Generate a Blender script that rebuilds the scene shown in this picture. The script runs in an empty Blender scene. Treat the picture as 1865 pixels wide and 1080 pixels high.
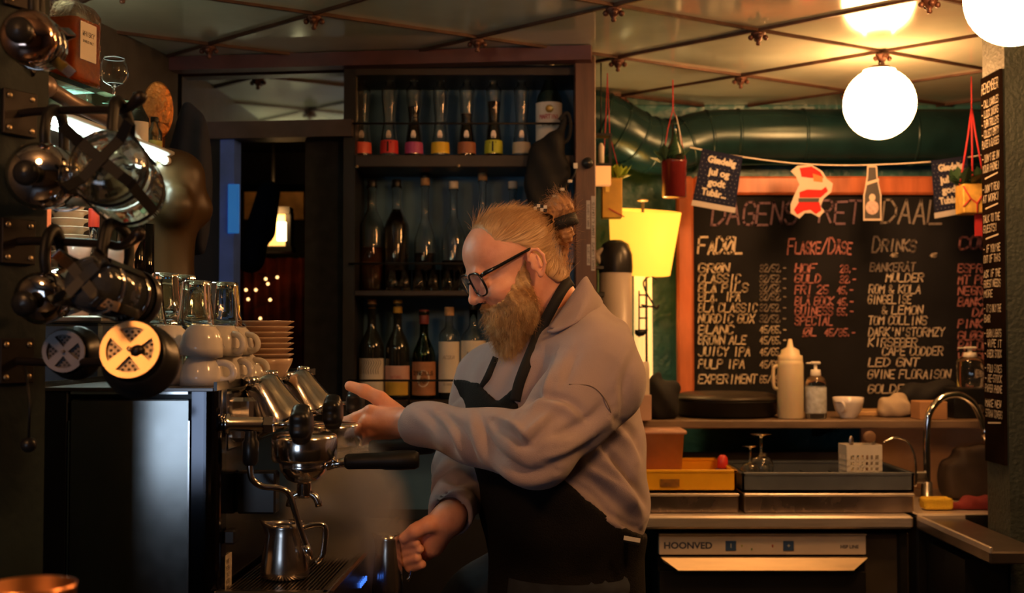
import bpy, math, random
import numpy as np
from mathutils import Vector, Matrix
sc = bpy.context.scene
col = sc.collection
R = math.radians
rng = random.Random(7)
PI = math.pi
# ------------------------------------------------------------------ camera
F = 2200.0                       # focal length in pixels of the 1865 x 1080 frame
ZC = 1.40                        # eye height
TH = math.atan(70.0 / F)         # slight upward pitch
cam = bpy.data.cameras.new('camera'); camo = bpy.data.objects.new('camera', cam); col.objects.link(camo)
cam.sensor_width = 36.0; cam.lens = 36.0 * F / 1865.0; cam.clip_start = 0.02; cam.clip_end = 60
camo.location = (0, 0, ZC); camo.rotation_euler = (PI / 2 + TH, 0, 0)
cam.dof.use_dof = True; cam.dof.focus_distance = 2.12; cam.dof.aperture_fstop = 5.6
sc.camera = camo
# ------------------------------------------------------------------ world, assumed daylight, exposure
w = bpy.data.worlds.new('world'); sc.world = w; w.use_nodes = True
w.node_tree.nodes['Background'].inputs[0].default_value = (0.30, 0.42, 0.60, 1)
w.node_tree.nodes['Background'].inputs[1].default_value = 0.02
def area_light(name, loc, rot, size, sizey, power, color):
    l = bpy.data.lights.new(name, 'AREA'); l.shape = 'RECTANGLE'; l.size = size; l.size_y = sizey
    l.energy = power; l.color = color
    o = bpy.data.objects.new(name, l); col.objects.link(o); o.location = loc; o.rotation_euler = rot
    return o
# added area light for assumed daylight; the unseen window around it is assumed too
area_light('assumed_daylight', (-1.62, -2.60, 1.20), (R(90), 0, 0), 1.1, 1.0, 14, (0.62, 0.78, 1.0))
sc.view_settings.view_transform = 'Standard'; sc.view_settings.look = 'None'
sc.view_settings.gamma = 1.0; sc.view_settings.exposure = 0.0
sc.view_settings.use_curve_mapping = False
sc.cycles.sample_clamp_indirect = 4.0
sc.cycles.max_bounces = 12; sc.cycles.transmission_bounces = 12; sc.cycles.transparent_max_bounces = 16
sc.cycles.volume_bounces = 2
GLOBE = 62.0                     # radiance of the opal lamps
# ------------------------------------------------------------------ helpers
def P(u, v, Y):
    """world point seen at pixel (u, v) of the photograph at distance Y"""
    x = (u - 932.5) / F; y = (540.0 - v) / F
    dy = math.cos(TH) - y * math.sin(TH); dz = math.sin(TH) + y * math.cos(TH)
    return Vector((x * Y / dy, Y, ZC + dz * Y / dy))
def mpp(Y): return Y / F         # metres per pixel
def tag(o, label=None, cat=None, group=None, kind=None):
    if label: o['label'] = label
    if cat: o['category'] = cat
    if group: o['group'] = group
    if kind: o['kind'] = kind
    return o
def empty(name, loc=(0, 0, 0), rz=0, label=None, cat=None, group=None, kind=None):
    o = bpy.data.objects.new(name, None); col.objects.link(o); o.empty_display_size = 0.05
    o.location = loc; o.rotation_euler = (0, 0, rz)
    return tag(o, label, cat, group, kind)
def kids(o): return [c for c in bpy.data.objects if c.parent is o]
def copy_tree(o, parent=None, memo=None):
    c = o.copy(); col.objects.link(c); c.parent = parent
    for ch in list(o.children): copy_tree(ch, c)
    return c
# ---- materials
MATS = {}
def M(name, base=(.5, .5, .5), rough=.5, metal=0., trans=0., ior=1.45, emit=None, es=0., var=.12, vscale=12., bump=0., bscale=60.,
      sheen=0., coat=0., sss=0., alpha=1., rvar=0., spec=None, stretch=None, base2=None, mixlo=.4, mixhi=.6):
    if name in MATS: return MATS[name]
    m = bpy.data.materials.new(name); m.use_nodes = True; nt = m.node_tree; N = nt.nodes; L = nt.links
    b = N['Principled BSDF']; b.inputs['Base Color'].default_value = (*base, 1)
    b.inputs['Roughness'].default_value = rough; b.inputs['Metallic'].default_value = metal
    b.inputs['IOR'].default_value = ior; b.inputs['Transmission Weight'].default_value = trans
    b.inputs['Coat Weight'].default_value = coat; b.inputs['Alpha'].default_value = alpha
    if spec is not None: b.inputs['Specular IOR Level'].default_value = spec
    if sheen: b.inputs['Sheen Weight'].default_value = sheen; b.inputs['Sheen Roughness'].default_value = .5
    if sss:
        b.inputs['Subsurface Weight'].default_value = sss; b.inputs['Subsurface Radius'].default_value = (.008, .003, .0015)
        b.inputs['Subsurface Scale'].default_value = 1.0
    if emit: b.inputs['Emission Color'].default_value = (*emit, 1); b.inputs['Emission Strength'].default_value = es
    tc = N.new('ShaderNodeTexCoord'); src = tc.outputs['Object']
    if stretch:
        mp = N.new('ShaderNodeMapping'); mp.inputs['Scale'].default_value = stretch; L.new(src, mp.inputs[0]); src = mp.outputs[0]
    if var or base2:
        n = N.new('ShaderNodeTexNoise'); n.inputs['Scale'].default_value = vscale; n.inputs['Detail'].default_value = 5
        L.new(src, n.inputs['Vector'])
        r = N.new('ShaderNodeValToRGB'); r.color_ramp.elements[0].position = mixlo if base2 else .3; r.color_ramp.elements[1].position = mixhi if base2 else .7
        lo = tuple(c * (1 - var) for c in base); hi = base2 if base2 else tuple(min(1, c * (1 + var)) for c in base)
        r.color_ramp.elements[0].color = (*lo, 1); r.color_ramp.elements[1].color = (*hi, 1)
        L.new(n.outputs['Fac'], r.inputs[0]); L.new(r.outputs[0], b.inputs['Base Color'])
        if rvar:
            mr = N.new('ShaderNodeMapRange'); mr.inputs[3].default_value = max(0, rough - rvar); mr.inputs[4].default_value = rough + rvar
            L.new(n.outputs['Fac'], mr.inputs[0]); L.new(mr.outputs[0], b.inputs['Roughness'])
    if bump:
        n2 = N.new('ShaderNodeTexNoise'); n2.inputs['Scale'].default_value = bscale; n2.inputs['Detail'].default_value = 4
        L.new(src, n2.inputs['Vector'])
        bp = N.new('ShaderNodeBump'); bp.inputs['Strength'].default_value = bump; bp.inputs['Distance'].default_value = .01
        L.new(n2.outputs['Fac'], bp.inputs['Height']); L.new(bp.outputs[0], b.inputs['Normal'])
    MATS[name] = m
    return m
# ---- mesh builder
def bez(p0, p1, p2, n=8):
    p0, p1, p2 = Vector(p0), Vector(p1), Vector(p2)
    return [p0.lerp(p1, t).lerp(p1.lerp(p2, t), t) for t in [i / n for i in range(n + 1)]]
def spline(pts, n=6):
    pts = [Vector(p) for p in pts]; out = []
    for i in range(len(pts) - 1):
        p0 = pts[max(i - 1, 0)]; p1 = pts[i]; p2 = pts[i + 1]; p3 = pts[min(i + 2, len(pts) - 1)]
        for k in range(n):
            t = k / n
            out.append(.5 * ((2 * p1) + (p2 - p0) * t + (2 * p0 - 5 * p1 + 4 * p2 - p3) * t * t + (3 * p1 - p0 - 3 * p2 + p3) * t ** 3))
    out.append(pts[-1]); return out
class MB:
    def __init__(s): s.v = []; s.f = []; s.sm = []
    def add(s, vs, fs, smooth=False, mat=None):
        o = len(s.v)
        s.v += [tuple(mat @ Vector(p)) if mat is not None else tuple(p) for p in vs]
        s.f += [tuple(i + o for i in f) for f in fs]; s.sm += [smooth] * len(fs)
        return s
    def box(s, c, d, mat=None, rz=0, bev=0):
        x, y, z = d[0] / 2, d[1] / 2, d[2] / 2
        mm = Matrix.Translation(Vector(c)) @ Matrix.Rotation(rz, 4, 'Z')
        if mat is not None: mm = mat @ mm
        if bev <= 0:
            vs = [(a * x, b * y, e * z) for e in (-1, 1) for a, b in ((-1, -1), (1, -1), (1, 1), (-1, 1))]
            fs = [(3, 2, 1, 0), (4, 5, 6, 7), (0, 1, 5, 4), (1, 2, 6, 5), (2, 3, 7, 6), (3, 0, 4, 7)]
            return s.add(vs, fs, False, mm)
        b = min(bev, x * .9, y * .9, z * .9); rings = []
        for (zz, ins) in ((-z, b), (-z + b, 0), (z - b, 0), (z, b)):
            X, Y2 = x - ins, y - ins; cc = b if ins == 0 else b * .5
            rings.append([(-X + cc, -Y2, zz), (X - cc, -Y2, zz), (X, -Y2 + cc, zz), (X, Y2 - cc, zz), (X - cc, Y2, zz), (-X + cc, Y2, zz), (-X, Y2 - cc, zz), (-X, -Y2 + cc, zz)])
        vs = [p for r in rings for p in r]; fs = [tuple(range(7, -1, -1)), tuple(range(24, 32))]
        for k in range(3):
            for i in range(8): j = (i + 1) % 8; fs.append((k * 8 + i, k * 8 + j, k * 8 + 8 + j, k * 8 + 8 + i))
        return s.add(vs, fs, False, mm)
    def lathe(s, prof, seg=24, mat=None, smooth=True, flute=0, fd=0., z0=None, z1=None, cap=True, sx=1., sy=1.):
        n = len(prof); vs = []; fs = []
        for (r, z) in prof:
            for k in range(seg):
                a = 2 * PI * k / seg; rr = r
                if flute and (z0 is None or z0 <= z <= z1): rr = r * (1 - fd * .5 * (1 + math.cos(flute * a)))
                vs.append((rr * math.cos(a) * sx, rr * math.sin(a) * sy, z))
        for i in range(n - 1):
            for k in range(seg):
                k2 = (k + 1) % seg
                fs.append((i * seg + k, i * seg + k2, (i + 1) * seg + k2, (i + 1) * seg + k))
        if cap:
            if prof[0][0] > 1e-6: fs.append(tuple(range(seg - 1, -1, -1)))
            if prof[-1][0] > 1e-6: fs.append(tuple((n - 1) * seg + k for k in range(seg)))
        return s.add(vs, fs, smooth, mat)
    def tube(s, pts, r, seg=8, mat=None, cap=True, closed=False, flat=1.):
        pts = [Vector(p) for p in pts]; n = len(pts); rs = r if isinstance(r, (list, tuple)) else [r] * n
        vs = []; fs = []; up = None
        for i, p in enumerate(pts):
            if closed: d = pts[(i + 1) % n] - pts[i - 1]
            else: d = pts[min(i + 1, n - 1)] - pts[max(i - 1, 0)]
            if d.length < 1e-9: d = Vector((0, 0, 1))
            d.normalize()
            if up is None:
                up = Vector((0, 0, 1)) if abs(d.z) < .9 else Vector((1, 0, 0))
            a = up - d * up.dot(d)
            if a.length < 1e-6: a = d.orthogonal()
            a.normalize(); b = d.cross(a); up = a
            for k in range(seg):
                t = 2 * PI * k / seg
                vs.append(tuple(p + a * math.cos(t) * rs[i] * flat + b * math.sin(t) * rs[i]))
        m = n if closed else n - 1
        for i in range(m):
            j = (i + 1) % n
            for k in range(seg):
                k2 = (k + 1) % seg; fs.append((i * seg + k, i * seg + k2, j * seg + k2, j * seg + k))
        if cap and not closed:
            fs.append(tuple(range(seg - 1, -1, -1))); fs.append(tuple((n - 1) * seg + k for k in range(seg)))
        return s.add(vs, fs, True, mat)
    def prism(s, poly, z0, z1, mat=None):
        n = len(poly); vs = [(x, y, z0) for x, y in poly] + [(x, y, z1) for x, y in poly]
        fs = [tuple(range(n - 1, -1, -1)), tuple(range(n, 2 * n))] + [(i, (i + 1) % n, n + (i + 1) % n, n + i) for i in range(n)]
        return s.add(vs, fs, False, mat)
    def sphere(s, c, r, seg=16, mat=None, sq=(1, 1, 1)):
        prof = [(max(1e-7, r * math.sin(PI * i / (seg // 2))), -r * math.cos(PI * i / (seg // 2))) for i in range(seg // 2 + 1)]
        mm = Matrix.Translation(Vector(c)) @ Matrix.Diagonal((*sq, 1))
        if mat is not None: mm = mat @ mm
        return s.lathe(prof, seg, mm, cap=False)
    def build(s, name, mat, parent=None, loc=None):
        me = bpy.data.meshes.new(name); me.from_pydata(s.v, [], s.f); me.update()
        me.polygons.foreach_set('use_smooth', s.sm)
        me.materials.append(mat)
        o = bpy.data.objects.new(name, me); col.objects.link(o)
        if parent is not None: o.parent = parent
        if loc is not None: o.location = loc
        return o
def axis_mat(o, d, up=(0, 0, 1)):
    """matrix whose local +Z looks along d, origin o"""
    z = Vector(d).normalized(); x = Vector(up).cross(z)
    if x.length < 1e-5: x = Vector((1, 0, 0)).cross(z)
    x.normalize(); y = z.cross(x)
    return Matrix.Translation(Vector(o)) @ Matrix(((x.x, y.x, z.x), (x.y, y.y, z.y), (x.z, y.z, z.z))).to_4x4()
# ---- signed distance fields -> smooth meshes (bodies, cloth, hands)
def sd_ell(p, c, r, rot=None):
    q = p - np.array(c)
    if rot is not None: q = q @ rot
    r = np.array(r); k0 = np.linalg.norm(q / r, axis=-1); k1 = np.linalg.norm(q / (r * r), axis=-1)
    return k0 * (k0 - 1.0) / np.maximum(k1, 1e-9)
def sd_cap(p, a, b, ra, rb):
    a = np.array(a); b = np.array(b); ab = b - a
    t = np.clip(((p - a) @ ab) / max(ab @ ab, 1e-12), 0, 1)
    return np.linalg.norm(p - a - t[..., None] * ab, axis=-1) - (ra + (rb - ra) * t)
def sd_box(p, c, h, rot=None, r=0.):
    q = p - np.array(c)
    if rot is not None: q = q @ rot
    q = np.abs(q) - (np.array(h) - r)
    return np.linalg.norm(np.maximum(q, 0), axis=-1) + np.minimum(q.max(axis=-1), 0) - r
def smin(a, b, k):
    h = np.clip(.5 + .5 * (b - a) / k, 0, 1); return b + (a - b) * h - k * h * (1 - h)
def smax(a, b, k): return -smin(-a, -b, k)
def net(fn, lo, hi, step):
    """surface nets"""
    lo = np.array(lo, float); hi = np.array(hi, float); n = np.ceil((hi - lo) / step).astype(int) + 1
    g = np.stack(np.meshgrid(*[lo[i] + step * np.arange(n[i]) for i in range(3)], indexing='ij'), -1).astype(np.float32)
    d = fn(g).astype(np.float32); s = d < 0
    cs = [(i, j, k) for i in (0, 1) for j in (0, 1) for k in (0, 1)]
    m = n - 1
    def cut(a, c): return a[c[0]:c[0] + m[0], c[1]:c[1] + m[1], c[2]:c[2] + m[2]]
    cnt = sum(cut(s, c).astype(np.int8) for c in cs); act = (cnt > 0) & (cnt < 8)
    idx = -np.ones(m, int); ii = np.argwhere(act); idx[act] = np.arange(len(ii))
    acc = np.zeros((len(ii), 3)); num = np.zeros(len(ii))
    for a in range(8):
        for ax in range(3):
            if cs[a][ax] == 0:
                b = list(cs[a]); b[ax] = 1
                da = d[ii[:, 0] + cs[a][0], ii[:, 1] + cs[a][1], ii[:, 2] + cs[a][2]]; db = d[ii[:, 0] + b[0], ii[:, 1] + b[1], ii[:, 2] + b[2]]
                cr = (da < 0) != (db < 0); t = np.where(cr, da / np.where(cr, da - db, 1), 0)
                pt = np.tile(np.array(cs[a], float), (len(ii), 1)); pt[:, ax] += t
                acc[cr] += pt[cr]; num[cr] += 1
    V = lo + (ii + acc / np.maximum(num, 1)[:, None]) * step
    Fq = []
    for ax in range(3):
        o1, o2 = [(1, 2), (2, 0), (0, 1)][ax]
        sl0 = [slice(1, m[i]) for i in range(3)]; sl1 = [slice(1, m[i]) for i in range(3)]
        sl0[ax] = slice(0, m[ax]); sl1[ax] = slice(1, m[ax] + 1)
        A = s[tuple(sl0)]; B = s[tuple(sl1)]
        e = np.argwhere(A != B)
        if len(e) == 0: continue
        base = e.copy(); 
        for i in range(3):
            if i != ax: base[:, i] += 1
        def I(d1, d2):
            q = base.copy(); q[:, o1] -= d1; q[:, o2] -= d2; return idx[q[:, 0], q[:, 1], q[:, 2]]
        quad = np.stack([I(1, 1), I(0, 1), I(0, 0), I(1, 0)], 1)
        fl = A[tuple(e.T)]
        quad[~fl] = quad[~fl][:, ::-1]
        Fq.append(quad[(quad >= 0).all(1)])
    return V, np.concatenate(Fq)
def relax(V, Q, it=2, lam=.5):
    n = len(V); e = np.concatenate([Q[:, [0, 1]], Q[:, [1, 2]], Q[:, [2, 3]], Q[:, [3, 0]]])
    e = np.concatenate([e, e[:, ::-1]])
    deg = np.bincount(e[:, 0], minlength=n).astype(float)
    for _ in range(it):
        acc = np.stack([np.bincount(e[:, 0], weights=V[e[:, 1], i], minlength=n) for i in range(3)], 1)
        V = V + lam * (acc / np.maximum(deg, 1)[:, None] - V)
    return V
def mesh_np(name, V, Q, mat, parent=None, smooth=True):
    me = bpy.data.meshes.new(name); me.from_pydata(np.asarray(V).tolist(), [], np.asarray(Q).tolist()); me.update()
    me.polygons.foreach_set('use_smooth', [smooth] * len(me.polygons)); me.materials.append(mat)
    o = bpy.data.objects.new(name, me); col.objects.link(o)
    if parent is not None: o.parent = parent
    return o
def sdf_obj(name, fn, lo, hi, step, mat, parent=None, it=2):
    V, Q = net(fn, lo, hi, step); V = relax(V, Q, it)
    return mesh_np(name, V, Q, mat, parent)
# ---- hand lettering (strokes) and printed lettering
GL = {'A': '00 26 40|12 32', 'B': '00 06 36 45 44 33 03|33 42 41 30 00', 'C': '45 36 16 05 01 10 30 41', 'D': '00 06 26 44 42 20 00',
 'E': '46 06 00 40|03 33', 'F': '46 06 00|03 33', 'G': '45 36 16 05 01 10 30 41 43 23', 'H': '00 06|40 46|03 43', 'I': '20 26', 'J': '46 41 30 10 01',
 'K': '00 06|46 03 40', 'L': '06 00 40', 'M': '00 06 23 46 40', 'N': '00 06 40 46', 'O': '16 05 01 10 30 41 45 36 16', 'P': '00 06 36 45 44 33 03',
 'Q': '16 05 01 10 30 41 45 36 16|22 40', 'R': '00 06 36 45 44 33 03|23 40', 'S': '45 36 16 05 04 13 33 42 41 30 10 01', 'T': '06 46|26 20',
 'U': '06 01 10 30 41 46', 'V': '06 20 46', 'W': '06 10 23 30 46', 'X': '00 46|06 40', 'Y': '06 23 46|23 20', 'Z': '06 46 00 40',
 '0': '16 05 01 10 30 41 45 36 16', '1': '15 26 20', '2': '05 16 36 45 44 00 40', '3': '05 16 36 45 44 33 13|33 42 41 30 10 01', '4': '30 36 02 42',
 '5': '46 06 03 33 42 41 30 10 01', '6': '45 36 16 05 01 10 30 41 42 33 03', '7': '06 46 10', '8': '13 04 05 16 36 45 44 33 13 02 01 10 30 41 42 33', '9': '41 45 36 16 05 04 13 43',
 '/': '00 46', '-': '03 33', '.': '10 11', ',': '21 10', '!': '26 22|21 20', "'": '26 24', '&': '40 04 05 16 25 24 02 01 10 20 42', 'Ø': '16 05 01 10 30 41 45 36 16|00 46',
 'Å': '00 25 40|12 32|17 37 36 16 17', '_': '00 40'}
def strokes(text, size, width, x0=0, y0=0, jit=.0, slant=.12, space=1.3, r=None):
    """ribbons (list of quads in 2-D) for a line of hand lettering"""
    r = r or rng; quads = []; x = x0; k = size / 6.0
    for ch in text:
        if ch == ' ': x += k * 3.0; continue
        low = ch.islower(); g = GL.get(ch.upper()); sc_ = .74 if low else 1.0
        if g is None: x += k * 3; continue
        dy = r.uniform(-jit, jit) * size; wsc = r.uniform(.88, 1.1)
        for pl in g.split('|'):
            pts = []
            for t in pl.split():
                px, py = int(t[0]) * k * .86 * sc_ * wsc, int(t[1]) * k * sc_
                px += r.uniform(-jit, jit) * size * .6; py += r.uniform(-jit, jit) * size * .6
                pts.append((x + px + py * slant, y0 + py + dy))
            for i in range(len(pts) - 1):
                ax, ay = pts[i]; bx, by = pts[i + 1]; dx, dy2 = bx - ax, by - ay; l = math.hypot(dx, dy2) or 1e-6
                ex, ey = dx / l * width * .45, dy2 / l * width * .45; nx, ny = -dy2 / l * width / 2, dx / l * width / 2
                quads.append([(ax - ex + nx, ay - ey + ny), (ax - ex - nx, ay - ey - ny), (bx + ex - nx, by + ey - ny), (bx + ex + nx, by + ey + ny)])
        x += k * 4.0 * .86 * sc_ * wsc * space
    return quads, x
def ribbon(quads, fn, name, mat, parent):
    vs = []; fs = []
    for q in quads:
        o = len(vs); vs += [tuple(fn(*p)) for p in q]; fs.append((o, o + 1, o + 2, o + 3))
    b = MB(); b.add(vs, fs); return b.build(name, mat, parent)
def font_mesh(text, size, extrude, offset, name, mat, parent, mtx, align='CENTER'):
    cu = bpy.data.curves.new(name, 'FONT'); cu.body = text; cu.size = size; cu.extrude = extrude; cu.offset = offset
    cu.align_x = align; cu.align_y = 'CENTER'; cu.resolution_u = 3
    t = bpy.data.objects.new(name + '_tmp', cu); me = bpy.data.meshes.new_from_object(t)
    bpy.data.objects.remove(t); bpy.data.curves.remove(cu)
    me.transform(mtx); me.materials.clear(); me.materials.append(mat)
    o = bpy.data.objects.new(name, me); col.objects.link(o); o.parent = parent
    return o
# ------------------------------------------------------------------ shared materials
m_chrome = M('chrome', (.78, .77, .76), .07, 1., var=.04, rvar=.03)
m_steel = M('brushed_steel', (.50, .49, .48), .30, 1., var=.08, vscale=30, stretch=(1, 1, 14), rvar=.08)
m_steelh = M('brushed_steel_flat', (.70, .62, .54), .34, .72, var=.10, vscale=26, stretch=(.4, 8, 8), rvar=.08)
m_panel = M('satin_side_panel', (.34, .35, .34), .21, 1., var=.05, vscale=40, rvar=.04)
m_blackpl = M('black_plastic', (.012, .012, .013), .32, var=.2)
m_blackmt = M('black_satin_metal', (.009, .009, .009), .45, .0, var=.25, spec=.3)
m_rubber = M('black_rubber', (.006, .006, .006), .5, spec=.3, var=.2)
m_glass = M('clear_glass', (.97, .98, .96), .015, 0, 1., 1.46, var=0)
m_glassg = M('greenish_glass', (.86, .97, .88), .02, 0, 1., 1.5, var=0)
m_glassgr = M('dark_green_bottle_glass', (.05, .22, .08), .03, 0, 1., 1.5, var=0)
m_glassdk = M('black_bottle_glass', (.012, .014, .012), .06, var=.2, coat=.6)
m_white = M('white_porcelain', (.72, .67, .62), .13, coat=.5, var=.03)
m_saucer = M('cream_stoneware', (.60, .42, .29), .25, coat=.3, var=.06)
m_wooddk = M('dark_brown_painted_wood', (.085, .038, .026), .42, var=.3, vscale=8, stretch=(6, 6, .6), bump=.1)
m_blackwd = M('near_black_painted_wood', (.012, .011, .012), .5, var=.3)
m_rust = M('rusty_brown_bar', (.055, .026, .016), .5, .4, var=.4, vscale=25)
m_teal = M('dark_teal_paint', (.018, .042, .040), .42, var=.25, vscale=9, bump=.35, bscale=55)
m_white_pl = M('white_plastic', (.66, .62, .54), .4, var=.04)
m_chalk = M('chalk_cream', (.52, .44, .34), .9, var=.3, vscale=200)
m_chalkp = M('chalk_pink', (.38, .15, .14), .9, var=.3, vscale=200)
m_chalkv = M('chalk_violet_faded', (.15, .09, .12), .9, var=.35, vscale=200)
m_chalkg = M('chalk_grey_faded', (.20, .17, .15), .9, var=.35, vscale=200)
m_cork = M('cork', (.50, .30, .15), .8, var=.25, vscale=80)
m_paper = M('cream_paper', (.70, .63, .54), .8, var=.06)
m_redrib = M('red_ribbon', (.38, .02, .025), .6, var=.2)
# ================================================================== THE SETTING
CEIL = 2.23
def struct(name, b, m, label=None, parent=None):
    o = b.build(name, m, parent)
    if parent is None: o['kind'] = 'structure'; o['label'] = label; o['category'] = name.split('_')[0]
    return o
m_floor = M('dark_floor', (.035, .026, .02), .5, var=.3)
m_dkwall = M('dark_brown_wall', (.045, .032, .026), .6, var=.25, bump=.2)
m_nearblack = M('near_black_wall', (.010, .009, .010), .55, var=.3)
struct('floor', MB().box((-.1, 1.4, -.03), (4.6, 9.6, .06)), m_floor, 'dark floor of the bar')
struct('wall_front', MB().box((-2.2, -3.03, 1.15), (.3, .06, 2.3)).box((.55, -3.03, 1.15), (3.1, .06, 2.3)).box((-1.52, -3.03, .33), (1.2, .06, .66)).box((-1.52, -3.03, 2.03), (1.2, .06, .54)),
       m_dkwall, 'dark wall with an assumed window behind the photographer')
wn = empty('assumed_window_1', (-1.58, -3.0, .70), 0, 'assumed unseen window behind the bar room for the cool daylight', 'window', kind='structure')  # window out of view, assumed as the source of the cool light
b = MB()
for x in (-.53, 0, .53): b.box((x, 0, .5), (.05, .06, 1.1))
for z in (-.03, 1.03): b.box((0, 0, z), (1.1, .06, .05))
b.build('assumed_window_frame', m_wooddk, wn)
struct('wall_right', MB().box((1.98, .6, 1.15), (.06, 7.6, 2.3)), m_dkwall, 'dark right wall of the bar')
WA = R(11)                                   # the left wall runs slightly across the view
wl = MB(); A0 = Vector((-1.094, 3.2)); dv = Vector((math.sin(WA), math.cos(WA)))
p0 = A0 + dv * ((-3.0 - 3.2) / dv.y); p1 = A0 + dv * ((3.63 - 3.2) / dv.y)
wl.prism([(p0.x, p0.y), (p1.x, p1.y), (p1.x - .06, p1.y), (p0.x - .06, p0.y)], 0, 2.3)
m_lwall = M('dark_grey_wall', (.040, .038, .036), .55, var=.3, bump=.15)
struct('wall_left', wl, m_lwall, 'dark grey wall behind the glass shelf and the torso')
# wall with mirror strip and doorway (left of the bottle cabinet)
BA = R(-6.5); B0 = Vector((-1.0, 3.625)); bd = Vector((math.cos(BA), math.sin(BA)))
def BW(s, dy=0): q = B0 + bd * s; n = Vector((-bd.y, bd.x)); q = q + n * dy; return (q.x, q.y)
def bwall(s0, s1, z0, z1, d0=0, d1=.08):
    a, b_, c, d = BW(s0, d0), BW(s1, d0), BW(s1, d1), BW(s0, d1)
    return MB().prism([a, b_, c, d], z0, z1)
door = empty('door_1', (-.9, 3.6, 0), 0, 'dark doorway with a bluish metal jamb beside the bottle cabinet', 'doorway', kind='structure')
def at(o, parent):
    o.parent = parent; o.matrix_parent_inverse = Matrix.Translation(parent.location).inverted(); return o
m_lintel = M('dull_purple_lintel', (.075, .055, .055), .5, var=.25)
at(bwall(.03, .535, 1.985, 2.035, -.03, .06).build('lintel', m_lintel), door)
m_jamb = M('blue_grey_jamb', (.09, .20, .85), .3, .0, var=.15)
at(bwall(.128, .172, .0, 1.985, -.01, .05).build('jamb', m_jamb), door)
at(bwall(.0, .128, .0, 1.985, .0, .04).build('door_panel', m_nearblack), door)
m_mirror = M('old_mirror', (.60, .58, .50), .05, 1., var=.06, vscale=5)
o = bwall(-.02, .54, 2.035, CEIL - .005, .02, .03).build('mirror', m_mirror)
tag(o, 'mirror strip above the doorway showing the ceiling lattice', 'mirror'); o.name = 'wall_mirror'
o = bwall(-.05, 1.24, 2.188, CEIL - .001, -.055, .0).build('trim_1', M('maroon_trim', (.07, .022, .02), .4, var=.25))
tag(o, 'maroon wooden beam under the ceiling over the bottle cabinet', 'beam', kind='structure')
# dim room seen through the doorway
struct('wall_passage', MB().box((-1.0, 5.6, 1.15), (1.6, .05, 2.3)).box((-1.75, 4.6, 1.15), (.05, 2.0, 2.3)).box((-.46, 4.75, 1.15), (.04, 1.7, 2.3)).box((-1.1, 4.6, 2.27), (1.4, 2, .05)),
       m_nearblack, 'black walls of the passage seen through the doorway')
# back wall behind the chalkboard
struct('wall_back', MB().box((1.08, 4.39, 1.15), (1.75, .06, 2.3)), M('teal_plaster', (.045, .150, .150), .33, var=.3, vscale=7, bump=.9, bscale=26), 'teal roughly plastered wall behind the chalkboard')
# ceiling: tarnished mirror panes between rusty bars
ceil = struct('ceiling', MB().box((-.1, 1.0, CEIL + .045), (4.6, 8.0, .05)), M('ceiling_board', (.10, .09, .07), .8, var=.2), 'ceiling of tarnished mirror panes held by a diagonal lattice of rusty bars')
m_pane = M('tarnished_ceiling_mirror', (.57, .60, .49), .11, .42, var=.18, vscale=3.0, rvar=.07)
La = Vector((.413, .247)); Lb = Vector((.352, -.326)); L0 = Vector((-.097, 3.332))
def clip(poly, box):
    for ax, lim, sgn in ((0, box[0], 1), (0, box[1], -1), (1, box[2], 1), (1, box[3], -1)):
        out = []
        for i in range(len(poly)):
            p, q = poly[i], poly[(i + 1) % len(poly)]; dp, dq = (p[ax] - lim) * sgn, (q[ax] - lim) * sgn
            if dp >= 0: out.append(p)
            if dp * dq < 0:
                t = dp / (dp - dq); out.append((p[0] + t * (q[0] - p[0]), p[1] + t * (q[1] - p[1])))
        poly = out
        if len(poly) < 3: return []
    return poly
CB = (-1.45, 1.93, 1.0, 4.34)
for i in range(-10, 11):
    for j in range(-12, 12):
        c = L0 + La * (i + .5) + Lb * (j + .5)
        if not (CB[0] - .5 < c.x < CB[1] + .5 and CB[2] - .5 < c.y < CB[3] + .5): continue
        q = [L0 + La * (i + a) + Lb * (j + b_) for a, b_ in ((0, 0), (1, 0), (1, 1), (0, 1))]
        q = [(c.x + (p.x - c.x) * .985, c.y + (p.y - c.y) * .985) for p in q]
        poly = clip(q, CB)
        if len(poly) < 3: continue
        tx, ty = rng.uniform(-.004, .004), rng.uniform(-.004, .004)
        n = len(poly); vs = [(x, y, CEIL + (x - c.x) * tx + (y - c.y) * ty + .001) for x, y in poly] + [(x, y, CEIL + .012) for x, y in poly]
        MB().add(vs, [tuple(range(n)), tuple(range(2 * n - 1, n - 1, -1))] + [(k, n + k, n + (k + 1) % n, (k + 1) % n) for k in range(n)]).build('ceiling_pane', m_pane, ceil)
def bar(p, d):
    ts = []
    for ax, lo, hi in ((0, CB[0], CB[1]), (1, CB[2], CB[3])):
        a, b_ = (lo - p[ax]) / d[ax], (hi - p[ax]) / d[ax]; ts.append((min(a, b_), max(a, b_)))
    t0, t1 = max(t[0] for t in ts), min(t[1] for t in ts)
    if t1 - t0 < .15: return
    a, b_ = p + d * t0, p + d * t1; n = Vector((-d.y, d.x)).normalized() * .0046
    MB().prism([(a.x - n.x, a.y - n.y), (b_.x - n.x, b_.y - n.y), (b_.x + n.x, b_.y + n.y), (a.x + n.x, a.y + n.y)], CEIL - .007, CEIL + .004).build('lattice_bar', m_rust, ceil)
for j in range(-12, 12): bar(L0 + Lb * j, La)
for i in range(-10, 11): bar(L0 + La * i, Lb)
ros = None
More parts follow.
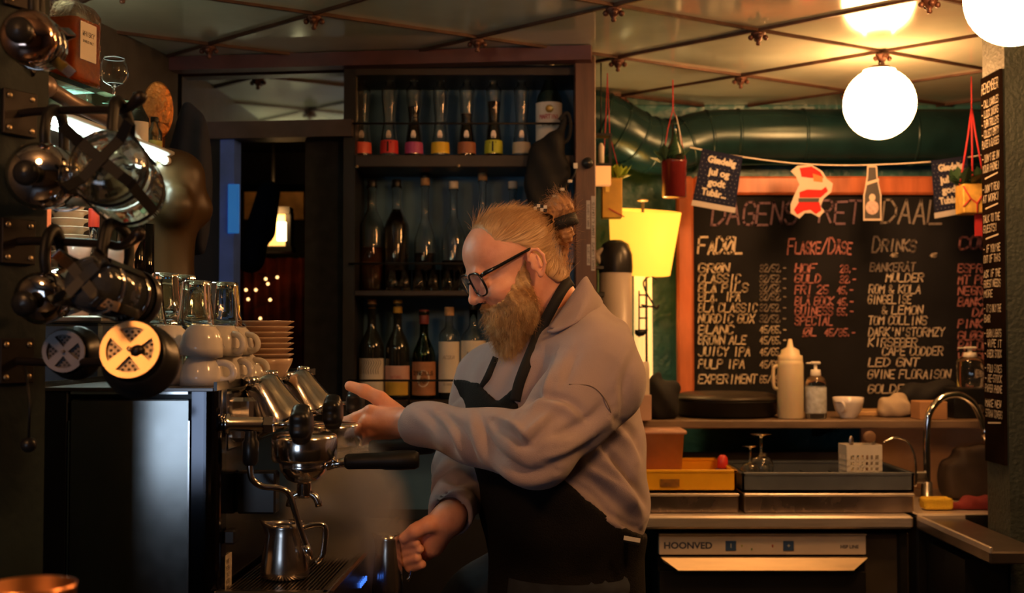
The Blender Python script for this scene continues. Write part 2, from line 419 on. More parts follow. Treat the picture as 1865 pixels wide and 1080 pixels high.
for i in range(-10, 11):
    for j in range(-12, 12):
        q = L0 + La * i + Lb * j
        if not (-1.15 < q.x < 1.7 and 2.6 < q.y < 4.3): continue
        if ros is None:
            b = MB().lathe([(.001, -.034), (.005, -.033), (.007, -.028), (.004, -.023), (.009, -.019), (.013, -.012), (.020, -.004), (.021, .0)], 12)
            for k in range(4):
                a = PI / 2 * k; b.sphere((.02 * math.cos(a), .02 * math.sin(a), -.012), .008, 8)
            ros = b.build('rosette', M('rosette_iron', (.07, .028, .018), .45, .4, var=.3), ceil, (q.x, q.y, CEIL - .012))
        else:
            c = ros.copy(); col.objects.link(c); c.parent = ceil; c.location = (q.x, q.y, CEIL - .012)
# right pillar with its list
pil = struct('pillar', MB().box((1.272 + .3, 3.1 + .0725, 1.15), (.6, .145, 2.3)), M('dark_green_wall_paint', (.026, .036, .031), .6, var=.2, bump=.5, bscale=90), 'dark green pillar at the edge of the serving area')
sgn = empty('reminder_board', (1.272, 3.175, 1.065), 0, 'narrow black board of hand-written staff reminders on the green pillar', 'notice board')
bw_, bh_ = .128, 1.025
MB().box((-.004, 0, bh_ / 2), (.008, bw_, bh_)).build('board', M('blackboard_brown', (.010, .006, .004), .9, var=.5, spec=0., vscale=5), sgn)
m_ink = M('notice_chalk', (.62, .54, .42), .8, var=.2)
lines = ['REMEMBER', None, '- CALL CANDLES', '- LOCK DOORS', '- TURN TROLLEYS', '- COLLECT EMPTY', 'PLATES & GLASSES', None, "- DON'T BE ON", 'YOUR PHONE!', '_', "- DON'T READ", 'AT WORK!', '_', 'TALK TO THE', 'GUESTS!', '_',
         "- IF YOU'RE", 'OUT OF THIS', None, 'ASK IF THE', 'GUEST NEEDS', 'MORE', None, "- IT'S ONLY THE", 'BAR', None, '- BURN LIGHTS', '- WIPE IT', '- CHECK STOCK', None, '- FOLD SIDES', '- RE-STOCK', 'PAPER PHONE', None, 'MAKE NEW', 'STRAW COVERS', '_']
zz = bh_ - .045
for ln in lines:
    if ln is None: zz -= .012; continue
    if ln == '_':
        q, _ = strokes('_', .02, .003, 0, 0); q = [[(-.04, zz + .012), (-.04, zz + .008), (.045, zz + .014), (.045, zz + .018)]]
    else:
        hgt = .026 if ln == 'REMEMBER' else .0185
        q, xe = strokes(ln, hgt, .0026, 0, 0, .04); k = min(1.0, .112 / xe); q = [[(x * k - .056, y + zz) for x, y in t] for t in q]
    ribbon(q, lambda x, y: (-.0088, -x, y), 'handwritten_line', m_ink, sgn); zz -= .0268
# ================================================================== LEFT: column, hooks, presses, glass shelf
CN = Vector((.88, -.475, 0)).normalized(); CT = Vector((.475, .88, 0)).normalized()
C0 = Vector((-.617, 1.50, 0))
a = C0 + CT * .047; b_ = C0 - CT * .13; c_ = b_ - CN * .35; d_ = a - CN * .35
struct('wall_column', MB().prism([(a.x, a.y), (d_.x, d_.y), (c_.x, c_.y), (b_.x, b_.y)], 0, CEIL + .01), M('column_dark_green', (.008, .015, .016), .55, var=.25, bump=.1, bscale=70, spec=.25), 'dark green wall column that carries the hook rails')
m_iron = M('dark_iron', (.022, .017, .015), .42, .6, var=.3)
m_screw = M('brass_screw', (.42, .33, .2), .35, .9, var=.2)
HOOKS = {}
def hook(z, label, drop=.012):
    o = empty('hook_rail', C0 + Vector((0, 0, z)), 0, label, 'hook', 'iron hook rails on the column')
    pm = axis_mat((0, 0, 0), CN)
    MB().box((0, 0, .003), (.050, .056, .006), pm, bev=.001).build('plate', m_iron, o)
    for sx in (-1, 1):
        for sy in (-1, 1):
            MB().lathe([(.0038, .0), (.0036, .001), (.0025, .0018), (.0001, .002)], 8, pm @ Matrix.Translation((sx * .017, sy * .02, .006))).build('screw', m_screw, o)
    pts = [CN * .004, CN * .05 + Vector((0, 0, -.001)), CN * .15 + Vector((0, 0, -drop * .7)), CN * .175 + Vector((0, 0, -drop)), CN * .19 + Vector((0, 0, -drop + .003)), CN * .205 + Vector((0, 0, -drop + .011)), CN * .214 + Vector((0, 0, -drop + .018))]
    MB().tube(spline(pts, 4), [.0052] * 16 + [.0056, .006, .0066, .0072, .0078, .008, .0072, .0056, .003], 10).build('rod', m_iron, o)
    HOOKS[z] = o; return o
HZ1, HZ2, HZ3, HZ4 = 1.836, 1.676, 1.516, 1.368
hook(HZ1, 'topmost iron hook rail on the column, above the glass shelf')
hook(HZ2, 'iron hook rail just below the glass shelf')
hook(HZ3, 'iron hook rail at the height of the upturned glasses')
hook(HZ4, 'lowest iron hook rail, holding the loose plungers', 0.0)
m_dome = M('polished_dome', (.82, .77, .76), .06, 1., var=.05)
m_copd = M('copper_toned_dome', (.78, .52, .42), .08, 1., var=.1)
m_stain = M('stained_press_glass', (.50, .36, .26), .06, 0, .85, 1.45, var=.2)
def circle(r, z, n=28, cx=0, cy=0): return [(cx + r * math.cos(2 * PI * k / n), cy + r * math.sin(2 * PI * k / n), z) for k in range(n)]
def press(loc, axis, rr, ln, label, dome=m_dome, glass=m_glass, base_out=False, straps=m_chrome, roll=45, lid=True, hz=None):
    """coffee press lying with its axis level; local +Z runs from the end that faces the room to the far end, +Y is up"""
    o = empty('coffee_press', loc, 0, label, 'coffee press', 'coffee presses hanging by their handles')
    m = axis_mat((0, 0, 0), axis); x = m.col[0]; 
    m3 = m
    L0_, L1_ = (.022, ln) if not base_out else (ln, .022)
    g = MB(); e = 1 if not base_out else -1
    bz, tz = (ln, .015) if not base_out else (.008, ln)            # glass base, glass rim
    dz = 1 if tz > bz else -1; t = .0022
    g.lathe([(.0005, bz), (rr * .55, bz), (rr * .85, bz + dz * .004), (rr * .97, bz + dz * .014), (rr * .98, bz + dz * .05), (rr * .97, tz), (rr * .97 - t, tz), (rr * .98 - t, bz + dz * .05), (rr * .96 - t, bz + dz * .016), (rr * .82 - t, bz + dz * .0075), (rr * .5, bz + dz * .004), (.0005, bz + dz * .004)], 32, m3, cap=False)
    g.build('beaker', glass, o)
    # frame: two hoops and straps meeting under the base
    for zz in (tz - dz * .02, bz + dz * .03):
        f = MB(); f.lathe([(rr * 1.0, zz - .004), (rr * 1.025, zz - .004), (rr * 1.025, zz + .004), (rr * 1.0, zz + .004), (rr * 1.0, zz - .004)], 32, m3, cap=False); f.build('hoop', straps, o)
    for k in range(2):
        ang = R(roll + 90 * k); cx, cy = math.cos(ang), math.sin(ang)
        def q(r, z): return (r * cx, r * cy, z)
        foot = bz - dz * .012
        path = [q(-rr * 1.03, tz - dz * .02), q(-rr * 1.03, bz + dz * .004), q(-rr * 1.22, foot - dz * .004), q(-rr * 1.16, foot - dz * .008), q(-rr * .7, bz - dz * .004), q(0, bz - dz * .0035 - .002 * k * dz), q(rr * .7, bz - dz * .004), q(rr * 1.16, foot - dz * .008), q(rr * 1.22, foot - dz * .004), q(rr * 1.03, bz + dz * .004), q(rr * 1.03, tz - dz * .02)]
        pts = [m3 @ Vector(p) for p in path]; st = MB(); tang = (m3.to_3x3() @ Vector((-cy, cx, 0))).normalized() * .0062
        vs = []; fs = []; n = len(pts)
        for i, p in enumerate(pts):
            d = (pts[min(i + 1, n - 1)] - pts[max(i - 1, 0)]).normalized(); nn = d.cross(tang).normalized() * .0008
            vs += [p - tang - nn, p + tang - nn, p + tang + nn, p - tang + nn]
        for i in range(n - 1):
            for s_ in range(4): fs.append((i * 4 + s_, i * 4 + (s_ + 1) % 4, i * 4 + 4 + (s_ + 1) % 4, i * 4 + 4 + s_))
        st.add(vs, fs); st.build('strap', straps, o)
    if lid:
        lm = m3 if not base_out else m3 @ Matrix.Translation((0, 0, ln)) @ Matrix.Rotation(PI, 4, 'X')
        hh = rr * .50
        lz = .018 if not base_out else .0
        prof = [(rr * 1.06, lz + .006), (rr * 1.07, lz - .002), (rr * 1.05, lz - .006)] + [(rr * 1.05 * math.cos(a_), lz - .006 - hh * math.sin(a_)) for a_ in [PI / 2 * k / 9 for k in range(1, 9)]] + [(.0006, lz - .006 - hh)]
        lo = MB().lathe(prof, 36, lm, cap=False).build('lid', dome, o)
        zk = lz - .006 - hh
        MB().lathe([(.004, zk + .002), (.004, zk - .006), (.012, zk - .009), (.0150, zk - .014), (.0148, zk - .019), (.010, zk - .024), (.0005, zk - .0255)], 20, lm, cap=False).build('knob', m_blackpl, lo)
    # handle: a black loop standing up over the rail
    y0 = rr * .98; zc = (tz + bz) / 2
    h0 = [(0, y0, tz - dz * .020), (0, y0 + .018, tz - dz * .019), (0, y0 + .040, tz - dz * .030), (0, y0 + .047, zc), (0, y0 + .040, bz + dz * .036), (0, y0 + .018, bz + dz * .030), (0, y0, bz + dz * .030)]
    # the loop is turned across the press so that the rail passes through it
    hm = m3
    MB().tube([hm @ p for p in spline(h0, 5)], .0078, 10, flat=.8).build('handle', m_rubber, o)
    return o
def hang(z, L, down, rr): return C0 + CN * L + Vector((0, 0, z - down))
AX = (CT + Vector((0, 0, .0)))
def pat(u, v, Y): return P(u, v, Y)
press(P(45, 62, 1.36), Vector((-.10, .98, .03)), .030, .088, 'coffee press with copper-toned domed lid, above the glass shelf', dome=m_copd, glass=m_stain)
press(P(62, 318, 1.40), Vector((.0, 1.0, .05)), .0375, .125, 'coffee press with large mirror-bright domed lid, hanging under the shelf bracket', glass=m_glass)
press(P(182, 288, 1.33), Vector((-.05, .98, -.18)), .043, .135, 'empty clear coffee press hanging base outwards in front of the tube light', base_out=True, lid=False, straps=M('black_strap_plastic', (.006, .006, .007), .6, var=.1, spec=.2), roll=40)
press(P(60, 548, 1.40), Vector((.15, .96, .20)), .029, .105, 'small coffee press with dark domed lid on the middle hook rail', dome=M('dark_dome', (.55, .50, .48), .07, 1., var=.05), glass=m_stain)
press(P(146, 508, 1.36), Vector((.22, .94, -.16)), .033, .115, 'coffee press with crossed chrome feet turned to the room', base_out=True, lid=True, dome=m_blackpl, glass=M('smoky_glass', (.10, .11, .13), .05, 0, .7, 1.45, var=.1), straps=m_chrome)
def plunger(loc, axis, rr, label, plate, mesh, ring):
    o = empty('press_plunger', loc, 0, label, 'plunger', 'loose press plungers on the lowest hook')
    m = axis_mat((0, 0, 0), axis)
    # cross plate: rim ring plus four spokes
    b = MB(); b.lathe([(rr * .80, -.0016), (rr, -.0016), (rr, .0012), (rr * .80, .0012), (rr * .80, -.0016)], 40, m, cap=False, smooth=False)
    for k in range(4):
        a_ = R(45 + 90 * k); c0, s0 = math.cos(a_), math.sin(a_)
        w0, w1 = rr * .15, rr * .20
        vs = [(-s0 * w0 * sg + c0 * r_, c0 * w0 * sg + s0 * r_, z) for z in (-.0018, .001) for r_, sg in ((rr * .1, -1), (rr * .1, 1))]
        pl = [(-s0 * w0 + c0 * rr * .1, c0 * w0 + s0 * rr * .1), (s0 * w0 + c0 * rr * .1, -c0 * w0 + s0 * rr * .1), (s0 * w1 + c0 * rr * .84, -c0 * w1 + s0 * rr * .84), (-s0 * w1 + c0 * rr * .84, c0 * w1 + s0 * rr * .84)]
        b.prism(pl, -.0018, .001, m)
    b.lathe([(rr * .22, -.0022), (rr * .22, .001)], 20, m, smooth=False); b.build('cross_plate', plate, o)
    MB().lathe([(rr * .075, -.006), (rr * .085, -.0055), (rr * .085, -.002)], 10, m).build('nut', plate, o)
    b = MB(); b.lathe([(.0005, .0032), (rr * .97, .0032)], 40, m, cap=False); b.build('mesh_disc', mesh, o)
    hb = MB()
    for k in range(4):
        for (r_, da) in ((.42, 0), (.55, -.22), (.55, .22), (.66, 0), (.70, -.3), (.70, .3)):
            a_ = R(90 * k) + da; hb.lathe([(.0005, .0026), (rr * .05, .0026), (rr * .05, .0031)], 8, m @ Matrix.Translation((rr * r_ * math.cos(a_), rr * r_ * math.sin(a_), 0)), cap=False)
    hb.build('perforation', m_blackmt, o)
    # coil spring round the rim
    n = 84; tr = rr * .055
    cpts = []
    for i in range(n * 6):
        th = 2 * PI * i / (n * 6); ph = th * n; cpts.append(m @ Vector(((rr * 1.05 + tr * math.cos(ph)) * math.cos(th), (rr * 1.05 + tr * math.cos(ph)) * math.sin(th), .006 + tr * math.sin(ph))))
    MB().tube(cpts, rr * .012, 3, closed=True).build('coil_spring', m_blackmt, o)
    MB().lathe([(rr * 1.0, .0045), (rr * 1.12, .008), (rr * 1.14, .024), (rr * 1.30, .030), (rr * 1.32, .040), (rr * 1.2, .052), (rr * .5, .060), (.0005, .062)], 40, m @ Matrix.Translation((-rr * .10, -rr * .10, 0)), cap=False).build('lid', m_blackpl, o)
    return o
m_brassy = M('lit_brassy_steel', (.62, .40, .20), .42, .85, var=.1)
m_meshg = M('dull_mesh', (.50, .36, .22), .5, .5, var=.3, vscale=300)
m_greyd = M('grey_disc', (.17, .15, .15), .5, .2, var=.1)
plunger(P(237, 637, 1.40), Vector((-.03, .95, -.30)), .0345, 'bright brassy press plunger disc with four spokes in a black rim', m_brassy, m_meshg, m_blackmt)
plunger(P(116, 640, 1.44), Vector((-.05, .95, .0)), .025, 'dull grey press plunger disc with four spokes', m_greyd, M('grey_mesh', (.10, .085, .085), .6, var=.1), m_blackmt)
# glass shelf and what stands on it
SZ = 1.782
sh = empty('glass_shelf', P(60, 113, 1.70), 0, 'small green-edged glass shelf with a round steel bracket on the column', 'shelf')
dS = Vector((.205, .979, 0)); nS = Vector((-.979, .205, 0)); org = P(60, 113, 1.70); org.z = SZ
sh.location = org
def SP(a_, l_, z=0): return dS * a_ + nS * l_ + Vector((0, 0, z))
b = MB(); q = [SP(0, 0), SP(.30, 0), SP(.30, .16), SP(0, .16)]
b.prism([(p.x, p.y) for p in q], -.008, 0); b.build('glass_pane', M('green_edge_glass', (.50, .93, .78), .04, 0, 1., 1.07, var=0), sh)
b = MB(); b.tube([SP(.03, .0, -.024), SP(.12, .012, -.030), SP(.26, .03, -.034)], .0115, 14); b.sphere(SP(.03, .0, -.024), .017, 16)
b.build('bracket', M('grey_brown_bracket', (.30, .23, .20), .4, .6, var=.15), sh)
def bottle_prof(r, h, neck, sh_z, lip=.003, base=.004):
    return [(r * .86, 0), (r * .97, .004), (r, .012), (r, sh_z), (r * .93, sh_z + (h - sh_z) * .10), (r * .70, sh_z + (h - sh_z) * .24), (neck * 1.12, sh_z + (h - sh_z) * .42), (neck, sh_z + (h - sh_z) * .55), (neck, h - .012), (neck + lip, h - .010), (neck + lip, h)]
def bottle(name, loc, label, prof, glass, liquid=None, fill=.5, cap=None, capm=None, lab=None, group=None, cat='bottle', seg=28, sq=None):
    """prof outer profile (r, z); lab = list of (z0, z1, material, start, sweep)"""
    o = empty(name, loc, 0, label, cat, group)
    mm = Matrix.Diagonal((*sq, 1)) if sq else None
    t = .0024; h = prof[-1][1]
    inner = [(max(.0006, r - t), z + (t if i == 0 else 0)) for i, (r, z) in enumerate(prof)]
    if glass is m_glassdk: MB().lathe(prof, seg, mm).build('glass', glass, o)
    else:
        full = [(.0005, 0)] + prof + inner[::-1] + [(.0005, t)]
        MB().lathe(full, seg, mm, cap=False).build('glass', glass, o)
    if liquid is not None:
        zf = h * fill; lp = [(.0005, t * 1.5)]
        for i, (r, z) in enumerate(inner):
            z = max(z, t * 1.5)
            if z < zf: lp.append((max(.0006, r - .0006), z))
            else:
                r0, z0_ = lp[-1]; k = (zf - z0_) / max(z - z0_, 1e-6); lp.append((r0 + (max(.0006, r - .0006) - r0) * k, zf)); break
        lp.append((.0005, zf)); MB().lathe(lp, seg, mm, cap=False).build('liquid', liquid, o)
    if cap:
        cr, c0, c1 = cap
        MB().lathe([(cr * .98, c0), (cr, c0 + .001), (cr, c1 - .002), (cr * .94, c1)], 18).build('cap', capm, o)
    def rad(z):
        for i in range(len(prof) - 1):
            if prof[i][1] <= z <= prof[i + 1][1]:
                k = (z - prof[i][1]) / max(1e-6, prof[i + 1][1] - prof[i][1]); return prof[i][0] + k * (prof[i + 1][0] - prof[i][0])
        return prof[0][0]
    for (z0_, z1_, m_, a0, sw) in (lab or []):
        nseg = 16; vs = []; fs = []; nz = 5
        for k in range(nz):
            z = z0_ + (z1_ - z0_) * k / (nz - 1)
            for i in range(nseg + 1):
                a_ = R(a0 - sw / 2 + sw * i / nseg) ; r_ = rad(z) + .0007
                p = Vector((r_ * math.sin(a_), -r_ * math.cos(a_), z)); 
                vs.append(mm @ p if mm else p)
        for k in range(nz - 1):
            for i in range(nseg): fs.append((k * (nseg + 1) + i, k * (nseg + 1) + i + 1, (k + 1) * (nseg + 1) + i + 1, (k + 1) * (nseg + 1) + i))
        bb = MB(); bb.add(vs, fs, True); bb.build('paper_label', m_, o)
    o['_'] = 0; del o['_']
    return o, rad
def wrap_text(parent, text, size, width, zc, rad, mat, a0=0, slant=0., jit=0.):
    q, xe = strokes(text, size, width, 0, 0, jit, slant); out = []
    def fn(x, y):
        z = zc + y - size / 2; r_ = rad(z) + .0013; a_ = R(a0) + (x - xe / 2) / r_; return (r_ * math.sin(a_), -r_ * math.cos(a_), z)
    return ribbon(q, fn, 'lettering', mat, parent)
m_whisky = M('whisky', (.42, .10, .012), .2, sss=.3, var=.35, vscale=40)
m_amber = M('amber_cut_glass', (.98, .72, .42), .04, 0, 1., 1.3, var=.05, bump=.5, bscale=120)
# square cut-glass whisky bottle
wb = empty('whisky_bottle', org + SP(.150, .040, .001), R(-14), 'square amber whisky bottle with cream side label on the glass shelf', 'bottle')
def sqprof(h): return [(.0, 0)]
def rsq(hw, hd, r, n=4):
    pts = []
    for cx, cy, a0 in ((hw - r, hd - r, 0), (-hw + r, hd - r, 90), (-hw + r, -hd + r, 180), (hw - r, -hd + r, 270)):
        for i in range(n + 1): a_ = R(a0 + 90 * i / n); pts.append((cx + r * math.cos(a_), cy + r * math.sin(a_)))
    return pts
def stack(b, secs, mat=None, smooth=True, caps=True):
    n = len(secs[0][0]); vs = [(x, y, z) for pts, z in secs for x, y in pts]; fs = []
    for k in range(len(secs) - 1):
        for i in range(n): j = (i + 1) % n; fs.append((k * n + i, k * n + j, (k + 1) * n + j, (k + 1) * n + i))
    if caps: fs.append(tuple(range(n - 1, -1, -1))); fs.append(tuple((len(secs) - 1) * n + i for i in range(n)))
    return b.add(vs, fs, smooth, mat)
secs = [(rsq(.034, .034, .010), 0), (rsq(.038, .038, .010), .004), (rsq(.038, .038, .010), .112), (rsq(.032, .032, .014), .124), (rsq(.016, .016, .0155), .134), (rsq(.014, .014, .0139), .160)]
MB_ = MB(); stack(MB_, secs); MB_.build('glass', m_amber, wb)
b = MB(); stack(b, [(rsq(.032, .032, .008), .006), (rsq(.0345, .0345, .008), .010), (rsq(.0345, .0345, .008), .100)]); b.build('liquid', m_whisky, wb)
MB().box((.0385, -.004, .066), (.0008, .042, .058)).build('paper_label', m_paper, wb)
MB().lathe([(.017, .150), (.017, .178), (.015, .180)], 18).build('stopper', M('red_wax', (.45, .03, .02), .4, var=.1), wb)
q, _ = strokes('WHISKY', .007, .0009, 0, 0); ribbon(q, lambda x, y: (.0393, x - .020, .074 + y), 'lettering', m_blackmt, wb)
q, _ = strokes('SINGLE MALT', .0035, .0006, 0, 0); ribbon(q, lambda x, y: (.0393, x - .019, .064 + y), 'lettering', m_blackmt, wb)
def wineglass(name, loc, label, bowl, group, mat=None, s=1., flip=False, rx=0):
    o = empty(name, loc, 0, label, 'glass', group)
    pr = [(.0005, .0), (.030, 0), (.0315, .0015), (.016, .004), (.0045, .009), (.0035, .018), (.0035, bowl[0][1] - .008), (.007, bowl[0][1] - .003)] + bowl + [(r - .0012, z) for r, z in bowl[::-1]] + [(.0005, bowl[0][1] + .002)]
    m = Matrix.Scale(s, 4)
    if flip: m = Matrix.Translation((0, 0, bowl[-1][1] * s)) @ Matrix.Rotation(PI, 4, 'X') @ m
    MB().lathe(pr, 28, m, cap=False).build('bowl_and_stem', mat or m_glass, o)
    return o
snift = [(.012, .042), (.026, .049), (.036, .062), (.0385, .078), (.035, .096), (.029, .112), (.0275, .118)]
wineglass('brandy_glass', org + SP(.262, .026, .0005), 'brandy glass on the outer edge of the glass shelf', snift, 'brandy glasses on the glass shelf', s=.60)
wineglass('brandy_glass', org + SP(.272, .080, .0005), 'brandy glass half hidden behind the amber whisky bottle', snift, 'brandy glasses on the glass shelf', s=.60)
# tube light under the shelf
tl = empty('tube_light', P(70, 213, 2.12), 0, 'white fluorescent tube glowing under the glass shelf', 'tube light')
ta = P(55, 208, 2.12); tb = P(300, 292, 2.68); tl.location = ta; d = tb - ta
MB().tube([d * .0, d * 1.0], .0060, 14).build('tube', M('fluorescent_tube', (.9, 1, .95), .4, emit=(.74, 1.0, .90), es=75., var=0), tl)
b = MB(); off = Vector((0, 0, .017)); b.tube([off + d * -.03, off + d * 1.02], .019, 10, flat=.4); b.build('housing', M('tube_housing', (.5, .5, .46), .5, var=.1), tl)
b = MB(); b.tube([d * -.02, d * .005], .011, 10); b.tube([d * .995, d * 1.02], .011, 10); b.build('socket', m_white_pl, tl)
MB().tube([Vector((0, 0, 0)) + off, Vector((-.06, .10, .02)), Vector((-.10, .2, .012))], .004, 6).build('cord', m_blackmt, tl)
# ---- back-bar behind the machine: wall shelf with bottles, copper dish, torso
m_bshelf = M('back_shelf_wood', (.05, .035, .03), .5, var=.3)
rs = P(262, 262, 2.55)
o = MB().prism([(-1.0, 2.2), (-.865, 2.2), (-.775, 2.78), (-.765, 3.02), (-1.05, 3.02)], 1.782, 1.797).build('wall_shelf', m_bshelf)
tag(o, 'dark wooden shelf behind the tube light', 'shelf')
bt, rd = bottle('label_bottle', Vector((P(250, 260, 2.68).x, 2.68, 1.798)), 'bottle with tall cream label next to the hammered copper dish', [(.020, 0), (.025, .003), (.025, .085), (.014, .105), (.010, .115), (.010, .135)], m_glassdk, cap=(.0115, .128, .142), capm=m_blackpl, lab=[(.012, .075, m_paper, 10, 150)], group='bottles on the back shelf')
bt, rd = bottle('label_bottle', Vector((P(281, 260, 2.75).x, 2.75, 1.798)), 'bottle with green and yellow label under the hammered copper dish', [(.014, 0), (.017, .003), (.017, .062), (.010, .078), (.008, .085), (.008, .095)], m_glassg, cap=(.009, .088, .10), capm=m_blackmt, lab=[(.008, .045, M('olive_label', (.42, .42, .12), .7, var=.4, vscale=80), 10, 160)], group='bottles on the back shelf')
# hammered copper dish
cd = MB(); mm = axis_mat(P(286, 200, 2.92), Vector((.15, -.95, -.05))) @ Matrix.Diagonal((.80, 1.50, 1, 1))
rq = random.Random(11); pf_ = [(.0005 + .0435 * i / 13, -.002 + .007 * (i / 13) ** 2) for i in range(14)] + [(.0465, .008), (.047, .010), (.045, .011), (.038, .008), (.0005, .005)]
tmp = MB(); tmp.lathe(pf_, 44, None, cap=False); tmp.v = [(x, y, z + (rq.uniform(-.0013, .0013) if i < 13 * 44 else 0)) for i, (x, y, z) in enumerate(tmp.v)]
cd.add(tmp.v, tmp.f, True, mm @ Matrix.Scale(-1, 4, (0, 0, 1)))
cp_ = P(286, 200, 2.92); zb_ = cp_.z - .066
cd.box((cp_.x - .005, 2.945, (1.7985 + zb_) / 2), (.03, .02, zb_ - 1.7985 + .008))
o = cd.build('copper_dish', M('hammered_copper', (.60, .22, .055), .36, .9, var=.35, vscale=30, bump=1., bscale=70)); tag(o, 'oval hammered copper dish standing on the back shelf', 'dish')
# torso mannequin
tc = P(300, 400, 2.75); k = mpp(2.75)
TX, TY, TZ = tc
def torso(p):
    q = p - np.array([TX, TY, TZ])
    d = sd_ell(q, (-.03, .02, .10), (.115, .10, .17))
    d = smin(d, sd_ell(q, (-.035, .02, -.10), (.095, .09, .17)), .06)
    d = smin(d, sd_ell(q, (-.03, .02, -.26), (.115, .10, .13)), .06)
    d = smin(d, sd_ell(q, (.036, -.055, .025), (.045, .052, .048)), .022)
    d = smin(d, sd_ell(q, (.052, .050, .030), (.045, .05, .045)), .022)
    d = smin(d, sd_cap(q, (-.04, .03, .22), (-.045, .03, .33), .045, .042), .04)
    d = smin(d, sd_cap(q, (-.06, -.08, .20), (-.10, -.09, .10), .048, .040), .03)
    return smax(smax(d, q[..., 2] - .165, .07), -q[..., 2] - .365, .01)
o = sdf_obj('mannequin_torso', torso, (TX - .2, TY - .17, TZ - .40), (TX + .14, TY + .2, TZ + .33), .008, M('bronze_brown_skin', (.048, .027, .010), .4, spec=.3, var=.15, vscale=6), it=3)
tag(o, 'brown nude mannequin torso in the dark beside the doorway', 'mannequin')
# table on which the torso stands
o = MB().box((TX - .04, TY + .04, (TZ - .365) / 2), (.24, .22, TZ - .366)).build('pedestal', m_blackwd); tag(o, 'black pedestal under the mannequin torso', 'pedestal')
# dark blue coat hanging on wall
def coat(p):
    q = p - np.array(P(345, 330, 3.0)); d = sd_ell(q, (0, 0, 0), (.055, .04, .20)); return smin(d, sd_ell(q, (.03, -.01, -.02), (.03, .03, .16)), .02) + .004 * np.sin(q[..., 0] * 130)
c = P(345, 330, 3.0)
o = sdf_obj('coat', coat, (c.x - .08, c.y - .07, c.z - .22), (c.x + .09, c.y + .06, c.z + .22), .008, M('navy_cloth', (.007, .010, .026), .8, var=.2)); tag(o, 'dark navy coat hanging between torso and doorway', 'coat')
# hook for the coat and strap
# what shows through the doorway
ps = empty('passage_lantern', P(497, 420, 4.9), 0, 'glowing orange lantern far inside the doorway', 'lantern')
k = mpp(4.9)
MB().box((0, 0, 0), (.055, .05, .085)).build('lit_pane', M('lantern_glow', (1, .6, .2), .5, emit=(1, .50, .13), es=1.5, var=.3, vscale=18), ps)
MB().box((.022, -.03, -.005), (.018, .012, .05)).build('bulb', M('lantern_bulb', (1, .8, .5), .5, emit=(1, .66, .3), es=8, var=0), ps)
b = MB(); b.box((0, 0, .052), (.075, .07, .02)); b.box((0, 0, -.052), (.085, .08, .015)); b.box((-.032, 0, 0), (.012, .06, .1)); b.box((.034, 0, 0), (.01, .06, .1)); b.build('frame', m_blackmt, ps)
MB().tube([(0, 0, .06), (0, 0, CEIL - ps.location.z - .03)], .004, 6).build('chain', m_blackmt, ps)
o = MB().prism([(P(440, 0, 5.0).x - .05, 5.0), (P(525, 0, 5.0).x, 5.0), (P(525, 0, 5.0).x, 5.02), (P(440, 0, 5.0).x - .05, 5.02)], P(0, 345, 5.0).z - .0, P(0, 330, 5.0).z).build('curtain_pole', m_blackwd)
bpy.data.objects.remove(o)
# red drape with fairy lights
dr = empty('red_drape', P(480, 600, 5.2), 0, 'rust red drape hung with fairy lights inside the doorway', 'drape')
vs = []; fs = []; n = 36
for zi in range(9):
    for i in range(n):
        vs.append(((i / (n - 1) - .5) * .34 + .02, .02 * math.sin(i * 1.25 + .3 * zi) + .01 * math.sin(i * .4), -1.28 + (P(0, 470, 5.2).z - P(0, 600, 5.2).z + 1.28) * zi / 8))
for zi in range(8):
    for i in range(n - 1): fs.append((zi * n + i, zi * n + i + 1, zi * n + n + i + 1, zi * n + n + i))
b = MB(); b.add(vs, fs, True); ob = b.build('cloth', M('rust_red_cloth', (.22, .03, .01), .75, var=.5, vscale=12), dr)
sm_ = ob.modifiers.new('s', 'SOLIDIFY'); sm_.thickness = .004
m_fairy = M('fairy_bulb', (1, .7, .3), .4, emit=(1, .56, .2), es=3.5, var=0)
fp = [(466, 528), (484, 508), (488, 517), (452, 545), (492, 546), (474, 580), (448, 528), (505, 505)]
for (u, v) in fp:
    q = P(u, v, 5.12) - dr.location; MB().sphere(q, .0065, 8).build('fairy_light', m_fairy, dr)
gl_ = [P(u, v, 5.125) - dr.location for u, v in ((448, 528), (452, 545), (466, 528), (484, 508), (470, 498), (505, 505), (488, 517), (492, 546), (455, 567), (461, 590), (474, 580), (497, 575))]
MB().tube(spline(gl_, 4), .0016, 5).build('light_string', m_blackmt, dr)
l = bpy.data.lights.new('lantern_bulb', 'POINT'); l.energy = 2.2; l.color = (1, .5, .16); l.shadow_soft_size = .03
lo = bpy.data.objects.new('lantern_bulb', l); col.objects.link(lo); lo.location = P(500, 385, 4.8)
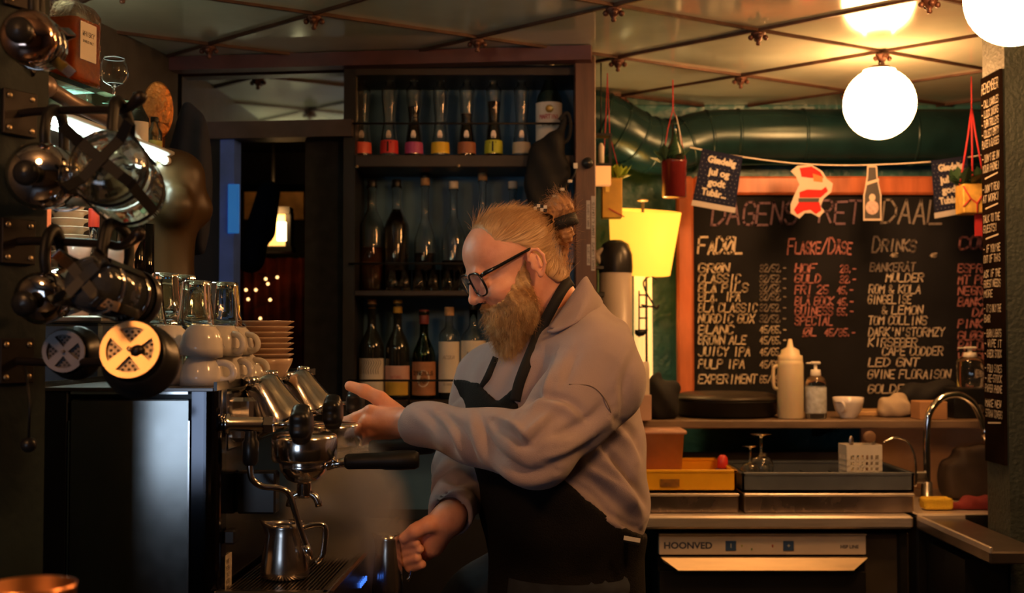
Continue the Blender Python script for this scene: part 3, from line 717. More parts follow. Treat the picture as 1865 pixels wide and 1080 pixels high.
# lit orange glow board behind lantern (poster wall) and blue coat in passage
def coat2(p):
    q = p - np.array(P(462, 395, 4.6)); return smin(sd_cap(q, (.05, 0, .10), (-.01, 0, -.16), .035, .055), sd_cap(q, (.07, 0, .1), (.05, .02, -.06), .03, .03), .03)
c = P(462, 395, 4.6)
o = sdf_obj('jacket', coat2, (c.x - .1, c.y - .08, c.z - .25), (c.x + .14, c.y + .08, c.z + .18), .009, M('denim_blue', (.03, .05, .13), .8, var=.3)); tag(o, 'blue jacket hanging inside the doorway before the lantern', 'jacket')
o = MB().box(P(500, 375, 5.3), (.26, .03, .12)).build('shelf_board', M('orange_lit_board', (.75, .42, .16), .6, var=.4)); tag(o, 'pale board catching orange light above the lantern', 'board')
for (u0, u1, v0, v1, lab) in ((590, 624, 512, 628, 'larger pale cream box below eye level beside the bottle cabinet'), (612, 628, 268, 338, 'small pale cream box high beside the bottle cabinet')):
    a_, b2 = P(u0, v1, 3.64), P(u1, v0, 3.64)
    o = empty('switch_box', ((a_.x + b2.x) / 2, 3.64, (a_.z + b2.z) / 2), 0, lab, 'box'); w_, h_ = b2.x - a_.x, b2.z - a_.z
    MB().box((-w_ * .26, 0, 0), (w_ * .46, .03, h_), bev=.003).build('cover', M('cream_enamel', (.42, .40, .30), .5, var=.08), o)
    MB().box((w_ * .26, 0, 0), (w_ * .46, .03, h_), bev=.003).build('cover', MATS['cream_enamel'], o)
    MB().box((0, .022, 0), (w_ * .9, .02, h_ * .9)).build('back_plate', m_blackmt, o)
# dark board on which the boxes sit (right reveal of doorway)
o = bwall(.375, .53, .0, 1.985, .04, .07).build('door_leaf', M('black_plaid_cloth', (.012, .012, .014), .7, var=.6, vscale=26)); at(o, door)

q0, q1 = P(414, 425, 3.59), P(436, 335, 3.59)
at(MB().box(((q0.x + q1.x) / 2, BW(.15, -.014)[1], (q0.z + q1.z) / 2), (q1.x - q0.x, .006, q1.z - q0.z), bev=.002).build('added_blue_glow', M('jamb_blue_glow', (.05, .3, .9), .4, emit=(.015, .22, .75), es=.28, var=.1)), door)  # glowing strip added to stand for the blue light on the jamb
ps.scale = (2.0, 1.3, 1.5)

# unseen lamp added behind the hanging presses to brighten the ceiling
ul = empty('added_uplighter', (-1.10, 2.52, 1.88), 0, 'unseen uplighter added behind the hanging presses to brighten the ceiling', 'added lamp')
MB().lathe([(.0005, -.03), (.018, -.028), (.045, .0), (.052, .030), (.050, .030), (.043, .002), (.0005, -.024)], 24, cap=False).build('bowl', m_blackmt, ul)
MB().sphere((0, 0, .004), .028, 14).build('bulb', M('added_uplighter_bulb', (1, .9, .7), .4, emit=(1.0, .92, .60), es=330, var=0), ul)
MB().box((-.07, 0, -.01), (.13, .02, .02)).build('arm', m_blackmt, ul)
# ================================================================== COUNTERS AND ESPRESSO MACHINE
m_ctop = M('dark_counter_top', (.03, .026, .024), .35, var=.3)
o = empty('bar_counter', (-.8, 2.17, 0), 0, 'dark back counter that carries the espresso machine', 'counter')
MB().box((.1, 0, .865), (.86, .88, .03), bev=.004).build('counter_top', m_ctop, o); MB().box((.1, .02, .425), (.80, .82, .85)).build('cabinet_body', m_blackwd, o)
o = empty('serving_bar', (.2, .85, 0), 0, 'dark serving bar below the bottom edge of the picture', 'counter')
MB().box((.25, 0, 1.055), (2.5, .5, .04), bev=.005).build('counter_top', m_ctop, o); MB().box((.25, .05, .52), (2.4, .34, 1.03)).build('front_panel', m_blackwd, o)
em = empty('espresso_machine', (-.697, 1.80, .881), R(-2.2), 'two-group chrome and satin steel espresso machine seen from its side', 'espresso machine')
H = .437
MB().box((.125, .372, H / 2 + .004), (.246, .70, H - .012)).build('body', M('black_enamel', (.014, .015, .018), .3, .2, var=.2), em)
MB().box((.0185, .012, H / 2), (.037, .024, H), bev=.002).build('rear_side_panel', M('dark_blue_steel', (.05, .06, .085), .35, .9, var=.1), em)
MB().box((.129, .010, H / 2 - .006), (.176, .012, H - .016), bev=.002, rz=R(4.0)).build('side_panel', m_panel, em)
m_edge = M('bright_edge', (.75, .75, .74), .15, 1., var=.02)
for x in (.0395, .2195): MB().box((x, .008, H / 2 - .02), (.0025, .018, H - .05)).build('edge_trim', m_edge, em)
MB().box((.129, .009, H - .004), (.176, .016, .004)).build('top_edge_trim', m_edge, em)
# rounded polished front corner
pts = [(.222, .004)] + [(.240 + .022 * math.sin(R(a_)), .026 - .022 * math.cos(R(a_))) for a_ in range(0, 91, 10)] + [(.262, .05), (.250, .05), (.222, .02)]
MB().prism(pts, 0, H).build('corner_post', M('polished_steel_dark', (.07, .075, .09), .10, 1., var=.05), em)
MB().box((.257, .38, H - .05), (.014, .66, .09), bev=.003).build('upper_front_cover', m_chrome, em)
MB().box((.255, .38, .235), (.010, .66, .27)).build('splash_back', M('dark_mirror_steel', (.22, .21, .21), .16, 1., var=.1), em)
MB().box((.125, .36, H + .001), (.262, .724, .006), bev=.001).build('cup_tray', M('dark_tray_steel', (.16, .15, .15), .3, .9, var=.1), em)
b = MB()
b.box((.259, .36, H + .006), (.005, .724, .013)); b.box((-.003, .36, H + .006), (.005, .724, .013)); b.box((.128, .7215, H + .006), (.266, .005, .013))
b.build('tray_lip', M('black_lip', (.02, .02, .021), .25, .4, var=.1), em)
# side box next to the near group (boiler cover)
MB().box((.292, .125, .272), (.062, .030, .066), bev=.003).build('hot_water_box', m_blackpl, em)
# groups
gm = M('polished_group', (.86, .82, .78), .15, 1., var=.05)
for gi, gy in enumerate((.16, .41)):
    g = MB()
    ax = Vector((.050, 0, -.085)); st = Vector((.282, gy, .448)); mm = axis_mat(st, ax, (0, 1, 0))
    g.lathe([(.0005, .0), (.018, .0), (.026, .004), (.030, .012), (.033, .035), (.039, .062), (.044, .078), (.044, .084), (.0005, .088)], 28, mm, cap=False)
    go = g.build('group_head', gm, em)
    c = MB(); c.lathe([(.013, 0), (.0145, .002), (.0145, .012), (.011, .015), (.0005, .0155)], 18, Matrix.Translation((.275, gy - .016, .438))); c.lathe([(.017, -.01), (.018, .0), (.017, .004), (.0005, .005)], 20, Matrix.Translation((.300, gy + .012, .446)))
    c.lathe([(.011, 0), (.012, .002), (.012, .009), (.009, .012), (.0005, .0125)], 16, Matrix.Translation((.300, gy + .012, .450)))
    c.build('group_cap', gm, go)
    cb = MB(); cb.box((.268, gy, .385), (.03, .075, .07), bev=.006); cb.build('group_mount', gm, go)
    r = MB(); r.lathe([(.0005, .362), (.044, .362), (.050, .359), (.0525, .353), (.0525, .322), (.050, .317), (.0005, .317)], 36, Matrix.Translation((.358, gy, 0)), cap=False)
    r.build('group_collar', gm, go)
    # portafilter
    pf = empty('portafilter', (.358, gy, .306)); pf.parent = em; pf.location = (.358, gy, .306); pf['label'] = 'portafilter with thick black handle'
    f = MB(); f.lathe([(.0005, -.026), (.012, -.026), (.028, -.018), (.038, -.004), (.041, .012), (.0005, .012)], 30, cap=False); f.build('basket_holder', gm, pf)
    f = MB(); f.lathe([(.0005, -.048), (.010, -.048), (.012, -.044), (.012, -.024)], 16, cap=False)
    for s_ in (-1, 1): f.tube(bez((.004 * s_, 0, -.040), (.022 * s_, 0, -.042), (.024 * s_, 0, -.062), 6), .0062, 8)
    f.build('spout', gm, pf)
    f = MB(); f.tube([(.036, 0, .004), (.055, 0, .007), (.072, 0, .010)], [.009, .007, .009], 12); f.build('neck', gm, pf)
    f = MB(); f.lathe([(.0005, .066), (.010, .066), (.0125, .070), (.0130, .10), (.0135, .125), (.0150, .13), (.0158, .155), (.0150, .178), (.012, .184), (.0005, .185)], 20, axis_mat((0, 0, .008), (1, 0, .03)), cap=False); f.build('handle', m_rubber, pf)
# valves, knobs
def knob(y, z, long=True, led=False):
    v = MB(); mm = axis_mat((.262, y, z), (1, 0, 0))
    v.lathe([(.016, 0), (.016, .006), (.0112, .008), (.0112, .060), (.0005, .061)], 20, mm); v.lathe([(.0125, .058), (.0130, .060), (.0130, .074), (.0005, .076)], 6, mm, smooth=False)
    vo = v.build('steam_valve', gm, em)
    MB().lathe([(.004, .07), (.004, .106)], 10, mm).build('spindle', gm, vo)
    n = 6; prof = [(.0005, .100), (.020, .100), (.0285, .104), (.031, .110), (.031, .120), (.028, .127), (.018, .131), (.0005, .131)]
    MB().lathe(prof, 48, mm, flute=n, fd=.16, cap=False).build('knob', m_blackpl, vo)
    return vo
v1 = knob(.045, .384); knob(.300, .386); knob(.532, .388)
MB().lathe([(.008, .0), (.0095, -.006), (.0095, -.012), (.013, -.018), (.012, -.046), (.0085, -.052), (.0005, -.052)], 14, Matrix.Translation((.300, .045, .374)), cap=False).build('wand_joint', m_blackpl, v1)
inv = (Matrix.Translation(em.location) @ Matrix.Rotation(R(-2.2), 4, 'Z')).inverted()
def loc(u, v, Y): return inv @ P(u, v, Y)
wp = [loc(455, 826, 1.855), loc(455, 850, 1.855), loc(459, 872, 1.856), loc(476, 885, 1.86), loc(500, 888, 1.862), loc(519, 893, 1.865), loc(529, 905, 1.868), loc(541, 945, 1.872), loc(560, 1003, 1.878)]
MB().tube(spline(wp, 5), .0050, 12).build('steam_wand', M('warm_polished_steel', (.70, .62, .55), .14, 1., var=.05), em)
d = (wp[-1] - wp[-2]).normalized(); MB().lathe([(.0066, -.010), (.0068, .004), (.005, .012), (.003, .0165), (.0005, .017)], 12, axis_mat(wp[-1], d)).build('wand_tip', gm, em)
# drip tray
MB().box((.343, .36, .062), (.166, .72, .124)).build('tray_base', M('dark_steel_base', (.10, .095, .09), .35, .9, var=.1), em)
b = MB(); b.box((.343, .008, .134), (.17, .016, .016), bev=.002); b.box((.422, .36, .134), (.010, .72, .016), bev=.002); b.box((.343, .715, .134), (.17, .012, .016), bev=.002)
b.build('tray_rim', M('tray_rim_steel', (.40, .36, .33), .22, 1., var=.1), em)
proto = MB().box((0, .365, .136), (.0030, .68, .006)).build('grate_bar', M('grate_steel', (.34, .31, .29), .28, 1., var=.1), em); proto.location.x = .270
for i in range(1, 25):
    c = proto.copy(); col.objects.link(c); c.parent = em; c.location.x = .270 + i * .0060
# slanted control panel with blue lights
fp_ = MB(); vs = [(.428, y, z) for y in (0, .72) for z in (.138, .02)] + [(.452, y, .02) for y in (0, .72)] + [(.436, y, .138) for y in (0, .72)]
fp_.add([(.428, 0, .02), (.446, 0, .02), (.436, 0, .14), (.428, 0, .14), (.428, .72, .02), (.446, .72, .02), (.436, .72, .14), (.428, .72, .14)], [(0, 1, 2, 3), (7, 6, 5, 4), (1, 5, 6, 2), (2, 6, 7, 3), (3, 7, 4, 0), (0, 4, 5, 1)])
pn = fp_.build('control_panel', M('dark_glossy_panel', (.02, .018, .018), .2, .3, var=.1), em)
MB().box((.4335, .36, .142), (.006, .72, .004)).build('copper_strip', M('copper_strip', (.75, .36, .16), .2, 1., var=.1), em)
m_led = M('blue_led', (.05, .15, 1), .4, emit=(.06, .22, 1.0), es=1.2, var=0)
for (y0, z0, n) in ((.215, .108, 5), (.10, .108, 2)):
    for i in range(n):
        MB().box((.4405, y0 + i * .014, z0), (.0025, .0035, .008)).build('led', m_led, em)
MB().box((.2615, .065, .155), (.002, .035, .060)).build('sticker', M('rating_sticker', (.60, .52, .42), .7, var=.25, vscale=150), em)
for k in range(5):
    q, _ = strokes('TYPE SN 230V'[k * 2:k * 2 + 5], .006, .0008, 0, 0); ribbon(q, lambda x, y: (.2630, .050 + x * .9, .172 - k * .010 + y), 'print', m_blackmt, em)
MB().box((.271, .05, .215), (.018, .03, .022), bev=.003).build('rocker_switch', m_blackpl, em)
# milk jugs
def jug(name, loc, rz, label, s=1., hold=None, hscale=1.):
    o = empty(name, loc, rz, label, 'milk jug', 'stainless milk jugs')
    pr = [(.0005, 0), (.034, 0), (.0375, .003), (.0380, .012), (.0350, .04), (.030, .066), (.0285, .078), (.0295, .086)]
    inn = [(r - .0012, z + (.0012 if z < .01 else 0)) for r, z in pr[::-1]]
    b = MB(); b.lathe([(r * s, z * hscale * s) for r, z in pr + inn], 36, cap=False)
    n = 36                                                  # spout: pull the rim out at -x
    vs = []
    for (x, y, z) in b.v:
        if z > .066 * hscale * s and x < 0 and abs(y) < .017 * s:
            k = (1 - abs(y) / (.017 * s)) * (z / (hscale * s) - .066) / .02; x -= .011 * s * k; z += .005 * s * k
        vs.append((x, y, z))
    b.v = vs; b.build('jug_body', M('jug_steel', (.60, .56, .52), .22, 1., var=.06, vscale=30, stretch=(1, 1, .1)), o)
    hp = [(.0285, 0, .076), (.045, 0, .080), (.060, 0, .078), (.0625, 0, .066), (.060, 0, .040), (.055, 0, .026), (.048, 0, .020)]
    MB().tube([Vector((x * s, y * s, z * s * hscale)) for x, y, z in spline(hp, 4)], .0030 * s, 8, flat=1.6).build('handle', m_chrome, o)
    return o
q = P(518, 1040, 1.90); jug('milk_jug', (q.x, 1.905, .881 + .1395), R(15), 'stainless milk jug standing on the drip tray under the steam wand')
q = P(700, 1030, 2.08)
JUG2 = Vector((q.x + .006, 2.08, P(0, 1085, 2.08).z))
jug('milk_jug', JUG2, R(10), 'stainless milk jug held by the barista at the end of the machine', s=.70, hscale=1.75)
# ---- things on the cup tray
TZ0 = .881 + H + .0045
def tumbler_mesh():
    b = MB(); n = 48
    out = [(.0005, .084), (.021, .084), (.0235, .082), (.0245, .076), (.0265, .05), (.0295, .028), (.0305, .022), (.0312, .0)]
    inn = [(.0300, .0), (.0290, .022), (.0270, .034), (.0240, .056), (.0220, .073), (.0005, .074)]
    b.lathe(out + inn, n, flute=9, fd=.055, z0=.027, z1=.083, cap=False); return b
tm = None
GG = 'upturned faceted tumblers on the espresso machine'
st = [(268, 2.02, 'upturned faceted tumbler, {} of the stack nearest the coffee presses'), (357, 2.03, 'upturned faceted tumbler, {} of the stack straight behind the decorated cup'), (408, 2.09, 'upturned faceted tumbler, {} of the stack beside the saucers'),
      (300, 2.17, 'upturned faceted tumbler, {} of the tall rear stack nearest the wall'), (334, 2.24, 'upturned faceted tumbler, {} of the rearmost stack')]
for (u, Y, lab) in st:
    X = P(u, 600, Y).x; hz = [0, .0845]
    if Y > 2.15: hz = [0, .0845, .0]; hz = [.020, .1045]
    if hz[0] > 0:
        o = MB().box((X, Y, TZ0 + .0095), (.058, .058, .019), bev=.002).build('glass_riser', m_blackpl); tag(o, 'black riser under the rearmost tumblers' if Y > 2.2 else 'black riser under the tall rear tumblers nearest the wall', 'riser')
    for k in (0, 1):
        o = empty('tumbler', (X, Y, TZ0 + hz[k] + .0002), rng.uniform(0, 1), lab.format(('bottom', 'top')[k]), 'tumbler', GG)
        if tm is None: tm = tumbler_mesh().build('glass_body', m_glassg, o)
        else: c = tm.copy(); col.objects.link(c); c.parent = o
# cups (inverted)
CG = 'white cups piled on the espresso machine'
cupm = None
def cup(loc, rz, label, tilt=(0, 0), inv=True, s=1., deco=False):
    global cupm
    o = empty('coffee_cup', loc, rz, label, 'cup', CG); o.rotation_euler = (tilt[0], tilt[1], rz)
    if cupm is None:
        pr = [(.0005, .058), (.019, .058), (.0205, .0575), (.021, .055), (.0265, .050), (.0325, .036), (.0355, .018), (.0365, .0)]
        inn = [(.0345, .0005), (.0335, .018), (.0305, .034), (.025, .0465), (.0005, .049)]
        c1 = MB().lathe(pr + inn, 36, cap=False).build('cup_body', m_white, o)
        h = MB(); h.tube(spline([(.0335, 0, .012), (.046, 0, .010), (.0555, 0, .016), (.0575, 0, .027), (.052, 0, .038), (.041, 0, .043), (.0285, 0, .0435)], 5), .0048, 10, flat=1.35); c2 = h.build('handle', m_white, o)
        cupm = (c1, c2)
    else:
        for c in cupm: d = c.copy(); col.objects.link(d); d.parent = o
    o.scale = (s * .92, s * .92, s * .80)
    if deco:
        mi = M('scroll_print', (.06, .03, .05), .3, var=.2)
        def wr(x, y):
            z = .030 + y; r_ = .0338 - (z - .028) * .30 + .0011; a_ = R(-95) + x / r_; return (r_ * math.cos(a_), r_ * math.sin(a_), z)
        cv = [[(-.012, .006), (-.006, .010), (.0, .008), (.002, .003), (-.003, .001), (-.005, .004)], [(.0, -.004), (.006, .0), (.012, -.002), (.013, -.008), (.008, -.010), (.006, -.006)], [(-.016, -.006), (-.010, -.003), (-.006, -.008), (-.010, -.012), (-.014, -.010)], [(.004, .010), (.010, .012), (.016, .008)], [(-.004, -.012), (.002, -.010), (.006, -.013)]]
        qs = []
        for pl in cv:
            p = [(v.x, v.y) for v in spline([(x, y, 0) for x, y in pl], 5)]
            for i in range(len(p) - 1):
                ax, ay = p[i]; bx, by = p[i + 1]; l = math.hypot(bx - ax, by - ay) or 1e-6; w_ = .0006; nx, ny = -(by - ay) / l * w_, (bx - ax) / l * w_
                qs.append([(ax + nx, ay + ny), (ax - nx, ay - ny), (bx - nx, by - ny), (bx + nx, by + ny)])
        ribbon(qs, wr, 'scroll_decoration', mi, o)
    return o
def ctop(u, Y): return P(u, 600, Y).x
cup((ctop(368, 1.865), 1.865, TZ0), R(-12), 'upturned white cup at the front of the pile, under the decorated cup')
cup((ctop(366, 1.862), 1.862, TZ0 + .0467), R(115), 'upturned white cup with dark scroll decoration, on top of another cup', tilt=(R(4), R(-6)), deco=True)
cup((ctop(300, 1.90), 1.90, TZ0), R(170), 'upturned white cup at the foot of the pile behind the brassy plunger')
cup((ctop(306, 1.905), 1.905, TZ0 + .0467), R(5), 'upturned white cup stacked above the brassy plunger, handle towards the decorated cup', tilt=(R(2), R(3)))
cup((ctop(416, 1.96), 1.96, TZ0), R(-35), 'lower upturned white cup in the middle of the pile')
cup((ctop(404, 1.955), 1.955, TZ0 + .0467), R(-40), 'upturned white cup with large open handle beside the decorated cup', tilt=(R(0), R(5)))
cup((ctop(440, 2.035), 2.035, TZ0 + .0005), R(-25), 'lower upturned white cup close to the saucers')
cup((ctop(428, 2.03), 2.03, TZ0 + .0472), R(-30), 'upper upturned white cup close to the saucers', tilt=(R(3), R(4)), s=.95)
cup((ctop(462, 1.985), 1.975, TZ0 + .0005), R(160), 'small upturned white cup at the tray edge before the saucers', s=.62)
# saucers
b = MB().lathe([(.0005, .002), (.026, .002), (.028, .0), (.031, .0005), (.033, .004), (.041, .010), (.0475, .0135), (.0485, .0155), (.0465, .0158), (.040, .0125), (.030, .0065), (.0005, .0055)], 40, cap=False)
X = ctop(485, 2.13); sau = None
ords = ['bottom', 'second', 'third', 'fourth', 'fifth', 'sixth', 'seventh', 'top']
b2 = MB().lathe([(.0005, .002), (.024, .002), (.026, .0), (.029, .0005), (.036, .010), (.044, .026), (.0470, .036), (.0455, .0362), (.035, .0115), (.0005, .006)], 40, cap=False)
o = b2.build('bowl', m_saucer); o.location = (X, 2.13, TZ0 + .0002); tag(o, 'shallow cream bowl under the stack of saucers', 'bowl')
for k in range(7):
    zz = TZ0 + .0290 + k * .0096
    if sau is None: sau = o = b.build('saucer', m_saucer)
    else: o = sau.copy(); col.objects.link(o)
    o.location = (X + rng.uniform(-.0012, .0012), 2.13 + rng.uniform(-.001, .001), zz); tag(o, 'cream saucer, %s of the stack of seven' % (['lowest', 'second from bottom', 'third from bottom', 'middle one', 'third from top', 'second from top', 'topmost'][k]), 'saucer', 'stack of cream saucers')
# ---- steel box behind with jugs and bowls
gb = empty('grinder_box', (-.83, 2.32, .881), 0, 'blue-grey steel box standing behind the hanging presses', 'steel box')
MB().box((0, 0, .27), (.24, .46, .54), bev=.006).build('casing', M('blue_grey_steel', (.24, .28, .32), .32, .9, var=.1), gb); MB().box((0, 0, .5465), (.245, .465, .012), bev=.003).build('lid_plate', m_steelh, gb)
BT = .881 + .5535
def ceramic(u, Y, h, r, label, rz):
    o = empty('ceramic_jug', (P(u, 500, Y).x, Y, BT), rz, label, 'jug', 'pale ceramic jugs behind the presses')
    pr = [(.0005, 0), (r * .72, 0), (r * .78, .003), (r * 1.0, h * .28), (r * 1.02, h * .42), (r * .80, h * .72), (r * .74, h * .84), (r * .86, h)]
    b = MB(); b.lathe(pr + [(x - .003, max(z, .004)) for x, z in pr[::-1]], 30, cap=False)
    b.v = [(x + (.012 * max(0, (z - h * .85) / (h * .15)) * max(0, x / r)), y, z + (.010 * max(0, (z - h * .85) / (h * .15)) * max(0, x / r))) for x, y, z in b.v]
    b.build('jug_body', M('peach_glaze', (.70, .50, .40), .18, coat=.4, var=.05), o)
    MB().tube(spline([(-r * .74, 0, h * .8), (-r * 1.5, 0, h * .78), (-r * 1.6, 0, h * .5), (-r * .98, 0, h * .25)], 5), .005, 8).build('handle', MATS['peach_glaze'], o)
    return o
ceramic(218, 2.35, .141, .034, 'pale ceramic milk jug next to the glass cylinders', R(0))
ceramic(136, 2.36, .141, .038, 'pale ceramic milk jug behind the crossed chrome press feet', R(180))
m_bowlc = M('cream_bowl', (.72, .54, .36), .3, coat=.2, var=.06); pb = None; BX = P(124, 500, 2.44).x
for k in range(15):
    if pb is None: pb = o = MB().lathe([(.0005, .010), (.020, .010), (.022, .0), (.026, .0), (.030, .010), (.0415, .0155), (.0425, .0175), (.040, .0178), (.029, .0125), (.0005, .0122)], 32, cap=False).build('cream_dish', m_bowlc)
    else: o = pb.copy(); col.objects.link(o)
    o.location = (BX, 2.44, BT + k * .0165 + .0003); tag(o, 'cream dish, %s of the tall stack behind the presses' % ['bottom one', 'second from bottom', 'third from bottom', 'fourth from bottom', 'fifth from bottom', 'sixth from bottom', 'seventh from bottom', 'middle one', 'seventh from top', 'sixth from top', 'fifth from top', 'fourth from top', 'third from top', 'second from top', 'topmost'][k], 'dish', 'tall stack of cream dishes')
o = empty('orange_carton', (P(58, 430, 2.3).x, 2.30, BT), R(8), 'orange carton standing at the column beside the cream dishes', 'carton')
MB().box((0, 0, .108), (.055, .07, .216), bev=.002).build('box', M('orange_card', (.70, .14, .03), .5, var=.1), o); MB().box((0, 0, .218), (.05, .06, .004)).build('flap', MATS['orange_card'], o)
bt, rd = bottle('sauce_bottle', Vector((P(170, 500, 2.38).x, 2.38, BT)), 'small clear bottle with bright red cap behind the presses', [(.020, 0), (.0245, .003), (.0245, .085), (.019, .115), (.010, .142), (.0085, .155), (.0095, .185)], m_glass, M('pale_oil', (.55, .42, .22), .1, 0, .6, 1.4, var=.1), .62, cap=(.0105, .178, .215), capm=M('red_cap', (.70, .06, .03), .4, var=.1))
for (u, Y, h, r, lab, lq) in ((238, 2.42, .205, .028, 'tall clear glass cylinder behind the ceramic jug', False), (258, 2.50, .195, .025, 'tall glass cylinder with dark contents beside the mannequin', True)):
    o = empty('glass_cylinder', (P(u, 500, Y).x, Y, BT), 0, lab, 'glass jar', 'tall glass cylinders')
    MB().lathe([(.0005, 0), (r, 0), (r, h), (r - .0018, h), (r - .0018, .003), (.0005, .003)], 28, cap=False).build('glass', m_glass, o)
    if lq: MB().lathe([(.0005, .004), (r - .0025, .004), (r - .0025, h * .45), (.0005, h * .45)], 24, cap=False).build('contents', m_rubber, o)
    else: MB().lathe([(r * 1.02, h * .93), (r * 1.05, h * .93), (r * 1.05, h * .99), (r * 1.02, h * .99), (r * 1.02, h * .93)], 24, cap=False).build('ring', m_chrome, o)
# black ball knob on a cord at the column
kb = empty('cord_pull', P(52, 810, 1.475), 0, 'black ball knob on a thin cord hanging beside the machine', 'cord pull')
MB().sphere((0, 0, 0), .0095, 14).build('ball', m_blackpl, kb); MB().tube([(0, 0, .008), (.001, 0, .05), C0 + CN * .018 + Vector((0, 0, HZ4)) - P(52, 810, 1.475)], .0016, 6).build('cord', m_blackmt, kb)
# copper mug close to the lens
mg = empty('copper_mug', (P(55, 1070, .93).x, .93, 1.0755), 0, 'blurred copper mug rim at the bottom edge close to the viewer', 'mug')
zt = P(55, 1064, .93).z - 1.0755
MB().lathe([(.0005, 0), (.028, 0), (.031, .004), (.033, zt - .004), (.034, zt), (.0325, zt), (.030, .006), (.0005, .005)], 36, cap=False).build('mug_body', M('hot_copper', (.80, .33, .14), .3, 1., var=.1), mg)
MB().tube(spline([(-.032, 0, zt * .85), (-.055, 0, zt * .8), (-.055, 0, zt * .4), (-.031, 0, zt * .25)], 5), .004, 8).build('handle', MATS['hot_copper'], mg)
# ================================================================== BOTTLE CABINET
cy = 3.60
cb = empty('bottle_cabinet', (-.11, cy, 0), 0, 'tall dark wooden bottle cabinet with blue back and wire rails', 'cabinet')
XL, XR = P(640, 300, cy).x, P(1050, 300, cy).x
m_cblue = M('dark_blue_back', (.06, .15, .28), .55, var=.3, vscale=6)
def cbx(x0, x1, y0, y1, z0, z1, name, m, bev=0):
    return MB().box(((x0 + x1) / 2 + .11, (y0 + y1) / 2 - cy, (z0 + z1) / 2), (x1 - x0, y1 - y0, z1 - z0), bev=bev).build(name, m, cb)
cbx(XL - .015, XR + .02, 3.78, 3.80, .0, 2.2, 'back_panel', m_cblue)
cbx(XL - .018, XL + .016, 3.56, 3.80, .0, 2.2, 'side_post', m_blackwd); cbx(XR, XR + .012, 3.56, 3.80, 0, 2.2, 'side_post', m_blackwd)
Z1, Z2, Z3 = P(0, 286, cy).z, P(0, 530, cy).z, P(0, 728, cy).z
sw = M('cabinet_dark_wood', (.022, .015, .013), .45, var=.3)
cbx(XL + .016, XR, 3.555, 3.78, Z1 - .036, Z1, 'shelf_board', sw, .002); cbx(XL + .016, XR, 3.555, 3.78, Z2 - .016, Z2, 'shelf_board', sw, .002); cbx(XL + .016, XR, 3.555, 3.78, Z3 - .03, Z3, 'shelf_board', sw, .002)
cbx(XL + .016, XR, 3.555, 3.78, 2.17, 2.198, 'top_board', sw); cbx(XL + .016, XR, 3.57, 3.78, .0, Z3 - .35, 'lower_cupboard', m_blackwd)
def rail(v, y=3.548):
    z = P(0, v, y).z; MB().tube([(XL + .11, y - cy, z), (XR + .11, y - cy, z)], .0032, 8).build('wire_rail', m_blackmt, cb)
rail(225); rail(480); rail(693)
for (u, v) in ((650, 303), (835, 302)):
    q = P(u, v, 3.553); MB().lathe([(.005, 0), (.0048, .001), (.003, .0022), (.0005, .0025)], 10, axis_mat((q.x + .11, q.y - cy, q.z), (0, -1, 0))).build('screw', m_screw, cb)
for u in (700, 750, 797): 
    a_, b2 = P(u, 700, 3.548), P(u, 728, 3.548)
for u in (652, 745, 840): MB().tube([(P(u, 690, 3.548).x + .11, 3.548 - cy, P(u, 692, 3.548).z), (P(u, 690, 3.548).x + .11, 3.548 - cy, Z3 - .01)], .003, 6).build('rail_post', m_blackmt, cb)
# brown post with knob and tape labels
po = empty('wooden_post', (P(1066, 500, 3.50).x, 3.517, 0), 0, 'dark brown wooden post at the end of the bottle cabinet', 'post')
pw = 38 * mpp(3.48)
MB().box((0, 0, 1.105), (pw, .07, 2.21), bev=.003).build('shaft', m_wooddk, po)
q = P(1070, 297, 3.47); MB().lathe([(.006, 0), (.008, .006), (.015, .010), (.0165, .016), (.013, .022), (.0005, .025)], 18, axis_mat((q.x - po.location.x, -.035, q.z), (0, -1, 0)), cap=False).build('knob', m_blackpl, po)
for (u0, u1, v0, v1) in ((1068, 1075, 365, 417), (1077, 1084, 357, 432), (1069, 1075, 445, 483), (1077, 1084, 433, 493)):
    a_, b2 = P(u0, v1, 3.48), P(u1, v0, 3.48)
    MB().box(((a_.x + b2.x) / 2 - po.location.x, -.0358, (a_.z + b2.z) / 2), (b2.x - a_.x, .0014, b2.z - a_.z)).build('tape_label', M('grey_tape', (.42, .38, .36), .6, var=.1), po)
    q, xe = strokes('BAR LIGHTS', .006, .0008, 0, 0); k = (b2.z - a_.z) * .8 / xe
    ribbon(q, lambda x, y: ((a_.x + b2.x) / 2 - po.location.x + .003 - y, -.0368, a_.z + .006 + x * k), 'tape_print', m_blackmt, po)
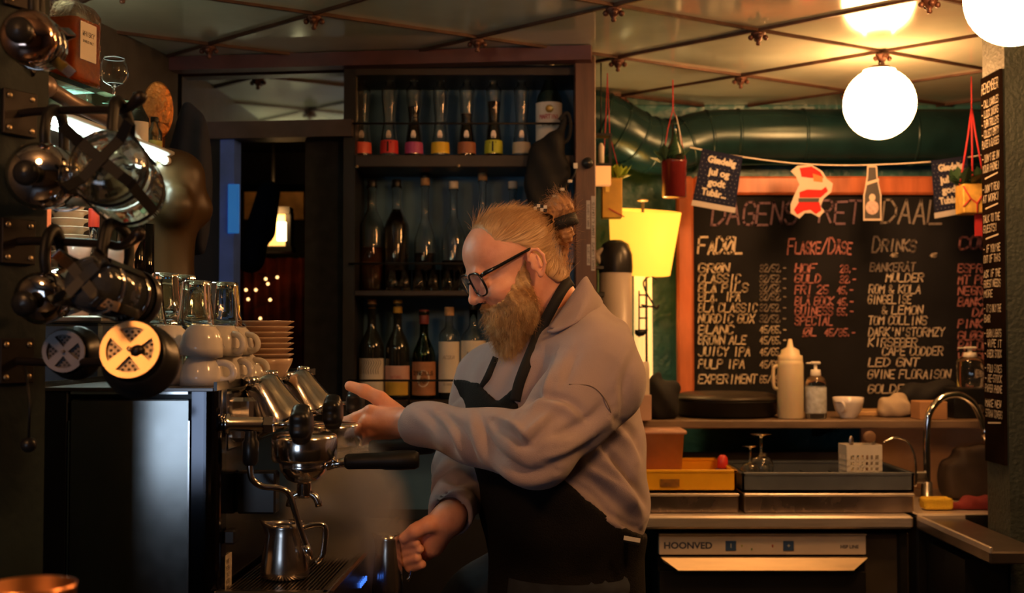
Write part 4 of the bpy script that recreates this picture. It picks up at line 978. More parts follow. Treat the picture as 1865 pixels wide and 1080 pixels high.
# row 1: slim bottles with coloured labels
G1 = 'slim bottles on the top shelf'
def slim(): return [(.0240, 0), (.0265, .003), (.0275, .010), (.0268, .040), (.0225, .078), (.0185, .105), (.0178, .118), (.0205, .150), (.0235, .190), (.0240, .205), (.0225, .214), (.0135, .222), (.0120, .232), (.0120, .262)]
cols = [('coral', (.75, .12, .08)), ('red', (.62, .035, .035)), ('magenta', (.45, .07, .22)), ('golden yellow', (.78, .50, .03)), ('copper brown', (.34, .12, .06)), ('lime yellow', (.48, .52, .04)), ('cream', (.62, .50, .36))]
us = [660, 709, 754, 802, 850, 899, 950]
m_dkliq = M('dark_liqueur', (.012, .008, .006), .1, var=.2)
fills = [None, None, .60, None, .52, .66, None]
m_emb = M('silver_badge', (.55, .48, .42), .35, .8, var=.3, vscale=120)
for i, (u, (cn, cc)) in enumerate(zip(us, cols)):
    m_ = M('label_' + cn.replace(' ', '_'), cc, .5, var=.12)
    bt, rd = bottle('slim_bottle', Vector((P(u, 285, 3.64).x, 3.64, Z1 + .0005)), 'slim waisted bottle with %s label%s on the top shelf' % (cn, ' and dark filling' if fills[i] else ''), slim(), m_glass, m_dkliq if fills[i] else None, fills[i] or .5, cap=(.0135, .240, .300), capm=m_blackpl, lab=[(.014, .048 if i not in (1, 5) else .054, m_, 0, 170)], group=G1)
    hb = MB(); vs = [(x, z) for x, z in ((-.006, .060), (.006, .060), (.008, .068), (.006, .078), (.003, .083), (-.003, .083), (-.006, .078), (-.008, .068))]
    r_ = rd(.07) + .0012; n = len(vs); hb.add([(x, -math.sqrt(max(0, r_ * r_ - x * x)), z) for x, z in vs], [tuple(range(n))]); hb.build('badge', m_emb, bt)
    hb = MB().lathe([(.0142, .262), (.0148, .266), (.0148, .276), (.0142, .28)], 16, cap=False); hb.build('cap_band', m_emb if i % 3 else MATS['brass_screw'], bt)
    if i in (1, 5): wrap_text(bt, 'T', .026, .0055, .034, rd, m_blackmt)
mt, rd = bottle('vermouth_bottle', Vector((P(1000, 285, 3.63).x, 3.63, Z1 + .0005)), 'tall bottle with big cream label and cream capsule at the end of the top shelf', [(.036, 0), (.0395, .004), (.0395, .170), (.036, .185), (.022, .212), (.0145, .230), (.0135, .245), (.0135, .30)], M('pale_olive_glass', (.62, .66, .50), .03, 0, 1., 1.48, var=0), None, cap=(.0150, .262, .335), capm=m_paper, lab=[(.030, .165, m_paper, 0, 190)], group=G1)
wrap_text(mt, 'MARTINI', .012, .0022, .120, rd, M('wine_ink', (.45, .03, .04), .5, var=.1)); wrap_text(mt, 'EXTRA DRY', .007, .0012, .095, rd, m_blackmt)
b = MB(); b.lathe([(.0005, .0), (.011, 0), (.012, .001)], 16, Matrix.Translation((0, -.0405, .143)) @ Matrix.Rotation(PI / 2, 4, 'X'), cap=False); b.build('medallion', M('gold_ink', (.5, .34, .1), .4, .6, var=.2), mt)
# row 2
G2 = 'spirit bottles on the middle shelf'
broad = lambda r, h: bottle_prof(r, h, .0135, h * .60)
r2 = [(677, .0385, .325, .42, M('brown_rum', (.10, .025, .004), .08, 0, .5, 1.36, var=.1), m_blackpl, 'broad clear bottle of dark rum at the end of the middle shelf', None),
      (722, .0385, .325, .78, m_dkliq, m_blackpl, 'broad bottle filled with nearly black spirit, second on the middle shelf', None),
      (774, .034, .33, .36, m_dkliq, m_cork, 'tall-shouldered bottle with cork and black top, third on the middle shelf', None),
      (826, .037, .32, .30, m_dkliq, m_paper, 'round-shouldered clear bottle with pale stopper, fourth on the middle shelf', None),
      (879, .031, .345, .4, m_dkliq, m_cork, 'tall slim bottle with cork stopper behind the forehead', None),
      (934, .034, .32, .4, m_dkliq, m_paper, 'clear bottle with pale stopper behind the top of the head', None)]
for (u, r_, h, fl, lq, cm, lab_, x_) in r2:
    bt, rd = bottle('spirit_bottle', Vector((P(u, 500, 3.70).x, 3.70, Z2 + .0005)), lab_, broad(r_, h) if u < 770 else bottle_prof(r_, h, .0115, h * (.50 if u != 774 else .44)), m_glass, lq, fl, cap=(.0145, h - .004, h + .020), capm=cm, group=G2)
    if u in (774, 879): MB().lathe([(.015, h + .0205), (.0155, h + .022), (.0150, h + .034), (.0005, h + .035)], 16).build('stopper_top', m_blackpl, bt)
sg = None
for k, u in enumerate((714, 737, 763, 789, 815, 841, 866, 892)):
    o = empty('shot_glass', (P(u, 500, 3.60).x, 3.60, Z2 + .0006), 0, 'small shot glass, %s from the rum bottle on the middle shelf' % ['first', 'second', 'third', 'fourth', 'fifth', 'sixth', 'seventh', 'eighth'][k], 'shot glass', 'row of shot glasses')
    if sg is None: sg = MB().lathe([(.0005, 0), (.0165, 0), (.0175, .002), (.0205, .062), (.0190, .062), (.0160, .010), (.0005, .009)], 22, flute=8, fd=.03, z0=.004, z1=.04, cap=False).build('glass', m_glass, o)
    else: c = sg.copy(); col.objects.link(c); c.parent = o
# row 3
G3 = 'bottles on the lower shelf'
wave = M('white_wave_label', (.66, .62, .58), .7, var=.1)
bt, rd = bottle('wine_bottle', Vector((P(677, 700, 3.64).x, 3.64, Z3 + .0005)), 'dark bottle with white label of wavy black lines on the lower shelf', bottle_prof(.0375, .285, .0125, .155), m_glassdk, cap=(.0130, .272, .300), capm=m_cork, lab=[(.018, .122, wave, 0, 176)], group=G3)
qs = []
for k in range(9):
    pts = [(-.034 + k * .0075 + .010 * math.sin(t * .7) * (1 - t / 9), .120 - .045 * t / 8 - .002 * k * 0) for t in range(9)]
    for i in range(8):
        (ax, ay), (bx, by) = pts[i], pts[i + 1]; w_ = .0010; qs.append([(ax - w_, ay), (ax + w_, ay), (bx + w_ * .8, by), (bx - w_ * .8, by)])
ribbon(qs, lambda x, y: (.0387 * math.sin(x / .0387), -.0387 * math.cos(x / .0387), y), 'wave_print', m_blackmt, bt)
pinkl = M('pink_label', (.60, .36, .32), .7, var=.08)
bt, rd = bottle('wine_bottle', Vector((P(724, 700, 3.64).x, 3.64, Z3 + .0005)), 'dark bottle with yellow capsule and pink and yellow label on the lower shelf', bottle_prof(.0365, .288, .0125, .150), m_glassdk, cap=(.0140, .258, .298), capm=M('yellow_capsule', (.55, .34, .05), .45, var=.15), lab=[(.052, .100, pinkl, 0, 170), (.012, .052, M('ochre_label', (.62, .40, .06), .7, var=.15), 0, 170)], group=G3)
wrap_text(bt, 'NATUREL', .007, .0009, .066, rd, M('rose_ink', (.4, .1, .1), .6, var=.1))
bt, rd = bottle('whiskey_bottle', Vector((P(772, 700, 3.64).x, 3.64, Z3 + .0005)), 'green glass whiskey bottle with round white shield on brown label', bottle_prof(.0350, .262, .0130, .130), m_glassgr, m_dkliq, .4, cap=(.0148, .225, .268), capm=M('oxblood_capsule', (.16, .03, .03), .45, var=.1), lab=[(.012, .112, M('brown_label', (.36, .16, .08), .6, var=.2, vscale=40), 0, 176)], group=G3)
hb = MB(); n = 24; vs = [(.020 * math.cos(2 * PI * i / n), .064 + .027 * math.sin(2 * PI * i / n) * (1.0 if math.sin(2 * PI * i / n) < 0 else .85)) for i in range(n)]
hb.add([(.0364 * math.sin(x / .0364), -.0364 * math.cos(x / .0364), z) for x, z in vs], [tuple(range(n))]); hb.build('shield', m_paper, bt)
wrap_text(bt, "O'NEILLS", .011, .0020, .078, lambda z: .0360, m_blackmt); wrap_text(bt, 'IRISH', .006, .001, .060, lambda z: .0360, m_blackmt); wrap_text(bt, 'WHISKEY', .006, .001, .050, lambda z: .0360, m_blackmt)
bt, rd = bottle('spirit_bottle', Vector((P(818, 700, 3.64).x, 3.64, Z3 + .0005)), 'slender bottle with tall cream label and cork on the lower shelf', [(.028, 0), (.031, .004), (.031, .190), (.028, .200), (.0135, .214), (.0115, .225), (.0115, .265), (.0140, .270)], m_glass, None, cap=(.0145, .250, .276), capm=m_cork, lab=[(.020, .172, m_paper, 0, 176)], group=G3)
wrap_text(bt, 'ACQUA', .010, .0012, .125, rd, M('grey_ink', (.3, .24, .22), .6, var=.1), slant=.3); wrap_text(bt, 'BIANCA', .007, .001, .045, rd, MATS['grey_ink'])
bt, rd = bottle('spirit_bottle', Vector((P(862, 700, 3.64).x, 3.64, Z3 + .0005)), 'bottle with cream label and small blue picture right behind the beard', [(.034, 0), (.037, .004), (.037, .180), (.034, .192), (.016, .212), (.0125, .225), (.0125, .275)], m_glass, None, cap=(.014, .268, .292), capm=m_blackpl, lab=[(.020, .175, m_paper, 0, 176)], group=G3)
hb = MB(); hb.add([(.0383 * math.sin(x / .0383), -.0383 * math.cos(x / .0383), z) for x, z in ((-.018, .10), (.004, .10), (.004, .142), (-.018, .142))], [(0, 1, 2, 3)]); hb.build('picture', M('blue_picture', (.06, .10, .22), .6, var=.4, vscale=60), bt)
# black bag hanging from the top rail
hc = P(1000, 310, 3.50)
def bag(p):
    q = p - np.array(hc); d = sd_ell(q, (-.005, 0, -.02), (.066, .030, .125)); d = smin(d, sd_cap(q, (.02, 0, .08), (.045, 0, .15), .022, .012), .03)
    d = smin(d, sd_cap(q, (-.03, .0, -.10), (.03, 0, -.13), .030, .026), .03)
    return d + .0035 * np.sin(q[..., 0] * 95 + q[..., 2] * 40) + .003 * np.sin(q[..., 2] * 70 - q[..., 0] * 30)
bg = empty('cloth_bag', hc, 0, 'black cloth bag hanging over the end of the top rail', 'bag')
o = sdf_obj('cloth', bag, (hc.x - .1, hc.y - .05, hc.z - .19), (hc.x + .09, hc.y + .05, hc.z + .19), .006, M('black_cloth', (.006, .006, .007), .85, var=.2)); at(o, bg)
MB().tube(spline([(.03, -.01, .145), (.052, -.012, .165), (.062, -.01, .13), (.055, 0, .09), (.03, -.005, .075)], 5), .006, 8).build('strap', MATS['black_cloth'], bg)
cp = [P(1048, 300, 3.46) - hc, P(1046, 318, 3.46) - hc, P(1030, 338, 3.46) - hc, P(1012, 356, 3.46) - hc, P(995, 368, 3.46) - hc]
MB().tube(spline(cp, 6), .0035, 6).build('cord', m_blackmt, bg)
for k, (u, v) in enumerate(((1048, 302), (1038, 330), (1024, 345), (1010, 358))): MB().box(P(u, v, 3.455) - hc, (.012, .006, .016 if k == 0 else .008), bev=.001).build('bead', m_white_pl, bg)
# ================================================================== LAMPS
m_opal = M('opal_glass_lit', (1, .9, .75), .3, emit=(1.0, .45, .15), es=GLOBE, var=0)
def globe(c, r, label, name='pendant_lamp'):
    o = empty(name, c, 0, label, 'pendant lamp', 'round opal pendant lamps')
    prof = [(max(.0005, r * math.sin(a_)), -r * math.cos(a_)) for a_ in [PI * k / 20 for k in range(18)]]
    MB().lathe(prof + [(prof[-1][0] * .98, prof[-1][1] + .006), (.0005, prof[-1][1] + .006)], 40, cap=False).build('globe', m_opal, o)
    zt = prof[-1][1]
    MB().lathe([(.036, zt + .002), (.038, zt + .008), (.030, zt + .016), (.008, zt + .020), (.0005, zt + .021)], 20).build('cap', m_rust, o)
    MB().tube([(0, 0, zt + .018), (0, 0, CEIL - c[2] - .012)], .0028, 6).build('rod', m_rust, o)
    return o
q = P(1602, 189, 3.51); globe(q, 65 * mpp(3.51), 'opal globe lamp hanging before the duct and chalkboard')
q = P(1848, -6, 2.53); globe(q, 90 * mpp(2.53), 'opal globe lamp cut off by the upper corner of the picture, near the pillar')
globe(Vector((.62, 1.15, 2.08)), .10, 'assumed opal globe lamp over the serving bar, out of view above the picture')  # assumed lamp out of view, added for warm light on the barista
globe(Vector((-.75, .35, 2.08)), .10, 'assumed opal globe lamp, out of view, near the viewer over the serving bar')  # another assumed lamp out of view, added for warm light from the front
# ================================================================== RIGHT-HAND BACK WALL
# ventilation duct with elbow
du = empty('duct', (1.0, 4.2, 2.05), 0, 'teal painted ventilation duct with elbow under the ceiling', 'duct')
dp = [P(2050, 250, 4.24), P(1700, 250, 4.24), P(1400, 250, 4.24), P(1290, 252, 4.24), P(1225, 268, 4.22), P(1175, 262, 4.18), P(1130, 238, 4.14), P(1080, 215, 4.12), P(1000, 200, 4.12)]
dp = [p - du.location for p in dp]; sp_ = spline(dp, 8)
m_duct = M('teal_duct_paint', (.008, .030, .034), .26, .3, var=.25, vscale=10)
MB().tube(sp_, .098, 28).build('pipe', m_duct, du)
for i in range(4, len(sp_) - 3, 5):
    d = (sp_[i + 1] - sp_[i - 1]).normalized(); MB().lathe([(.0975, -.006), (.1015, -.004), (.1015, .004), (.0975, .006)], 30, axis_mat(sp_[i], d), cap=False).build('seam', m_duct, du)
# chalkboard
yb = 4.20
bx0, bx1 = P(1232, 500, yb).x, 1.90; bz0, bz1 = P(0, 768, yb).z, P(0, 322, yb).z
kb_ = empty('chalkboard', ((bx0 + bx1) / 2, yb, bz0), 0, 'large menu chalkboard in a reddish wooden frame on the back wall', 'chalkboard')
m_frame = M('red_brown_frame', (.42, .115, .045), .38, var=.25, vscale=10, stretch=(3, 3, .5))
ox = kb_.location.x
fw = .058
MB().box((0, .012, (bz1 - bz0) / 2), (bx1 - bx0 - .06, .012, bz1 - bz0 - .06)).build('slate', M('slate_black', (.008, .008, .010), .8, spec=.2, var=.4, vscale=4), kb_)
def fbar(x0, x1, z0, z1): return MB().box(((x0 + x1) / 2, 0, (z0 + z1) / 2), (x1 - x0, .04, z1 - z0), bev=.008).build('frame_bar', m_frame, kb_)
hw = (bx1 - bx0) / 2; hh_ = bz1 - bz0
fbar(-hw, -hw + fw, 0, hh_); fbar(hw - fw, hw, 0, hh_); fbar(-hw + fw, hw - fw, hh_ - .064, hh_); fbar(-hw + fw, hw - fw, 0, .03)
def chalk(u, v, text, px, mat, wpx=None, bold=3.2, slant=.14, yy=yb - .001, uw=None):
    """line whose lower left corner is at (u, v), letters px high, fitted to width wpx"""
    k = mpp(yy); q, xe = strokes(text, px * k, bold * (1.2 if px > 20 else 1.02) * k, 0, 0, .035, slant); s_ = (wpx * k / xe) if wpx else 1.; p0 = P(u, v, yy)
    return ribbon(q, lambda x, y: (p0.x + x * s_ - ox, yy + .006 - yb - .003, p0.z + y - bz0), 'chalk_line', mat, kb_)
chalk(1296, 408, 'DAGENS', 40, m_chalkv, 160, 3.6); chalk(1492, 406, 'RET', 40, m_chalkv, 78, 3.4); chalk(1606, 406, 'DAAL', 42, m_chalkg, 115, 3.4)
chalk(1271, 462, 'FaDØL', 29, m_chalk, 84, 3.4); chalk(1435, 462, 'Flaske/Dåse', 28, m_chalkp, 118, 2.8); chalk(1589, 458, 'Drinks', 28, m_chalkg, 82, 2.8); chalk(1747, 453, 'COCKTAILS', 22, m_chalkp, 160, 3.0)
L = [(496, 'GRØN', 58, '32/52.-'), (515, 'CLASSIC', 78, '32/52.-'), (532, 'BLÅ PILS', 92, '32/52.-'), (548, 'BLÅ. IPA', 78, '32/52.-'), (568, 'BLÅ CLASSIC', 108, '32/52.-'), (588, 'NORDIC GOX', 104, '32/52.-'), (608, 'BLANC', 66, '45/65.-'), (627, 'BROWN ALE', 88, '45/65.-'), (648, 'JUICY IPA', 96, '45/65.-'), (671, 'PULP IPA', 86, '45/65.-'), (698, 'EXPERIMENT', 108, '65/85.-')]
for (v, t, w_, pr_) in L:
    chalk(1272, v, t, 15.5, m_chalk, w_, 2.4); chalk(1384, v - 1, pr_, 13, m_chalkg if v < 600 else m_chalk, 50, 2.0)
L = [(496, 'HOF', 40, '28.-', 1530), (515, 'GULD', 48, '32.-', 1530), (535, 'FRI 25', 62, '45.-', 1525), (556, 'BLÅ BOCK', 72, '45.-', 1525), (574, 'GUINESS', 70, '55.-', 1525), (592, 'SPECIAL', 70, None, 0), (612, 'ØL', 26, '45/85.-', 1502)]
for (v, t, w_, pr_, up_) in L:
    chalk(1448 if t != 'ØL' else 1463, v, t, 15, m_chalkp, w_, 2.3)
    if pr_: chalk(up_, v, pr_, 13, m_chalkp, 32 if len(pr_) < 5 else 58, 2.1)
L = [(494, 'BANKERÅT', 84, 1585), (513, 'MULDER', 70, 1614), (534, 'ROM & KOLA', 96, 1583), (553, 'GINGELISE', 80, 1581), (572, '& LEMON', 76, 1607), (591, 'TOM COLLINS', 108, 1582), (612, "DARK'N'STORMZY", 140, 1582), (631, 'KIRSEBÆR', 90, 1582), (647, 'CAPE CODDER', 112, 1607), (667, 'LED GNT', 94, 1582), (689, 'GVINE FLORAISON', 152, 1581), (716, 'GOLDEN', 80, 1581)]
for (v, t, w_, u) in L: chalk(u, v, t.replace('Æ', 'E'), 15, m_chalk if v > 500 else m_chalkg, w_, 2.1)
L = [(496, 'ESPRESSO'), (517, 'MT PELE'), (537, 'NEGRONI'), (557, 'BANKSY'), (576, '   DAIQ'), (597, 'PINK LADY'), (619, 'GLØGG'), (637, 'PALOMA'), (658, 'WHISKY')]
for (v, t) in L: chalk(1745, v, t, 15, m_chalkp, len(t) * 11, 2.3)
for (u, v) in ((1622, 468), (1694, 468)): chalk(u, v, '45', 7, m_chalk, 13, 1.6)
# garland
gs = P(1256, 268, 3.98); ge = P(1900, 268, 3.98); gm_ = [P(u, v, 3.98) for u, v in ((1256, 268), (1300, 277), (1360, 287), (1440, 297), (1520, 301), (1600, 300), (1690, 295), (1760, 287), (1900, 262))]
o = MB().tube(spline(gm_, 6), .0045, 8, flat=.5).build('garland_cord', M('white_cord', (.62, .55, .46), .7, var=.1)); tag(o, 'white garland cord strung across the top of the chalkboard', 'cord')
m_navy = M('navy_paper', (.010, .012, .030), .9, spec=.1, var=.15); m_dot = M('pennant_print_white', (.48, .43, .36), .8, var=.05)
def pennant(u0, v0, u1, v1, u2, v2, u3, v3, label):
    """corners: top left, top right, bottom right, bottom left"""
    c = [P(u0, v0, 3.968), P(u1, v1, 3.968), P(u2, v2, 3.968), P(u3, v3, 3.968)]; o = empty('paper_pennant', (c[0] + c[1]) / 2, 0, label, 'pennant', 'paper decorations on the garland'); L_ = o.location.copy()
    def bl(s_, t_, dy=0): p = c[0].lerp(c[1], s_).lerp(c[3].lerp(c[2], s_), t_) - L_; p.y += dy; return p
    def sheet(s0, t0, s1, t1, y0, th, name, m):
        q = [bl(s0, t0, y0), bl(s1, t0, y0), bl(s1, t1, y0), bl(s0, t1, y0)]; q2 = [p + Vector((0, th, 0)) for p in q]
        return MB().add(q + q2, [(3, 2, 1, 0), (4, 5, 6, 7), (0, 1, 5, 4), (1, 2, 6, 5), (2, 3, 7, 6), (3, 0, 4, 7)]).build(name, m, o)
    sheet(0, 0, 1, .90, 0, .0015, 'sheet', m_navy); sheet(-.01, .90, 1.01, 1.0, -.0005, .0025, 'lower_band', M('pale_band', (.36, .34, .33), .8, var=.05))
    b = MB(); r2 = random.Random(3)
    for i in range(9):
        for j in range(12):
            s_, t_ = (i + .5 + .3 * (j % 2)) / 9.4, (j + .5) / 12 * .88
            cc = bl(s_, t_, -.0008); k = .0016
            b.add([cc + Vector((-k, 0, 0)), cc + Vector((0, 0, -k)), cc + Vector((k, 0, 0)), cc + Vector((0, 0, k))], [(0, 1, 2, 3)])
    b.build('dot_print', M('dot_print', (.18, .18, .20), .8, var=.1), o)
    wid = (c[1] - c[0]).length; ang = math.atan2(c[1].z - c[0].z, c[1].x - c[0].x)
    for (t_, s_, tx, sz) in ((.12, .52, 'Glædelig', .030), (.34, .50, 'jul og', .031), (.53, .48, 'godt', .031), (.72, .46, 'Tubår...', .031)):
        cc = bl(s_, t_, -.0014); font_mesh(tx, sz, .0003, .0014, 'lettering', m_dot, o, Matrix.Translation(cc) @ Matrix.Rotation(-ang, 4, 'Y') @ Matrix.Rotation(PI / 2, 4, 'X') @ Matrix.Diagonal((min(1, wid * .88 / (len(tx) * sz * .56)), 1, 1, 1)))
    MB().box(bl(.5, -.01, .001), (wid, .003, .012), Matrix.Translation(bl(.5, -.01, .001)) @ Matrix.Rotation(-ang, 4, 'Y') @ Matrix.Translation(-bl(.5, -.01, .001))).build('fold', m_navy, o)
    return o
pennant(1278, 275, 1352, 290, 1338, 388, 1260, 374, 'dark blue dotted pennant with lettering next to the hanging red tin')
pennant(1696, 297, 1762, 288, 1768, 386, 1703, 398, 'dark blue dotted pennant with lettering partly behind the yellow hanging box')
# plain red and white paper cut-out
sc_ = empty('paper_cutout', P(1478, 300, 3.966), 0, 'red and white paper cut-out hanging in the middle of the garland', 'paper decoration', 'paper decorations on the garland'); L_ = sc_.location.copy()
def cut(pts, y, name, m, th=.0012):
    pp = [P(u, v, 3.966) - L_ for u, v in pts]; n = len(pp); fr = [(p.x, y, p.z) for p in pp]; bk = [(p.x, y + th, p.z) for p in pp]
    MB().add(fr + bk, [tuple(range(n)), tuple(range(2 * n - 1, n - 1, -1))] + [(i, n + i, n + (i + 1) % n, (i + 1) % n) for i in range(n)]).build(name, m, sc_)
m_cw = M('cutout_white', (.40, .33, .27), .8, spec=.1, var=.05); m_cr = M('cutout_red', (.34, .018, .016), .8, spec=.1, var=.08)
def ell(cx, cy, rx, ry, n=18): return [(cx + rx * math.cos(2 * PI * i / n), cy + ry * math.sin(2 * PI * i / n)) for i in range(n)]
cut([(1440, 312), (1452, 302), (1478, 300), (1498, 312), (1506, 326), (1517, 334), (1514, 350), (1500, 362), (1494, 376), (1502, 384), (1492, 396), (1478, 388), (1466, 388), (1456, 398), (1440, 388), (1440, 372), (1448, 352), (1456, 336), (1450, 322)], 0, 'backing', m_cw)
cut([(1456, 306), (1478, 303), (1494, 313), (1500, 324), (1476, 324), (1460, 322)], -.001, 'red_top', m_cr)
cut([(1456, 350), (1470, 345), (1496, 346), (1504, 340), (1508, 348), (1494, 360), (1456, 360)], -.001, 'red_band', m_cr)
cut([(1455, 368), (1492, 368), (1496, 383), (1486, 390), (1476, 382), (1464, 384), (1452, 391), (1446, 382)], -.001, 'red_base', m_cr)
cut([(1454, 361), (1492, 361), (1491, 368), (1454, 368)], -.0015, 'dark_stripe', m_blackmt)
cut([(1480, 316), (1498, 322), (1498, 332), (1482, 330)], -.0016, 'orange_patch', M('cutout_orange', (.34, .12, .03), .8, var=.1))
# bottle-shaped cut-out
bo = empty('bottle_cutout', P(1588, 300, 3.964), 0, 'paper cut-out of a dark beer bottle hanging on the garland', 'paper decoration', 'paper decorations on the garland'); L_ = bo.location.copy(); sc_ = bo
def bsil(d, top=302, bot=402):
    pts = [(1579 - d, top), (1597 + d, top), (1598 + d, 322), (1602 + d, 342), (1605 + d, 356), (1605 + d, bot), (1572 - d, bot), (1572 - d, 356), (1575 - d, 342), (1578 - d, 322)]
    return [(u, v) for u, v in pts]
cut(bsil(0), 0, 'backing', m_cw); cut([(u + (2.6 if u < 1588 else -2.6), v + (3 if v < 310 else (-4 if v > 400 else 0))) for u, v in bsil(0)], -.001, 'dark_glass', M('cutout_dark', (.025, .022, .022), .5, var=.1))
cut(ell(1588, 378, 12, 13), -.0016, 'round_label', M('cutout_label', (.34, .24, .22), .6, var=.3, vscale=150)); cut([(1577, 332), (1600, 325), (1601, 330), (1577, 338)], -.0016, 'neck_band', m_cw); cut(ell(1588, 360, 6, 7, 10), -.0017, 'crest', m_cw)
q = P(1588, 378, 3.966) - L_; font_mesh('TUBORG', .0105, .0002, .0003, 'lettering', m_blackmt, bo, Matrix.Translation(q + Vector((0, -.0028, 0))) @ Matrix.Rotation(PI / 2, 4, 'X') @ Matrix.Diagonal((.8, 1, 1, 1)))
# hanging planters: red tin and two boxes
def leaves(b, c, n, r, rr, ln=.05):
    for i in range(n):
        a_ = rr.uniform(0, 2 * PI); el = rr.uniform(.1, 1.2); d = Vector((math.cos(a_) * math.cos(el), math.sin(a_) * math.cos(el), math.sin(el))); s_ = d.cross(Vector((0, 0, 1))).normalized() * ln * .24
        p = Vector(c) + Vector((rr.uniform(-r, r), rr.uniform(-r, r), 0)); m_ = p + d * ln * .55 + Vector((0, 0, .004)); t_ = p + d * ln
        b.add([p, m_ + s_, t_, m_ - s_], [(0, 1, 2, 3)], False)
r5 = random.Random(5)
m_leafd = M('dark_green_leaf', (.018, .05, .022), .5, var=.3); m_leafl = M('lime_leaf', (.34, .48, .05), .45, var=.3)
ht = empty('hanging_tin', P(1228, 360, 3.86), 0, 'red tin planter with bottle neck and leaves hanging on red ribbons', 'planter', 'hanging planters'); k = mpp(3.86)
MB().lathe([(.0005, 0), (.036, 0), (.039, .002), (.0395, .110), (.041, .112), (.041, .120), (.0385, .120), (.0375, .006), (.0005, .005)], 28, cap=False).build('tin', M('dark_red_tin', (.10, .010, .010), .25, coat=.3, var=.2, vscale=20), ht)
MB().lathe([(.028, .02), (.030, .03), (.030, .15), (.014, .185), (.011, .20), (.011, .235), (.0135, .24)], 18, Matrix.Translation((.004, 0, 0))).build('bottle', M('dark_green_bottle', (.012, .04, .018), .08, coat=.8, var=.2), ht)
b = MB(); leaves(b, (-.01, 0, .115), 26, .03, r5, .055); b.build('leaves', m_leafd, ht)
zt = CEIL - ht.location.z - .01
b = MB(); b.tube([(-.038, 0, .115), (-.020, 0, .22), (-.004, 0, P(0, 200, 3.86).z - ht.location.z)], .006, 6, flat=.3); b.tube([(.038, 0, .115), (.012, 0, .24), (-.002, 0, P(0, 200, 3.86).z - ht.location.z)], .005, 6, flat=.3); b.tube([(-.003, 0, P(0, 200, 3.86).z - ht.location.z), (-.003, 0, zt)], .0022, 6); b.build('ribbon', m_redrib, ht)
MB().tube([(.022, -.01, .16), (.016, -.015, .21), (.006, -.01, .262)], .0045, 6, flat=.4).build('pale_tag', m_paper, ht)
m_gold = M('mustard_card', (.52, .30, .03), .45, var=.25, vscale=14); m_goldl = M('gold_wrapping', (.62, .38, .08), .35, .2, var=.3, vscale=30)
hb_ = empty('hanging_box', P(1114, 398, 3.74), 0, 'mustard yellow box with lime leaves hanging beside the wooden post', 'planter', 'hanging planters')
MB().box((0, 0, .062), (.062, .05, .124), bev=.002).build('box', m_gold, hb_)
MB().box((-.015, -.026, .09), (.012, .002, .02)).build('print', M('gold_print', (.8, .55, .1), .4, var=.1), hb_); MB().box((.004, -.0262, .02), (.055, .0015, .003), Matrix.Rotation(.5, 4, 'Y')).build('string', m_redrib, hb_)
b = MB(); leaves(b, (.010, -.01, .12), 26, .026, r5, .055); b.build('leaves', m_leafl, hb_)
b = MB(); b.tube([(-.03, 0, .12), (-.02, 0, .26), (-.012, 0, CEIL - hb_.location.z - .015)], .004, 6, flat=.4); b.tube([(.03, 0, .12), (-.005, 0, .26), (-.012, 0, CEIL - hb_.location.z - .015)], .003, 6, flat=.4); b.build('ribbon', m_redrib, hb_)
ln_ = empty('lantern', P(1095, 345, 3.62), 0, 'small lantern with lit orange side hanging at the wooden post', 'lantern')
MB().box((0, 0, .04), (.055, .045, .056)).build('shade', M('orange_paper_lit', (.9, .4, .12), .6, emit=(1, .38, .1), es=.75, var=.1), ln_)
b = MB()
for sx in (-1, 1): b.box((sx * .027, -.020, .115), (.006, .006, .09)); b.box((sx * .027, .020, .115), (.006, .006, .09))
b.box((0, 0, .072), (.062, .052, .008)); b.box((0, 0, .162), (.062, .052, .008)); b.tube([(0, 0, .165), (0, 0, CEIL - ln_.location.z - .01)], .002, 6); b.build('frame', m_blackmt, ln_)
MB().lathe([(.009, .078), (.009, .13), (.004, .14), (.0005, .141)], 12).build('candle', m_paper, ln_)
hx = empty('hanging_box', P(1772, 390, 3.80), 0, 'gold gift box tied with red string hanging before the chalkboard by the pillar', 'planter', 'hanging planters')
MB().box((0, 0, .046), (.085, .07, .092), bev=.003).build('box', m_goldl, hx)
b = MB()
for pts in ([(-.0435, -.036, .085), (-.02, -.0365, .045), (.0, -.037, .03), (.0, -.0365, .0)], [(.0, -.037, .03), (.02, -.0365, .06), (.0435, -.036, .075)], [(-.0435, -.036, .02), (-.02, -.0365, .045)]): b.tube(pts, .0024, 6)
b.build('string', m_redrib, hx)
b = MB(); leaves(b, (0, 0, .09), 30, .04, r5, .075); b.build('leaves', m_leafd, hx)
b = MB(); zt = P(0, 198, 3.80).z - hx.location.z
for x in (-.04, 0, .04): b.tube([(x, 0, .09), (x * .3, 0, .25), (0, 0, zt)], .0030, 6)
b.tube([(0, 0, zt), (0, 0, CEIL - hx.location.z - .012)], .002, 6); b.box((.015, -.01, -.035), (.026, .006, .07)); b.build('ribbon', m_redrib, hx)
